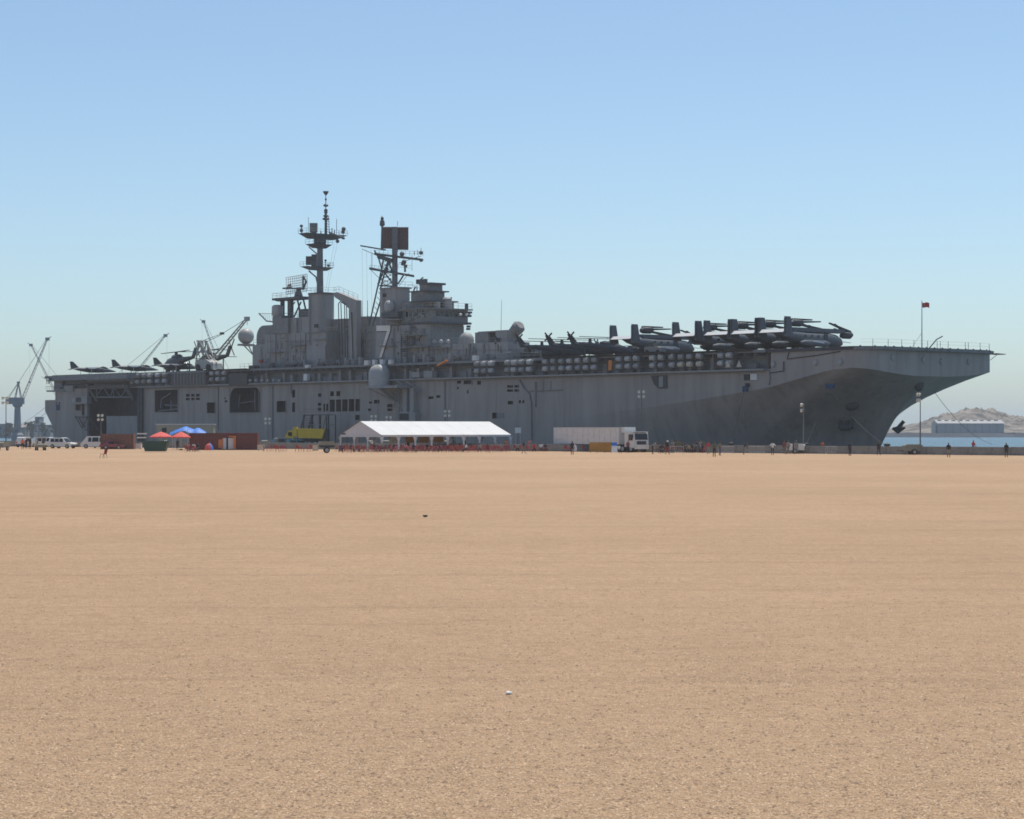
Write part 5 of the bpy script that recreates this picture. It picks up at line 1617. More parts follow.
# ------------------------------------------------------------------ THINGS ON THE SAND
M['tent'] = mat("white_tent_fabric", (0.63, 0.63, 0.62), .8, .05, .5)
M['tentd'] = mat("shaded_tent_fabric", (0.56, 0.56, 0.57), .8, .05, .5)  # same white fabric darkened for the shaded gables; also curtains and bag
M['tpost'] = mat("tent_pole_aluminium", (0.55, 0.55, 0.56), .4, .05, 1)
M['maroon'] = mat("maroon_container_paint", (0.13, 0.028, 0.026), .55, .2, .6, dirt=(.16, .08, .05), dirt_amt=.5)
M['brown'] = mat("rust_brown_container_paint", (0.19, 0.085, 0.06), .65, .2, .6, dirt=(.12, .06, .04), dirt_amt=.5)
M['beige'] = mat("beige_container_paint", (0.46, 0.40, 0.30), .6, .1, .6)
M['green'] = mat("dark_green_skip_paint", (0.028, 0.085, 0.062), .6, .2, .8, dirt=(.07, .06, .045), dirt_amt=.4)
M['redcloth'] = mat("red_parasol_cloth", (0.62, 0.10, 0.085), .8, .08, 1)
M['bluecloth'] = mat("blue_tarp_cloth", (0.05, 0.20, 0.62), .6, .12, 1)
M['redplastic'] = mat("red_plastic", (0.31, 0.06, 0.065), .45, .25, 2)
M['yellow'] = mat("yellow_truck_paint", (0.74, 0.50, 0.03), .5, .12, .8)
M['ochre'] = mat("ochre_painted_board", (0.40, 0.21, 0.045), .8, .2, .6)
M['khaki'] = mat("khaki_paint", (0.24, 0.225, 0.175), .6, .15, 1)
M['teal'] = mat("teal_paint", (0.06, 0.20, 0.19), .5, .15, 1)
M['carw'] = mat("white_car_paint", (0.66, 0.65, 0.62), .3, .04, 1)
M['carr'] = mat("wine_red_car_paint", (0.24, 0.05, 0.065), .3, .1, 1)
M['grille'] = mat("dark_plastic_trim", (0.04, 0.04, 0.042), .6, .2, 2)
M['rim'] = mat("wheel_rim_grey", (0.35, 0.35, 0.35), .4, .1, 3)
M['lamp'] = mat("lamp_glass_pale", (0.62, 0.60, 0.50), .2, .05, 2)
M['amber'] = mat("orange_door_frame", (0.55, 0.18, 0.05), .6, .12, 1)
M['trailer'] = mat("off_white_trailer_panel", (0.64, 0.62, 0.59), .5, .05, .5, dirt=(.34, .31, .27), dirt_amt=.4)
SHIP_N = atan2(NY, NX)      # heading across the quay
SHIP_U = RZ                 # heading along the quay, to the right

wheel_me = {}
def car_wheel(parent, x, y, r, wd):
    key = (round(r, 2), round(wd, 2))
    if key not in wheel_me:
        wheel_me[key] = (MB().tube((0, -wd / 2, 0), (0, wd / 2, 0), r, r, 14).mesh("wheel", M['tyre']), MB().tube((0, -wd / 2 - .015, 0), (0, wd / 2 + .015, 0), r * .6, r * .6, 12).mesh("rim", M['rim']))
    o = link("wheel", wheel_me[key][0], parent, (x, y, r))
    link("rim", wheel_me[key][1], o)
def make_car(name, label, cat, loc, rz, L=4.7, W=1.85, H=1.8, paint='carw', style='suv', group=None):
    t = thing(name, label, cat, loc, rz, group)
    h = L / 2; hw = W / 2
    gc = .28
    belt = H * (.56 if style != 'van' else .52)
    if style == 'van':
        lower = [(-h, gc), (h, gc), (h, belt * .72), (h - .25, belt), (-h, belt)]
        roof = [(-h + .06, belt), (h - .28, belt), (h - .95, H - .08), (h - 1.2, H), (-h + .15, H)]
        wins = [(-h + .4, -h + 1.5), (-h + 1.6, -h + 2.7), (-h + 2.8, h - 1.25)]
    elif style == 'pickup':
        lower = [(-h, gc + .1), (h, gc), (h, belt * .8), (h - 1.25, belt), (-h, belt)]
        roof = [(-.4, belt), (h - 1.3, belt), (h - 1.95, H), (-.3, H)]
        wins = [(-.2, .5), (.6, h - 1.75)]
    else:
        lower = [(-h, gc + .1), (h - .05, gc), (h, belt * .75), (h - .3, belt * .93), (h - 1.2, belt), (-h + .03, belt)]
        roof = [(-h + .05, belt), (h - 1.2, belt), (h - 1.95, H - .05), (h - 2.3, H), (-h + .5, H), (-h + .25, H - .15)] if style == 'suv' else [(-h + .5, belt), (h - 1.1, belt), (h - 2.0, H), (-h + 1.4, H)]
        wins = [(-h + .55, -h + 1.3), (-h + 1.4, -h + 2.2), (-h + 2.3, h - 1.75)] if style == 'suv' else [(-h + 1.4, -h + 2.2), (-h + 2.3, h - 1.95)]
    MB().prism(lower, 'y', -hw, hw).build("body", M[paint], t)
    b = MB()
    n = len(roof)
    vs = [(x, -hw + .03, z) if z <= belt + .01 else (x, -hw + .17, z) for x, z in roof] + [(x, hw - .03, z) if z <= belt + .01 else (x, hw - .17, z) for x, z in roof]
    b.add(vs, [tuple(range(n - 1, -1, -1)), tuple(range(n, 2 * n))] + [(i, (i + 1) % n, n + (i + 1) % n, n + i) for i in range(n)])
    b.build("roof", M[paint], t)
    for (a, c) in wins:
        for d in (-1, 1):
            z0, z1 = belt + .07, H - .2
            y0, y1 = d * (hw + .0), d * (hw - .115)
            MB().hexa([(a, y0 - d * .06, z0), (c, y0 - d * .06, z0), (c, y0 + d * .0, z0), (a, y0, z0), (a, y1 - d * .06, z1), (c - .1, y1 - d * .06, z1), (c - .1, y1, z1), (a, y1, z1)]).build("side_window", M['glass'], t)
    xf = {'van': (h - .3, h - .93), 'pickup': (h - 1.27, h - 1.93), 'suv': (h - 1.2, h - 1.93), 'sedan': (h - 1.08, h - 1.98)}[style]
    MB().hexa([(xf[0] - .05, -hw + .16, belt + .06), (xf[0] + .02, -hw + .16, belt + .06), (xf[0] + .02, hw - .16, belt + .06), (xf[0] - .05, hw - .16, belt + .06),
               (xf[1] - .05, -hw + .28, H - .1), (xf[1] + .06, -hw + .28, H - .1), (xf[1] + .06, hw - .28, H - .1), (xf[1] - .05, hw - .28, H - .1)]).build("windscreen", M['glass'], t)
    r = .36 if style != 'sedan' else .32
    for x in (-h + .95, h - .9):
        for d in (-1, 1): car_wheel(t, x, d * (hw - .06), r, .24)
    for d in (-1, 1):
        MB().cbox((h + .005, d * (hw - .3), belt * .72), .06, .36, .18).build("headlight", M['lamp'], t)
        MB().cbox((-h - .005, d * (hw - .2), belt * .8), .06, .2, .3).build("tail_light", M['red'], t)
    MB().box(h - .02, h + .07, -hw + .05, hw - .05, gc, gc + .24).build("bumper", M['grille'], t)
    MB().box(-h - .07, -h + .02, -hw + .05, hw - .05, gc + .05, gc + .28).build("bumper", M['grille'], t)
    return t
g = "white vehicles parked left of the stern"
make_car("parked_car", "white off-road car behind the person in an orange vest", "car", ground(25.5, 447.2), SHIP_N + .7, 4.8, 1.85, 1.85, group=g)
make_car("parked_car", "white pickup truck squeezed between the leftmost white cars", "car", ground(38, 446.9), SHIP_N + .5, 5.0, 1.85, 1.75, style='pickup', group=g)
make_car("parked_car", "white off-road car partly hidden behind the frontmost one", "car", ground(49.5, 447.3), -.35, 4.8, 1.85, 1.82, group=g)
make_car("parked_car", "frontmost white off-road car standing clear beside the stern, facing right", "car", ground(62.8, 448.4), -.42, 4.8, 1.85, 1.83, group=g)
make_car("minibus", "white minibus beside the rust-brown container, facing left", "van", ground(94.5, 448.4), pi + .15, 4.6, 1.8, 2.05, style='van')
make_car("parked_car", "wine-red car in front of the rust-brown container", "car", ground(112.5, 449.2), .1, 3.9, 1.7, 1.45, 'carr', 'sedan')
# khaki open utility cart
t = thing("utility_cart", "khaki open utility cart in front of the white cars", "cart", ground(40.5, 450.4), -1.2)
MB().prism([(-1.2, .45), (1.2, .45), (1.25, .9), (.5, 1.05), (.3, .7), (-1.2, .8)], 'y', -.65, .65).build("body", M['khaki'], t)
b = MB()
for x, y in ((-.9, -.55), (-.9, .55), (.4, -.55), (.4, .55)): b.tube((x, y, .7), (x, y, 1.85), .04, n=5)
b.build("roll_frame", M['grille'], t)
MB().box(-1.05, .55, -.7, .7, 1.85, 1.92).build("canopy", M['khaki'], t)
for x in (-.3, -.9): MB().box(x, x + .45, -.5, .5, .8, 1.0).build("seat", M['grille'], t)
for x in (-.8, .8):
    for d in (-1, 1): car_wheel(t, x, d * .6, .3, .2)

# mobile light towers
def make_light_tower(label, loc, rz, H_=8.6, trailer='khaki'):
    t = thing("light_tower", label, "light tower", loc, rz, "mobile light towers along the quay")
    MB().prism([(-1.15, .45), (1.15, .45), (1.15, 1.15), (.9, 1.3), (-.9, 1.3), (-1.15, 1.15)], 'y', -.55, .55).build("generator_box", M[trailer], t)
    MB().box(1.15, 2.1, -.05, .05, .45, .53).build("tow_bar", M['grille'], t)
    for d in (-1, 1): car_wheel(t, 0, d * .68, .34, .2)
    MB().tube((-1.0, 0, .8), (-1.0, 0, H_ * .55), .10, .10, 8).build("lower_mast", M['steel'], t)
    MB().tube((-1.0, 0, H_ * .5), (-1.0, 0, H_), .065, .06, 8).build("upper_mast", M['steel'], t)
    b = MB(); b.box(-1.05, -.95, -.55, .55, H_ - .08, H_ + .02); b.box(-1.05, -.95, -.55, .55, H_ - .78, H_ - .68)
    b.build("lamp_bar", M['steel'], t)
    for dz in (0, -.72):
        for d in (-1, 1):
            o = MB().loft([(-.92, d * .36, H_ + dz - .05, .14, .14), (-.7, d * .36, H_ + dz - .08, .24, .24), (-.66, d * .36, H_ + dz - .09, .24, .24)], 12).build("floodlight", M['lamp'], t)
    return t
def lt_at(label, px, ybase, ytop, trailer='khaki', rz=-pi / 2 - .2, dx=0):
    p = ground(px, ybase)
    H_ = CAMZ + (HOR - ytop) / F * p.y
    c, s_ = cos(rz), sin(rz)
    make_light_tower(label, (p.x + c * 1.0, p.y + s_ * 1.0, 0), rz, H_, trailer)
lt_at("khaki mobile light tower at the left picture edge", 6, 450.5, 397.5)
lt_at("mobile light tower between the minibus and the rust-brown container", 101, 448, 415)
lt_at("mobile light tower standing right of the maroon container", 268, 447.6, 418.5)
lt_at("mobile light tower showing above the tent's gable peak", 374, 447.6, 416)
lt_at("mobile light tower just right of the tent's gable peak", 389, 447.6, 417)
lt_at("mobile light tower behind the middle of the tent ridge", 447.5, 447.8, 411)
lt_at("mobile light tower behind the cab of the articulated truck", 641.5, 449.8, 391.5)
lt_at("mobile light tower with a pale trailer beside the group before the bow", 803.5, 453.6, 404.5, 'white', -pi - .3)
lt_at("mobile light tower right of the stem, thin against the sky", 920.3, 454.6, 394, 'khaki', pi + .15)

# containers, with corrugations built as ribs
def make_container(label, p0, rz, L, paint, H_=2.59, W=2.44, door=None):
    t = thing("shipping_container", label, "container", p0, rz)
    MB().box(0, L, 0, W, .15, H_).build("shell", M[paint], t)
    rib = MB().prism([(-.12, 0), (.12, 0), (.07, -.05), (-.07, -.05)], 'z', .3, H_ - .15).mesh("corrugation", M[paint])
    n = int(L / .42)
    for i in range(n):
        x = (i + .5) * L / n
        if door and door[0] - .3 < x < door[1] + .3: continue
        link("corrugation", rib, t, (x, -.004, 0))
    b = MB()
    for z_ in (.08, H_ - .08): b.box(-.04, L + .04, -.07, .0, z_ - .09, z_ + .09)
    for x in (0, L): b.box(x - .08, x + .08, -.08, W + .06, 0, H_ + .03)
    b.build("frame", M[paint], t)
    return t
p = ground(101, 449.2)
make_container("rust-brown shipping container behind the wine-red car", p, 0.05, (133 - 101) / F * p.y, 'brown', 2.45)
p = ground(190, 450); pe = ground(257, 450)
t = make_container("long maroon shipping container with an orange-framed doorway", p, 0.0, pe.x - p.x, 'maroon', 2.62, door=(4.2, 7.2))
ux = lambda px: (px - 190) / F * p.y
b = MB(); b.box(ux(221.5), ux(223), -.18, -.01, .15, 1.75); b.box(ux(233.6), ux(236), -.35, -.01, .1, 2.0); b.box(ux(229), ux(236), -.36, -.01, 2.0, 2.2); b.box(ux(218.5), ux(223), -.12, -.01, .3, 1.62)
b.build("door_frame", M['amber'], t, label="orange door frame")
MB().box(ux(223.2), ux(226.3), -.1, -.02, .15, 1.85).build("door_leaf", M['tpost'], t)
MB().box(ux(228.2), ux(233.4), -.1, -.02, .15, 1.85).build("door_leaf", M['tpost'], t)
MB().box(ux(226.4), ux(228.1), -.06, -.02, .15, 1.85).build("door_gap", M['black'], t)
p = ground(157, 447.2)
t = make_container("beige site cabin showing above the red parasols", p, 0.0, (213 - 157) / F * p.y, 'beige', 4.0, 2.6)
MB().box(-.2, (213 - 157) / F * p.y + .2, -.3, 2.8, 4.04, 4.2).build("roof_sheet", M['white'], t)
MB().box((162 - 157) / F * p.y, (166.5 - 157) / F * p.y, -.09, -.055, 2.7, 3.5).build("window", M['black'], t)

# green skip
p = ground(155, 452.2)
t = thing("rubbish_skip", "dark green open-topped rubbish skip in front of the parasols", "skip", p, 0)
k_ = p.y / F
hw_ = 13 * k_
b = MB()
b.hexa([(-hw_ * .78, 0, .12), (hw_ * .72, 0, .12), (hw_ * .72, 1.9, .12), (-hw_ * .78, 1.9, .12), (-hw_, -.1, 1.45), (hw_, -.1, 1.45), (hw_, 2.0, 1.45), (-hw_, 2.0, 1.45)])
b.build("body", M['green'], t)
b = MB()
for (x0, x1, y0, y1) in ((-hw_ - .06, hw_ + .06, -.18, -.08), (-hw_ - .06, hw_ + .06, 1.98, 2.08), (-hw_ - .08, -hw_ + .02, -.08, 1.98), (hw_ - .02, hw_ + .08, -.08, 1.98)):
    b.box(x0, x1, y0, y1, 1.40, 1.56)
b.build("rim", M['green'], t)
rb = MB().hexa([(-.06, -.06, .15), (.06, -.06, .15), (.06, .02, .15), (-.06, .02, .15), (-.06, -.16, 1.4), (.06, -.16, 1.4), (.06, -.08, 1.4), (-.06, -.08, 1.4)]).mesh("side_rib", M['green'])
for i in range(-3, 4): link("side_rib", rb, t, (i * hw_ * .25, 0, 0))

# parasols and blue tarp
def make_parasol(label, px, ybase, ytop, yrim, w_px, cloth):
    p = ground(px, ybase)
    k_ = p.y / F
    t = thing("parasol", label, "parasol", p, random.uniform(0, 1), "red parasols by the containers")
    zt, zr, r = CAMZ + (HOR - ytop) * k_, CAMZ + (HOR - yrim) * k_, w_px / 2 * k_
    MB().tube((0, 0, 0), (0, 0, zt), .04, .04, 6).build("pole", M['tpost'], t)
    MB().lathe((0, 0, 0), [(.35, 0), (.35, .1), (.1, .2)], 10).build("base", M['concd'], t)
    n = 8
    for i in range(n):
        a0, a1 = 2 * pi * i / n, 2 * pi * (i + 1) / n
        def P(a, f_, dz=0): return (r * f_ * cos(a), r * f_ * sin(a), zt - (zt - zr) * f_ ** 1.25 + dz)
        am = (a0 + a1) / 2
        b = MB().add([(0, 0, zt), P(a0, .5), P(am, .5, -.05), P(a1, .5), P(a0, 1), P(am, .93, -.04), P(a1, 1), P(a0, 1, -.18), P(am, .93, -.2), P(a1, 1, -.18)],
                     [(0, 1, 2), (0, 2, 3), (1, 4, 5, 2), (2, 5, 6, 3), (4, 7, 8, 5), (5, 8, 9, 6)])
        b.build("canopy_panel", M[cloth], t, True)
    return t
make_parasol("red parasol over the green skip, left of the pair", 161, 450.4, 431.6, 436.7, 24, 'redcloth')
make_parasol("red parasol beside the blue tarp, right of the pair", 181, 450.2, 431.6, 437, 20, 'redcloth')
p = ground(188, 449.4); k_ = p.y / F
t = thing("tarp_shelter", "bright blue tarp slung over poles above the red parasols", "tarp", p, 0)
b = MB()
grid = []
nx_, ny_ = 14, 6
for j in range(ny_ + 1):
    for i in range(nx_ + 1):
        u_, v_ = i / nx_, j / ny_
        x = (-18 + 36 * u_) * k_
        peak = max(1 - abs(u_ - .42) * 2.3, .72 - abs(u_ - .74) * 2.6)
        z = CAMZ + (HOR - (433.4 - 8.6 * max(0, peak) * (.45 + .55 * (1 - abs(v_ - .55) * 1.5)))) * k_ + .12 * sin(7 * u_ + 3 * v_) - (.35 if v_ == 0 else 0)
        grid.append((x, v_ * 3.0 - .6, z))
b.add(grid, [(j * (nx_ + 1) + i, j * (nx_ + 1) + i + 1, (j + 1) * (nx_ + 1) + i + 1, (j + 1) * (nx_ + 1) + i) for j in range(ny_) for i in range(nx_)])
b.build("tarp_sheet", M['bluecloth'], t, True)
for x in (-15, 0, 15):
    for y in (-.3, 2.1): MB().tube((x * k_, y, 0), (x * k_, y, 2.4 if x else 3.4), .035, .035, 5).build("pole", M['tpost'], t)
p = ground(209, 450.2)
t = thing("small_beach_tent", "small red and blue dome lying against the maroon container", "dome tent", p, .3)
b = MB()
for i in range(10):
    a0, a1 = pi * i / 10 * 2, pi * (i + 1) / 10 * 2
    for j in range(4):
        e0, e1 = pi / 2 * j / 4, pi / 2 * (j + 1) / 4
        S_ = lambda a, e: (.72 * cos(a) * cos(e), .6 * sin(a) * cos(e), 1.05 * sin(e))
        b.add([S_(a0, e0), S_(a1, e0), S_(a1, e1), S_(a0, e1)], [(0, 1, 2, 3)], 1 if i in (0, 1, 8, 9) else 0)
b.build("dome_cloth", [M['redcloth'], M['bluecloth']], t, True)
MB().tube((0, 0, .9), (.2, 0, 1.2), .03, .03, 5).build("dome_tip", M['tpost'], t)
# white stacked boxes by the skip
for i, (px, yb, w_, h_, z0, lab, m_) in enumerate(((137.5, 449, 8, 5, 0, "white crate on the sand left of the green skip", 'white'), (141.5, 448.2, 8.5, 1.1, 1.65, "lower white board stacked behind the skip", 'white'), (142, 448, 9.5, 1.2, 2.3, "upper white board stacked behind the skip", 'white'), (261, 450.3, 6.2, 5, 0, "cream box between the maroon container and the red chairs", 'cream'), (315.5, 450.6, 4, 5, 0, "cream box between the red chairs and the khaki generator", 'cream'))):
    p = ground(px, yb); k_ = p.y / F
    t = thing("storage_box", lab, "box", (p.x, p.y, 0), .1 * i)
    w2 = w_ * k_ / 2
    MB().box(-w2, w2, -.5, .5, z0 + .06, z0 + h_ * k_).build("box_body", M[m_], t)
    MB().box(-w2 - .03, w2 + .03, -.53, .53, z0 + h_ * k_ + .003, z0 + h_ * k_ + .06).build("lid", M[m_], t)
    fb_ = MB()
    for x in (-w2 * .8, w2 * .8): fb_.box(x - .05, x + .05, -.4, .4, 0, z0 + .06)
    fb_.build("runner", M['grille'], t)

# white tent
E0 = ground(381.4, 451.4)
tent = thing("white_tent", "long white open-sided tent with a pitched roof before the ship", "tent", E0, SHIP_N)
TL, TW, TEV, TRI = 24.6, 9.8, 2.42, 4.42
for (ya, yb) in ((-.15, TW / 2), (TW + .15, TW / 2)):
    for i in range(8):
        x0, x1 = i * TL / 8 + .01 - (.12 if i == 0 else 0), (i + 1) * TL / 8 - .01 + (.12 if i == 7 else 0)
        b = MB()
        n_ = 5
        vs = []
        for j in range(n_ + 1):
            f_ = j / n_
            for e in range(4):
                x = x0 + (x1 - x0) * e / 3
                sag = -.05 * sin(pi * f_) * sin(pi * e / 3)
                vs.append((x, ya + (yb - ya) * f_, TEV - .03 + (TRI - TEV) * f_ + sag))
        b.add(vs, [(j * 4 + e, j * 4 + e + 1, (j + 1) * 4 + e + 1, (j + 1) * 4 + e) for j in range(n_) for e in range(3)])
        b.build("roof_panel", M['tent'], tent, True)
for i in range(9):
    MB().tube((i * TL / 8, -.1, TEV), (i * TL / 8, -2.0, .02), .015, .015, 4).build("guy_line", M['rope'], tent)
for x in (0, TL):
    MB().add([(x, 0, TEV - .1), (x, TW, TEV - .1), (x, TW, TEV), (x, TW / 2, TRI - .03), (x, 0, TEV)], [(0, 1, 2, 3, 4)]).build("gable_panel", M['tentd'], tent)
b_ = MB()
b_.box(-.04, TL + .04, -.20, -.16, TEV - .3, TEV - .02); b_.box(-.04, TL + .04, TW + .16, TW + .20, TEV - .3, TEV - .02)
b_.build("valance", M['tent'], tent)
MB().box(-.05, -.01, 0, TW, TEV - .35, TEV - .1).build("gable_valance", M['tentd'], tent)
pm = MB().box(-.06, .06, -.06, .06, 0, TEV).mesh("post", M['tpost'])
cm = MB()
cm.loft([(TEV - .3, 0, 0, .42, .05), (1.5, 0, 0, .16, .09), (1.25, 0, 0, .13, .09), (.1, 0, 0, .2, .1)], 10, axis='z')
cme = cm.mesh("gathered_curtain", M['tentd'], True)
for i in range(9):
    for y in (0, TW):
        link("post", pm, tent, (i * TL / 8, y, 0))
        link("gathered_curtain", cme, tent, (i * TL / 8, y + (-.12 if y == 0 else .12), 0))
for y in (TW / 3, 2 * TW / 3):
    for x in (0, TL):
        link("post", pm, tent, (x, y, 0)); o = link("gathered_curtain", cme, tent, (x, y, 0)); o.rotation_euler = (0, 0, pi / 2)
MB().box(-.08, -.02, TW - 1.1, TW - .2, TEV + .02, TEV + .22).build("gable_vent", M['black'], tent)
def tw(x, y, z=0): return E0 + Vector((x * NX - y * UX, x * NY - y * UY, z))   # tent frame -> world
# display boards inside the tent
for i, (x, m_, lab) in enumerate(((6.8, 'tent', "white board standing in the left half of the tent"), (9.6, 'ochre', "left one of the ochre boards inside the tent"), (12.2, 'ochre', "middle one of the ochre boards inside the tent"), (15.0, 'ochre', "right one of the ochre boards inside the tent"))):
    t = thing("display_board", lab, "board", tw(x, TW * .55), SHIP_N)
    MB().box(-.9, .9, -.03, .03, 1.2, 2.1).build("panel", M[m_], t)
    for dx in (-.8, .8): MB().box(dx - .03, dx + .03, -.031, .031, 0, 1.2).build("leg", M['tpost'], t)
# folding tables
def make_table():
    t = thing("folding_table", "", "table", group="folding tables under the tent")
    MB().box(-.9, .9, -.38, .38, .71, .75).build("table_top", M['white'], t)
    lg = MB().tube((0, 0, 0), (0, 0, .71), .02, .02, 5).mesh("leg", M['tpost'])
    for x in (-.8, .8):
        for y in (-.3, .3): link("leg", lg, t, (x, y, 0))
    return t
tb = make_table()
names = ["nearest the gable", "second from the gable", "third from the gable", "fourth from the gable", "second from the right end", "nearest the right end"]
for i in range(6):
    c = tb if i == 0 else copy_tree(tb)
    c["label"] = "white folding table under the tent, " + names[i]
    c.location = tw(2.5 + i * 3.9, 3.0 + (i % 2) * 1.2); c.rotation_euler = (0, 0, SHIP_N + .1 * i)
# red plastic chairs
def make_chair(name, label, cat='chair', m='redplastic', legm='redplastic'):
    t = thing(name, label, cat)
    MB().hexa([(-.22, -.22, .42), (.22, -.22, .42), (.2, .22, .40), (-.2, .22, .40), (-.23, -.23, .46), (.23, -.23, .46), (.21, .23, .44), (-.21, .23, .44)]).build("seat", M[m], t)
    MB().hexa([(-.2, .2, .44), (.2, .2, .44), (.2, .24, .44), (-.2, .24, .44), (-.25, .33, .92), (.25, .33, .92), (.25, .37, .92), (-.25, .37, .92)]).build("backrest", M[m], t)
    for x in (-1, 1):
        MB().tube((x * .2, -.2, .42), (x * .25, -.26, 0), .022, .018, 5).build("leg", M[legm], t)
        MB().tube((x * .19, .2, .42), (x * .24, .28, 0), .022, .018, 5).build("leg", M[legm], t)
        if legm == m: MB().box(x * .24 - .025, x * .24 + .025, -.2, .28, .62, .66).build("armrest", M[m], t)
    return t
ch = make_chair("folding_chair", "lone dark red chair standing by itself on the sand", m='red', legm='grille')
ch.location = ground(103.5, 458.3); ch.rotation_euler = (0, 0, .85 - pi / 2)
ch.scale = (1.08, 1.08, 1.08)
c0 = make_chair("plastic_chair", "red plastic chair in the row along the front of the white tent")
c0["group"] = "red chairs along the tent"
spots = []
random.seed(21)
x = 337.5
while x < 511:
    spots.append((x, 452.1 + random.uniform(-.35, .5), "red plastic chair in the row along the front of the white tent", "red chairs along the tent"))
    if random.random() < .55: spots.append((x + 1.5, 451.0 + random.uniform(-.1, .3), "red plastic chair in the row along the front of the white tent", "red chairs along the tent"))
    x += random.uniform(2.2, 3.6)
for (a, b2, lab, grp) in ((265.5, 285, "red plastic chair in the cluster right of the maroon container", "red chairs right of the maroon container"), (297, 313, "red plastic chair in the cluster before the yellow truck", "red chairs before the yellow truck"),
                          (187, 199, "red plastic chair beside the maroon container's left end", "red chairs by the maroon container"), (515, 549, "red plastic chair in the loose row between tent and trailer", "red chairs between tent and trailer"),
                          (557, 588, "red plastic chair under the white trailer's side", "red chairs along the trailer"), (657, 672, "red plastic chair near the truck's cab", "red chairs right of the truck"), (681, 702, "red plastic chair in the group right of the truck", "red chairs before the dark hull")):
    x = a
    while x < b2:
        spots.append((x, 451.6 + random.uniform(-.5, .4), lab, grp)); x += random.uniform(3.0, 5.0)
for i, (px, py, lab, grp) in enumerate(spots):
    c = c0 if i == 0 else copy_tree(c0)
    c["label"] = lab; c["group"] = grp
    c.location = ground(px, py); c.rotation_euler = (0, 0, random.uniform(-pi, pi))

# yellow dump truck
p = ground(307, 446.4); k_ = p.y / F
t = thing("dump_truck", "yellow dump truck parked behind the red chairs, facing left", "truck", p, pi + .02)
X = lambda px: (307 - px) * k_
Z = lambda py: CAMZ + (HOR - py) * k_
MB().prism([(X(325), Z(429)), (X(297.5), Z(428.3)), (X(298.3), Z(437.8)), (X(322), Z(438.5))], 'y', -1.2, 1.2).build("tipper_body", M['yellow'], t)
rb = MB().box(-.07, .07, -1.28, -1.205, Z(437.5), Z(429)).mesh("body_rib", M['yellow'])
rb2 = MB().box(-.07, .07, 1.205, 1.28, Z(437.5), Z(429)).mesh("body_rib", M['yellow'])
for i in range(6):
    link("body_rib", rb2, t, (X(300 + i * 4), 0, 0)); link("body_rib", rb, t, (X(300 + i * 4), 0, 0))
MB().box(X(297.3), X(293.5), -1.2, 1.2, Z(436.5), Z(427)).build("headboard", M['yellow'], t)
MB().prism([(X(294), Z(443)), (X(286), Z(443)), (X(286), Z(435.5)), (X(288.5), Z(430.8)), (X(294), Z(430.3))], 'y', -1.15, 1.15).build("cab", M['yellow'], t)
for d in (-1, 1): MB().box(X(292.5), X(288.6), min(d * 1.16, d * 1.19), max(d * 1.16, d * 1.19), Z(436), Z(432)).build("side_window", M['glass'], t)
MB().box(X(325), X(287), -.5, .5, Z(441.5), Z(438.6)).build("chassis", M['grille'], t)
for px in (290, 309.5, 315.5):
    for d in (-1, 1): car_wheel(t, X(px), d * 1.0, .55, .38)
# teal van roofs behind the chairs
make_car("parked_car", "khaki van behind the red chair cluster", "van", ground(281, 448), pi + .5, 4.0, 1.7, 1.75, 'khaki', 'van')
make_car("parked_car", "teal small van in front of the yellow truck's cab", "van", ground(297, 448.6), .4, 3.5, 1.6, 1.55, 'teal', 'van')
# khaki generator trailer
p = ground(326.5, 453); 
t = thing("generator_trailer", "khaki two-wheeled generator trailer left of the tent", "trailer", p, .15)
MB().prism([(-1.15, .5), (1.2, .5), (1.2, 1.2), (1.0, 1.55), (-.95, 1.55), (-1.15, 1.2)], 'y', -.6, .6).build("housing", M['khaki'], t)
MB().box(-1.0, 1.05, -.62, -.603, .75, 1.05).build("vent_panel", M['grille'], t)
MB().box(1.2, 2.3, -.05, .05, .5, .58).build("tow_bar", M['grille'], t)
MB().tube((2.2, 0, 0), (2.2, 0, .6), .04, .04, 6).build("jockey_leg", M['grille'], t)
MB().tube((.6, 0, 1.5), (.6, 0, 1.9), .05, .05, 6).build("exhaust", M['grille'], t)
for d in (-1, 1): car_wheel(t, 0, d * .72, .4, .24)

# articulated truck with white trailer
pL, pR = ground(554, 451.2), ground(619, 452.2)
t = thing("articulated_truck", "articulated truck with a long off-white box trailer and white cab", "truck", pL, atan2(pR.y - pL.y, pR.x - pL.x))
L_ = (pR - pL).length
zT = CAMZ + (HOR - 427.6) / F * 316
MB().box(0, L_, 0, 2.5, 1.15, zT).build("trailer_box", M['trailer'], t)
sm = MB().box(-.02, .02, -.03, -.004, 1.2, zT - .05).mesh("panel_seam", M['tpost'])
for i in range(12): link("panel_seam", sm, t, (L_ * (i + .5) / 12, 0, 0))
b = MB(); b.box(0, L_, -.05, -.002, 1.08, 1.2); b.box(0, L_, -.05, -.002, zT - .12, zT + .03); b.box(-.06, .06, -.06, 2.56, 1.1, zT + .03); b.box(L_ - .06, L_ + .06, -.06, 2.56, 1.1, zT + .03)
b.build("trailer_frame", M['tpost'], t)
MB().box(.4, L_ - .5, .8, 1.7, .8, 1.08).build("trailer_chassis", M['grille'], t)
for x in (1.6, 2.9, 4.2):
    for y in (.25, 2.25): car_wheel(t, x, y, .5, .32)
MB().tube((L_ - 3.2, .4, 0), (L_ - 3.2, .4, .9), .07, .07, 6).build("landing_leg", M['grille'], t)
MB().box(L_ + .12, L_ + .9, .3, 2.2, 2.7, zT + .05).build("refrigeration_unit", M['white'], t)
xc = L_ + 1.3
MB().prism([(xc, .75), (xc + 2.35, .6), (xc + 2.4, 1.6), (xc + 2.25, 2.65), (xc + 1.9, 2.8), (xc, 2.8)], 'y', .05, 2.45).build("cab", M['trailer'], t)
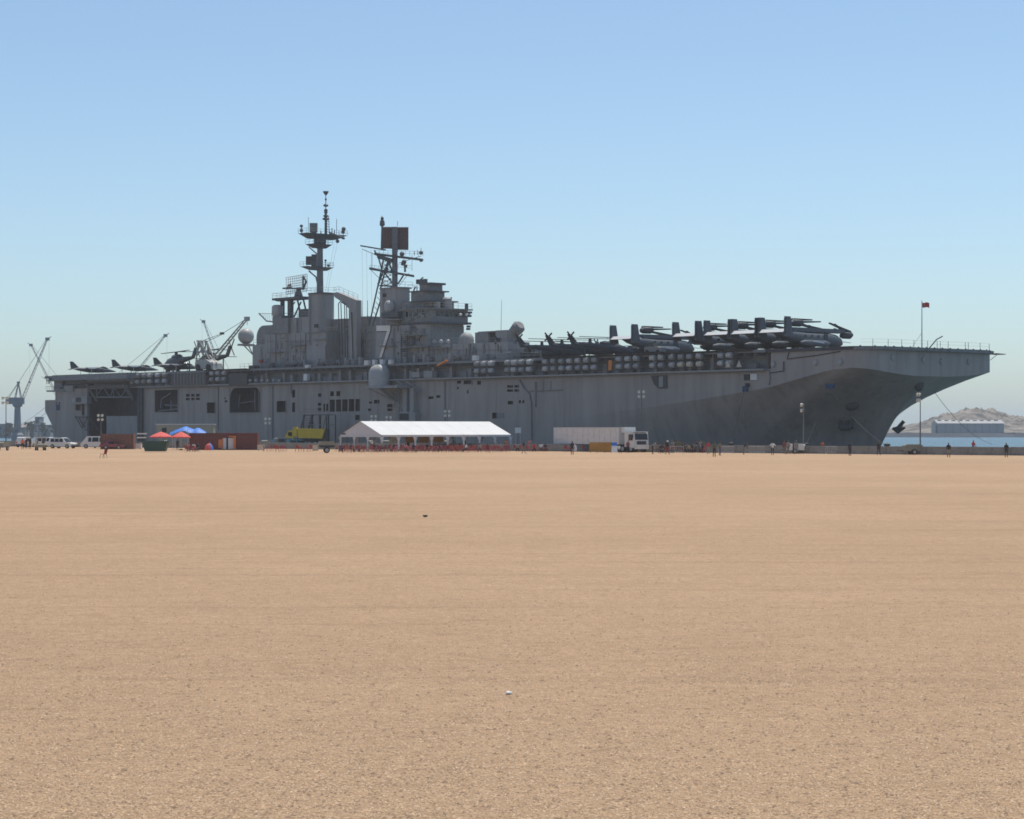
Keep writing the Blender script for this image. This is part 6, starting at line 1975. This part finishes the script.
MB().hexa([(xc + 2.41, .2, 1.75), (xc + 2.43, .2, 1.75), (xc + 2.43, 2.3, 1.75), (xc + 2.41, 2.3, 1.75), (xc + 2.22, .25, 2.6), (xc + 2.3, .25, 2.6), (xc + 2.3, 2.25, 2.6), (xc + 2.22, 2.25, 2.6)]).build("windscreen", M['glass'], t)
for y in (.02, 2.452): MB().box(xc + 1.0, xc + 2.0, y, y + .028, 1.65, 2.5).build("side_window", M['glass'], t)
MB().box(xc + 1.6, xc + 2.42, .1, 2.4, 2.803, 2.9).build("sun_visor", M['carw'], t)
MB().box(xc + 2.36, xc + 2.5, .1, 2.4, .45, 1.05).build("bumper", M['carw'], t)
MB().box(xc + 2.41, xc + 2.46, .5, 2.0, 1.1, 1.55).build("grille", M['grille'], t)
for y in (.3, 2.2): MB().cbox((xc + 2.5, y, .8), .06, .4, .2).build("headlight", M['lamp'], t)
MB().box(L_ - 1.5, xc + 2.2, .8, 1.7, .55, .85).build("tractor_chassis", M['grille'], t)
for x in (L_ - .4, L_ + .75, xc + 1.5):
    for y in (.25, 2.25): car_wheel(t, x, y, .5, .32)
MB().box(xc + 1.9, xc + 2.1, -.25, .02, 1.9, 2.5).build("mirror", M['grille'], t)
p = ground(589.5, 452.6); k_ = p.y / F
t = thing("painted_hoarding", "low ochre painted hoarding in front of the white trailer", "hoarding", p, .03)
for i in range(6):
    MB().box(i * 22 / 6 * k_ + .01, (i + 1) * 22 / 6 * k_ - .01, -.04, .04, .12, 1.42).build("board", M['ochre'], t)
for i in range(4): MB().box(i * 7 * k_ + .1, i * 7 * k_ + .18, .045, .12, 0, 1.35).build("post", M['grille'], t)
p = ground(614.5, 452.7)
t = thing("sign_board", "white leaning board with a blue top right of the ochre hoarding", "board", p, .1)
MB().hexa([(-.45, 0, .05), (.45, 0, .05), (.45, .05, .05), (-.45, .05, .05), (-.35, .3, .95), (.4, .3, .95), (.4, .35, .95), (-.35, .35, .95)]).build("board", M['white'], t)
MB().hexa([(-.35, .3, .96), (.4, .3, .96), (.4, .35, .96), (-.35, .35, .96), (-.3, .42, 1.4), (.38, .42, 1.4), (.38, .47, 1.4), (-.3, .47, 1.4)]).build("blue_panel", M['bluecloth'], t)
for x in (-.3, .3): MB().tube((x, .75, 0), (x, .4, 1.1), .02, .02, 5).build("prop", M['grille'], t)
# white notice board seen against the hull right of the tent
p = ground(518, 448.4); k_ = p.y / F
t = thing("notice_board", "white notice board on poles right of the tent", "notice board", p, -.1)
MB().box(-3 * k_, 3 * k_, -.03, .03, CAMZ + (HOR - 433) * k_, CAMZ + (HOR - 427.6) * k_).build("panel", M['white'], t)
for x in (-2.2, 2.2): MB().box(x * k_ - .03, x * k_ + .03, .035, .09, 0, CAMZ + (HOR - 428) * k_).build("post", M['tpost'], t)

# dark boarding stairs on the quay against the hull
t = thing("boarding_stairs", "dark steel boarding stairs between yellow truck and hull", "stairs", wpos(qs(318, -6), -6, -.02), RZ)
sx_ = lambda px: qs(px, -6) - qs(318, -6)
zz_ = lambda px, py: q(px, py, -6)[1]
for (xa, xb, yt) in ((308, 331, 414.5), (313, 331, 424.5)):
    MB().box(sx_(xa), sx_(xb), -1.2, 1.2, zz_(318, yt) - .12, zz_(318, yt)).build("landing", M['dark'] if yt < 420 else M['rail'], t)
for x in (308, 316, 324, 331):
    for y in (-1.1, 1.1): MB().box(sx_(x) - .1, sx_(x) + .1, y - .1, y + .1, 0, zz_(318, 414.7) - .12).build("post", M['dark'], t)
for y in (-1.0, 1.0): MB().tube((sx_(300), y, .2), (sx_(309), y, zz_(309, 414.5)), .16, .16, 6).build("stringer", M['dark'], t)
for i in range(13):
    f_ = (i + .5) / 13
    MB().box(sx_(300 + 9 * f_) - .18, sx_(300 + 9 * f_) + .18, -1.0, 1.0, zz_(309, 414.5) * f_ - .03, zz_(309, 414.5) * f_ + .03).build("tread", M['dark'], t)
for xa, xb in ((308, 316), (324, 316), (324, 331)): MB().tube((sx_(xa), -1.15, .2), (sx_(xb), -1.15, zz_(318, 415)), .07, .07, 5).build("cross_brace", M['dark'], t)
for z_ in (.55, 1.05): MB().tube((sx_(308), -1.15, zz_(318, 414.5) + z_), (sx_(331), -1.15, zz_(318, 414.5) + z_), .04, .04, 5).build("handrail", M['dark'], t)
MB().box(sx_(314), sx_(326), -.9, .9, 0, 3.4).build("base_cabin", M['dark'], t)

# bollards on the quay and mooring ropes
bm_ = MB().lathe((0, 0, 0), [(.45, 0), (.32, .15), (.3, .7), (.5, .85), (.5, 1.05), (.2, 1.15)], 12).mesh("mooring_bollard", M['grille'], True)
def rope(label, a, b2, sag):
    pts = []
    for i in range(17):
        f_ = i / 16
        p = a.lerp(b2, f_); p = p + Vector((0, 0, -sag * 4 * f_ * (1 - f_)))
        pts.append(p)
    o = MB().path(pts, .042, 5).build("mooring_rope", M['rope'])
    o["label"] = label; o["category"] = "rope"; o["group"] = "mooring ropes"
def bollard(label, s, t):
    o = link("mooring_bollard", bm_, None, wpos(s, t, -.02), 0, label=label, category="bollard", group="bollards on the quay")
    return wpos(s, t, .7)
p1 = wpos(*qp(829, 387.5, .1)); 
B1 = bollard("mooring bollard on the quay behind the pale light tower trailer", qs(806, -7), -7)
B2 = bollard("mooring bollard on the quay just before the stem", qs(887, -7), -7)
B3 = bollard("mooring bollard on the quay under the mid bow", qs(731, -7), -7)
rope("mooring rope slanting down left from the blue bow fairlead", p1, B1, .25)
rope("mooring rope slanting down right from the blue bow fairlead to the stem", p1, B2, .9)
rope("thin mooring rope dropping from the small blue fairlead aft of the bow", wpos(*qp(744, 390, 0)), B3, .3)
rope("mooring rope leaving the flare towards the far right shore", wpos(*(bow_at(934, 393, True) + Vector((0, .1, 0)))), far(992, 444, 460), 1.5)
rope("upper mooring rope running left from the stern", wpos(*qp(45.2, 407.5, .3)), far(-14, 441, 470), .8)
rope("lower mooring rope running left from the stern", wpos(*qp(45.8, 413, .3)), far(4, 436, 560), .6)
rope("steep mooring rope below the stern counter", wpos(*qp(51, 424, 1)), far(38, 443, 515), .1)

# rubbish on the sand
def litter(label, px, py, w_, h_, m_, seed, name="crumpled_paper"):
    p = ground(px, py); rnd = random.Random(seed)
    k_ = p.y / F
    bm = bmesh.new(); bmesh.ops.create_icosphere(bm, subdivisions=2, radius=1)
    for v in bm.verts:
        f_ = 1 + rnd.uniform(-.35, .3)
        v.co = Vector((v.co.x * w_ * k_ / 2 * f_, v.co.y * w_ * k_ * .5 * f_, max(0.002, (v.co.z * .5 + .45) * h_ * k_ * f_)))
    me = bpy.data.meshes.new(name); bm.to_mesh(me); bm.free(); me.materials.append(m_)
    link(name, me, None, p, rnd.uniform(0, 3), label=label, category="litter")
litter("small white crumpled paper lying on the sand in the foreground", 508.5, 694.5, 6.5, 3.2, M['white'], 4)
litter("small dark scrap lying on the sand in the middle distance", 425.5, 517, 5, 2.5, M['grille'], 9, "dark_scrap")

# ------------------------------------------------------------------ PEOPLE
M['skin'] = mat("dark_skin", (0.13, 0.075, 0.05), .6, .08, 4)
M['hair'] = mat("black_hair", (0.015, 0.013, 0.012), .7, .1, 8)
M['shoe'] = mat("dark_shoe", (0.03, 0.028, 0.026), .7, .1, 5)
CL = {}
def cloth(name, c):
    if name not in CL: CL[name] = mat("cloth_" + name, c, .85, .12, 3)
    return CL[name]
PAL = {'white': (.66, .66, .64), 'red': (.48, .04, .045), 'black': (.025, .025, .028), 'navy': (.03, .035, .06), 'olive': (.12, .125, .07), 'grey': (.25, .25, .25), 'orange': (.72, .17, .05), 'khaki': (.30, .26, .18), 'blue': (.07, .12, .32), 'maroon': (.22, .05, .05), 'camo': (.16, .15, .11), 'pink': (.5, .2, .2)}
def skeleton(pose):
    """joints: name -> (position, radius); bones: (a, b, zone)"""
    J, B = {}, []
    sit = pose in ('sit', 'sitlow')
    base = .46 if sit else .93
    lean = {'bend': .42, 'walk': .05}.get(pose, .02)
    def j(n, p, r): J[n] = (Vector(p), r)
    j('pelvis', (0, 0, base), (.155, .115))
    j('waist', (0, -lean * .25, base + .17), (.145, .105))
    j('chest', (0, -lean * .75, base + .38 - lean * .08), (.175, .12))
    top = Vector((0, -lean, base + .50 - lean * .2))
    j('neck', top + Vector((0, 0, .05)), (.055, .055))
    j('chin', top + Vector((0, -.03, .13)), (.072, .08))
    j('head', top + Vector((0, -.02, .22)), (.082, .1))
    j('crown', top + Vector((0, -.005, .29)), (.055, .065))
    B += [('pelvis', 'waist', 'shirt'), ('waist', 'chest', 'shirt'), ('chest', 'neck', 'shirt'), ('neck', 'chin', 'skin'), ('chin', 'head', 'skin'), ('head', 'crown', 'hair')]
    for sx, nm in ((-1, 'l'), (1, 'r')):
        sh = J['chest'][0] + Vector((sx * .19, .01, .07))
        j(nm + 'sh', sh, (.068, .068))
        if pose in ('sit', 'sitlow'): el, wr = sh + Vector((sx * .06, -.05, -.27)), sh + Vector((sx * .0, -.28, -.36))
        elif pose == 'hips': el, wr = sh + Vector((sx * .19, .06, -.23)), sh + Vector((sx * .02, -.02, -.44))
        elif pose == 'bend': el, wr = sh + Vector((sx * .04, -.12, -.25)), sh + Vector((sx * .0, -.22, -.48))
        elif pose == 'walk': el, wr = sh + Vector((sx * .04, .06 * sx, -.28)), sh + Vector((sx * .05, -.12 * sx - .05, -.52))
        elif pose == 'hold': el, wr = sh + Vector((sx * .06, .0, -.27)), sh + Vector((-sx * .06, -.26, -.24))
        else: el, wr = sh + Vector((sx * .05, .02, -.28)), sh + Vector((sx * .06, -.04, -.53))
        j(nm + 'el', el, (.044, .044)); j(nm + 'wr', wr, (.03, .03))
        d = (wr - el).normalized()
        pa = wr + d * .07
        j(nm + 'pa', pa, (.036, .022))
        B += [('chest', nm + 'sh', 'shirt'), (nm + 'sh', nm + 'el', 'sleeve'), (nm + 'el', nm + 'wr', 'skin'), (nm + 'wr', nm + 'pa', 'skin')]
        e1 = Vector((0, 1, 0)) if abs(d.y) < .8 else Vector((1, 0, 0))
        e1 = (e1 - d * e1.dot(d)).normalized()
        for k_, (off, ln) in enumerate(((-.03, .07), (-.01, .085), (.01, .08), (.028, .065))):
            j(nm + 'f%da' % k_, pa + e1 * off + d * .045, (.010, .010))
            j(nm + 'f%db' % k_, pa + e1 * off + d * (.03 + ln) + Vector((-sx * .012, 0, 0)), (.008, .008))
            B += [(nm + 'pa', nm + 'f%da' % k_, 'skin'), (nm + 'f%da' % k_, nm + 'f%db' % k_, 'skin')]
        j(nm + 'th', pa + e1 * -.055 + d * .01, (.011, .011))
        B.append((nm + 'pa', nm + 'th', 'skin'))
        hp = J['pelvis'][0] + Vector((sx * .1, 0, -.06))
        j(nm + 'hip', hp, (.095, .1))
        st = 0
        if pose == 'sit': kn, an = hp + Vector((sx * .04, -.42, .04)), Vector((sx * .15, -.46, .08))
        elif pose == 'sitlow': kn, an = hp + Vector((sx * .06, -.4, .1)), Vector((sx * .14, -.34, .08))
        elif pose == 'walk': kn, an = Vector((sx * .1, -.10 * sx - .06, .5)), Vector((sx * .09, .24 * sx, .09 + (.05 if sx > 0 else 0)))
        elif pose == 'wide': kn, an = Vector((sx * .16, -.03, .5)), Vector((sx * .22, .02, .08))
        else: kn, an = Vector((sx * .11, -.02, .5)), Vector((sx * .12, .02, .08))
        j(nm + 'kn', kn, (.062, .066)); j(nm + 'an', an, (.042, .046))
        j(nm + 'toe', an + Vector((sx * .02, -.16, -.045)), (.04, .03))
        B += [('pelvis', nm + 'hip', 'pants'), (nm + 'hip', nm + 'kn', 'pants'), (nm + 'kn', nm + 'an', 'shin'), (nm + 'an', nm + 'toe', 'shoe')]
    return J, B
ZONES = ['shirt', 'sleeve', 'skin', 'hair', 'pants', 'shin', 'shoe']
def body_mesh(pose):
    J, B = skeleton(pose)
    names = list(J)
    me = bpy.data.meshes.new("person_" + pose)
    me.from_pydata([J[n][0] for n in names], [(names.index(a), names.index(b)) for a, b, _ in B], [])
    o = bpy.data.objects.new("person_tmp", me); COL.objects.link(o)
    sm = o.modifiers.new("skin", 'SKIN')
    sm.use_smooth_shade = True
    sv = me.skin_vertices[0].data
    for i, n in enumerate(names):
        sv[i].radius = J[n][1]; sv[i].use_root = (n == 'pelvis')
    ss = o.modifiers.new("sub", 'SUBSURF'); ss.levels = 1; ss.render_levels = 1
    dg = bpy.context.evaluated_depsgraph_get()
    dg.update()
    out = bpy.data.meshes.new_from_object(o.evaluated_get(dg))
    bpy.data.objects.remove(o)
    segs = [(J[a][0], J[b][0], ZONES.index(z)) for a, b, z in B]
    idx = []
    for p in out.polygons:
        c = p.center
        best = None
        for a, b, z in segs:
            d = b - a
            f_ = max(0, min(1, (c - a).dot(d) / max(d.length_squared, 1e-9)))
            dd = (c - a - d * f_).length
            if best is None or dd < best[0]: best = (dd, z, f_)
        z = best[1]
        idx.append(z)
    hd = J['head'][0]
    for i, p in enumerate(out.polygons):
        if idx[i] in (2, 3) and (p.center - hd).length < .14:
            idx[i] = 3 if (p.center.z > hd.z + .045 or (p.center.y > hd.y + .03 and p.center.z > hd.z - .05)) else 2
    # nose, ears and eyes as small raised facets of the same mesh
    bm = bmesh.new(); bm.from_mesh(out)
    def nub(c, sx, sy, sz, zone):
        r = bmesh.ops.create_icosphere(bm, subdivisions=1, radius=1)
        for v in r['verts']: v.co = Vector((v.co.x * sx, v.co.y * sy, v.co.z * sz)) + c
        return [f for f in bm.faces if all(v in r['verts'] for v in f.verts)], zone
    extra = [nub(hd + Vector((0, -.10, -.03)), .016, .022, .026, 2), nub(hd + Vector((.085, .01, -.02)), .015, .02, .032, 2), nub(hd + Vector((-.085, .01, -.02)), .015, .02, .032, 2),
             nub(hd + Vector((.034, -.088, .0)), .014, .012, .009, 6), nub(hd + Vector((-.034, -.088, .0)), .014, .012, .009, 6), nub(hd + Vector((0, -.092, -.07)), .024, .012, .007, 6)]
    bm.faces.ensure_lookup_table()
    out.polygons
    n0 = len(idx)
    bm.to_mesh(out); bm.free()
    out.polygons.foreach_set("material_index", [0] * len(out.polygons))
    full = idx + [2] * (20 * 3) + [6] * (20 * 3)
    full = full[:len(out.polygons)] + [2] * max(0, len(out.polygons) - len(full))
    out["zones"] = full
    return out, full
BODY = {}
def person(label, loc, rz, pose='stand', shirt='black', pants='navy', shorts=False, scale=1.0, hat=None, group=None):
    key = pose
    if key not in BODY: BODY[key] = body_mesh(pose)
    base, full = BODY[key]
    mk = "person_%s_%s_%s_%d" % (pose, shirt, pants, shorts)
    me = bpy.data.meshes.get(mk)
    if me is None:
        me = base.copy(); me.name = mk
        me.materials.clear()
        sh, pa = cloth(shirt, PAL[shirt]), cloth(pants, PAL[pants])
        for m_ in (sh, sh, M['skin'], M['hair'], pa, M['skin'] if shorts else pa, M['shoe']): me.materials.append(m_)
        me.polygons.foreach_set("material_index", full)
        me.shade_smooth()
    o = link("person", me, None, loc, rz, label=label, category="person")
    o.scale = (scale,) * 3
    if group: o["group"] = group
    if hat:
        hz = .93 + .50 + .29 if pose not in ('sit', 'sitlow') else .46 + .79
        MB().lathe((0, -.03, hz - .07), [(.17, 0), (.105, .02), (.1, .1), (.03, .13)], 12).build("hat", cloth(hat, PAL[hat]), o)
    return o
P_ = [  # label, px, y of feet, heading, pose, shirt, pants, shorts, hat
    ("person in dark shirt and shorts on the sand, right of the stem", 948.6, 457.6, pi * .9, 'stand', 'black', 'khaki', True, None),
    ("person in black clothes farthest right on the sand", 1006.3, 457.5, pi, 'stand', 'black', 'black', True, None),
    ("person in dark clothes standing left of the stem's waterline", 878.6, 455.2, .4, 'wide', 'black', 'navy', False, None),
    ("person in dark clothes alone before the dark bow", 849.8, 455.8, 2.2, 'stand', 'navy', 'black', False, None),
    ("person in white shirt and dark shorts before the dark hull", 772.6, 455.2, pi, 'hips', 'white', 'navy', True, None),
    ("person in dark shirt bending forward before the dark hull", 743.5, 454.6, 1.6, 'bend', 'black', 'camo', False, None),
    ("person in red shirt in the trio before the hull", 708.3, 454.2, -.4, 'stand', 'red', 'grey', False, None),
    ("person in olive shirt in front of the trio", 714.2, 456.9, 2.6, 'hold', 'olive', 'black', False, None),
    ("person in grey-olive shirt and blue shorts, right of the trio", 719.8, 455.5, .9, 'hips', 'camo', 'blue', True, None),
    ("person in patterned shirt leftmost of the group by the pale trailer", 784.2, 453.8, .6, 'stand', 'maroon', 'camo', False, None),
    ("person in grey clothes second in the group by the pale trailer", 788.3, 454.4, -.8, 'walk', 'grey', 'camo', False, None),
    ("person in dark clothes with arms forward by the pale trailer", 793.4, 454, 1.2, 'hold', 'navy', 'black', False, None),
    ("person with grey cap rightmost of the group by the pale trailer", 796.3, 453.7, 2.4, 'stand', 'grey', 'grey', False, 'grey'),
    ("person in dark clothes carrying white bags before the trailer", 572.2, 454.9, pi * .95, 'stand', 'black', 'black', False, None),
    ("person with a white hat in dark clothes right of the truck cab", 667.4, 454.6, .3, 'wide', 'black', 'maroon', False, 'white'),
    ("person in grey shirt leaning over by the truck's front", 652.6, 454.2, 1.4, 'bend', 'grey', 'black', False, None),
    ("person in dark red standing at the truck's cab door", 628, 453, .2, 'stand', 'maroon', 'black', False, None),
    ("person in white shirt crouched between hoarding and cab", 618.6, 453.2, .5, 'sit', 'white', 'black', False, None),
    ("person in orange vest beside the leftmost white car", 22.6, 449.2, .2, 'bend', 'orange', 'navy', False, None),
    ("person in dark clothes standing right of the orange vest", 30, 449, 2.9, 'stand', 'black', 'black', False, None),
    ("person in black leaning on the white car", 26.2, 448.7, .8, 'hold', 'black', 'navy', False, None),
    ("person in grey beside the khaki cart", 37.6, 449.4, 1.9, 'stand', 'grey', 'navy', False, None),
    ("person in dark clothes behind the khaki cart", 43.2, 448.9, 1.1, 'stand', 'navy', 'black', False, None),
    ("person in pale shirt under the left red parasol", 165.5, 449.9, .1, 'stand', 'white', 'grey', False, None),
    ("person in dark clothes under the right red parasol", 177.5, 449.8, -.4, 'stand', 'black', 'black', False, None),
    ("person in orange standing at the tent's right end", 506.3, 450.6, .2, 'stand', 'orange', 'khaki', False, None),
    ("person in navy inside the tent near its right end", 464.2, 450.4, .4, 'stand', 'navy', 'navy', False, None),
    ("person in grey inside the tent's second bay from right", 492.6, 450.6, .1, 'stand', 'grey', 'black', False, None),
    ("person in dark clothes inside the left part of the tent", 408, 450.4, .8, 'stand', 'black', 'black', False, None),
    ("person in white shirt inside the tent behind the gable", 372, 450.3, .1, 'stand', 'white', 'black', False, None),
    ("person with white headscarf inside the tent's middle bay", 454, 450.6, 0, 'stand', 'grey', 'black', False, 'white'),
    ("person in dark clothes left of the white notice board", 523.5, 453.6, 2, 'walk', 'black', 'camo', False, None),
    ("person in pink shirt between tent and trailer", 529.3, 451.2, -.3, 'hold', 'pink', 'grey', False, None),
]
random.seed(31)
for (lab, px, py, hd_, pose, shc, pac, shorts, hat) in P_:
    person(lab, ground(px, py), hd_, pose, shc, pac, shorts, random.uniform(.97, 1.05), hat)
# people sitting on chairs or boxes in loose groups
seat_me = MB().box(-.22, .22, -.2, .22, 0, .36).mesh("low_stool", M['grille'])
S_ = [("seated person in pink left of the maroon container's door", 188.5, 451.2, .4, 'pink', 'black'), ("seated person in white by the maroon container", 193.6, 451.4, 0, 'white', 'pink'), ("seated person in dark clothes by the maroon container", 198, 451.2, -.5, 'black', 'navy'),
      ("seated person in grey leftmost between tent and trailer", 517.5, 451.4, .2, 'grey', 'black'), ("seated person in red between tent and trailer", 534.2, 451.6, .1, 'red', 'black'), ("seated person in white rightmost between tent and trailer", 541, 451.3, -.2, 'white', 'navy'), ("seated person in navy between the pink shirt and the trailer", 545.4, 451.5, .5, 'navy', 'black'),
      ("seated person in olive leftmost of the group before the dark hull", 684.5, 452.6, .2, 'olive', 'black'), ("seated person in khaki second of the group before the dark hull", 688.8, 452.9, .8, 'khaki', 'black'), ("seated person in camouflage in the middle of the group", 693.4, 452.7, -.6, 'camo', 'black'), ("seated person in black right of the group's middle", 697.6, 452.5, .3, 'black', 'camo'), ("seated person in pale shirt next to the red-shirted person", 701.6, 452.8, 0, 'grey', 'olive'),
      ("seated person in maroon right of the white-hatted person", 672.6, 453.1, -.8, 'maroon', 'black'), ("seated person in dark clothes left of the white-hatted person", 660.6, 453.3, .7, 'black', 'black')]
for (lab, px, py, hd_, shc, pac) in S_:
    p = ground(px, py)
    st = link("low_stool", None, None, p, hd_, label="dark stool under the " + lab.replace("seated person", "sitter"), category="stool", group="low dark stools")
    MB().box(-.22, .22, -.2, .22, .28, .36).build("seat", M['grille'], st)
    for x in (-.18, .18):
        for y in (-.16, .18): MB().box(x - .02, x + .02, y - .02, y + .02, 0, .28).build("leg", M['grille'], st)
    person(lab, p, hd_, 'sit', shc, pac)
# visitors sitting among the red chairs along the tent
random.seed(77)
for i in range(16):
    px = 341 + i * 10.6 + random.uniform(-2, 2)
    p = ground(px, 452.2 + random.uniform(-.3, .4)); rz_ = random.uniform(-1.2, 1.2)
    c = copy_tree(c0); c["label"] = "red plastic chair in the row along the front of the white tent"; c["group"] = "red chairs along the tent"
    c.location = p; c.rotation_euler = (0, 0, rz_)
    person("seated visitor among the red chairs along the tent front", p + Vector((0, 0, .06)), rz_, 'sit', random.choice(('black', 'navy', 'grey', 'maroon', 'pink', 'white', 'camo')), random.choice(('black', 'navy')), group="visitors seated along the tent")
# loose crowd between the truck and the bow
random.seed(91)
for i in range(22):
    px = 658 + i * 2.2 + random.uniform(-1.5, 1.5)
    p = ground(px, 452.6 + random.uniform(-.7, .5)); rz_ = random.uniform(-pi, pi)
    sit_ = random.random() < .6
    if sit_:
        c = copy_tree(c0); c["label"] = "red plastic chair in the group right of the truck"; c["group"] = "red chairs before the dark hull"
        c.location = p; c.rotation_euler = (0, 0, rz_)
    person("seated visitor in the loose crowd between truck and bow" if sit_ else "standing visitor in the loose crowd between truck and bow", p + Vector((0, 0, .06 if sit_ else 0)), rz_, 'sit' if sit_ else random.choice(('stand', 'hold', 'walk')),
           random.choice(('black', 'navy', 'olive', 'camo', 'grey', 'maroon')), random.choice(('black', 'navy', 'camo')), group="seated crowd before the bow" if sit_ else "standing crowd before the bow")
bar = MB().box(-1.0, 1.0, -.02, .02, .95, 1.0).box(-1.0, 1.0, -.02, .02, .2, .25)
for i in range(9): bar.box(-1.0 + i * .25 - .012, -1.0 + i * .25 + .012, -.012, .012, .25, .95)
for x in (-.9, .9): bar.box(x - .03, x + .03, -.3, .3, 0, .05).box(x - .025, x + .025, -.025, .025, .05, .2)
barm = bar.mesh("crowd_barrier", M['tpost'])
for i, (px, lab) in enumerate(((676, "steel crowd barrier right of the white-hatted person"), (726, "steel crowd barrier left of the bending person"), (757, "steel crowd barrier left of the white-shirted person"), (833, "steel crowd barrier left of the lone person at the bow"))):
    link("crowd_barrier", barm, None, ground(px, 453.9), random.uniform(-.2, .2), label=lab, category="barrier", group="crowd barriers along the wall")
# on the quay wall and behind it
wp_ = lambda px, dt, z: (lambda s_: wpos(s_, wall_line(s_) + dt, z))(qs(px, wall_line(q(px, 0, -42)[0])))
person("person in red sitting on the low wall right of the stem", wp_(973.5, 0, .6), .5, 'sit', 'red', 'grey')
person("person in orange shirt standing behind the low wall", wp_(813.4, 1.6, -.02), .4, 'stand', 'orange', 'black')
# white shoulder bags of the person before the trailer
p = ground(574.4, 454.7)
bo = MB().loft([(.45, 0, 0, .26, .12), (.7, 0, 0, .32, .16), (1.05, 0, 0, .25, .12), (1.3, 0, 0, .05, .04)], 12, axis='z').build("carrier_bag", M['tentd'])
bo.location = p; bo["label"] = "big white carrier bag held by the dark-clothed walker"; bo["category"] = "bag"

# ------------------------------------------------------------------ pebbles and gravel (uncountable)
rng = np.random.default_rng(5)
def gravel(name, n, ymin, ymax, smin, smax, m_, pw=1.0):
    u = rng.random(n)
    Y = 1 / (1 / ymin + (1 / ymax - 1 / ymin) * u ** pw)
    X = (rng.random(n) - .5) * Y * (1024 / F) * 1.6
    s = smin + (smax - smin) * rng.random(n) ** 3
    a = rng.random(n) * 2 * pi
    basev = np.array([(1, 0, .1), (-.5, .8, .05), (-.6, -.75, .12), (.1, .1, .6), (0, 0, -.3)])
    basef = np.array([(0, 1, 3), (1, 2, 3), (2, 0, 3)])
    ca, sa = np.cos(a), np.sin(a)
    jit = 1 + .5 * (rng.random((n, 5, 3)) - .5)
    bv = basev[None] * jit * s[:, None, None]
    v = np.empty((n, 5, 3))
    v[:, :, 0] = bv[:, :, 0] * ca[:, None] - bv[:, :, 1] * sa[:, None] + X[:, None]
    v[:, :, 1] = bv[:, :, 0] * sa[:, None] + bv[:, :, 1] * ca[:, None] + Y[:, None]
    v[:, :, 2] = bv[:, :, 2]
    f = (basef[None] + (np.arange(n) * 5)[:, None, None]).reshape(-1, 3)
    me = bpy.data.meshes.new(name)
    me.vertices.add(n * 5); me.vertices.foreach_set("co", v.ravel())
    me.loops.add(f.size); me.loops.foreach_set("vertex_index", f.ravel().astype(np.int32))
    me.polygons.add(len(f)); me.polygons.foreach_set("loop_start", np.arange(0, f.size, 3, dtype=np.int32))
    me.update(); me.validate()
    me.materials.append(m_)
    return link(name, me, None, kind="stuff", label=name.replace("_", " ") + " strewn over the sand")
gravel("sand_coloured_gravel", 220000, 14, 130, .008, .024, M['stone'])
gravel("dark_gravel", 60000, 14, 170, .007, .019, M['stoned'])
gravel("coarse_gravel", 26000, 14, 320, .010, .032, M['stoned'])
gravel("pale_gravel", 70000, 14, 140, .006, .016, M['stonel'])

# ------------------------------------------------------------------ haze
hz = MB().box(-9500, 9500, -600, 9600, -8.5, 75)
hm = bpy.data.materials.new("sea_haze")
hm.use_nodes = True
n, l = hm.node_tree.nodes, hm.node_tree.links
n.remove(n["Principled BSDF"])
pv = n.new("ShaderNodeVolumePrincipled")
pv.inputs["Color"].default_value = (0.86, 0.93, 1.0, 1)
pv.inputs["Density"].default_value = 0.00011
pv.inputs["Anisotropy"].default_value = 0.0
l.new(pv.outputs[0], n["Material Output"].inputs["Volume"])
hz.build("haze", hm, kind="stuff")
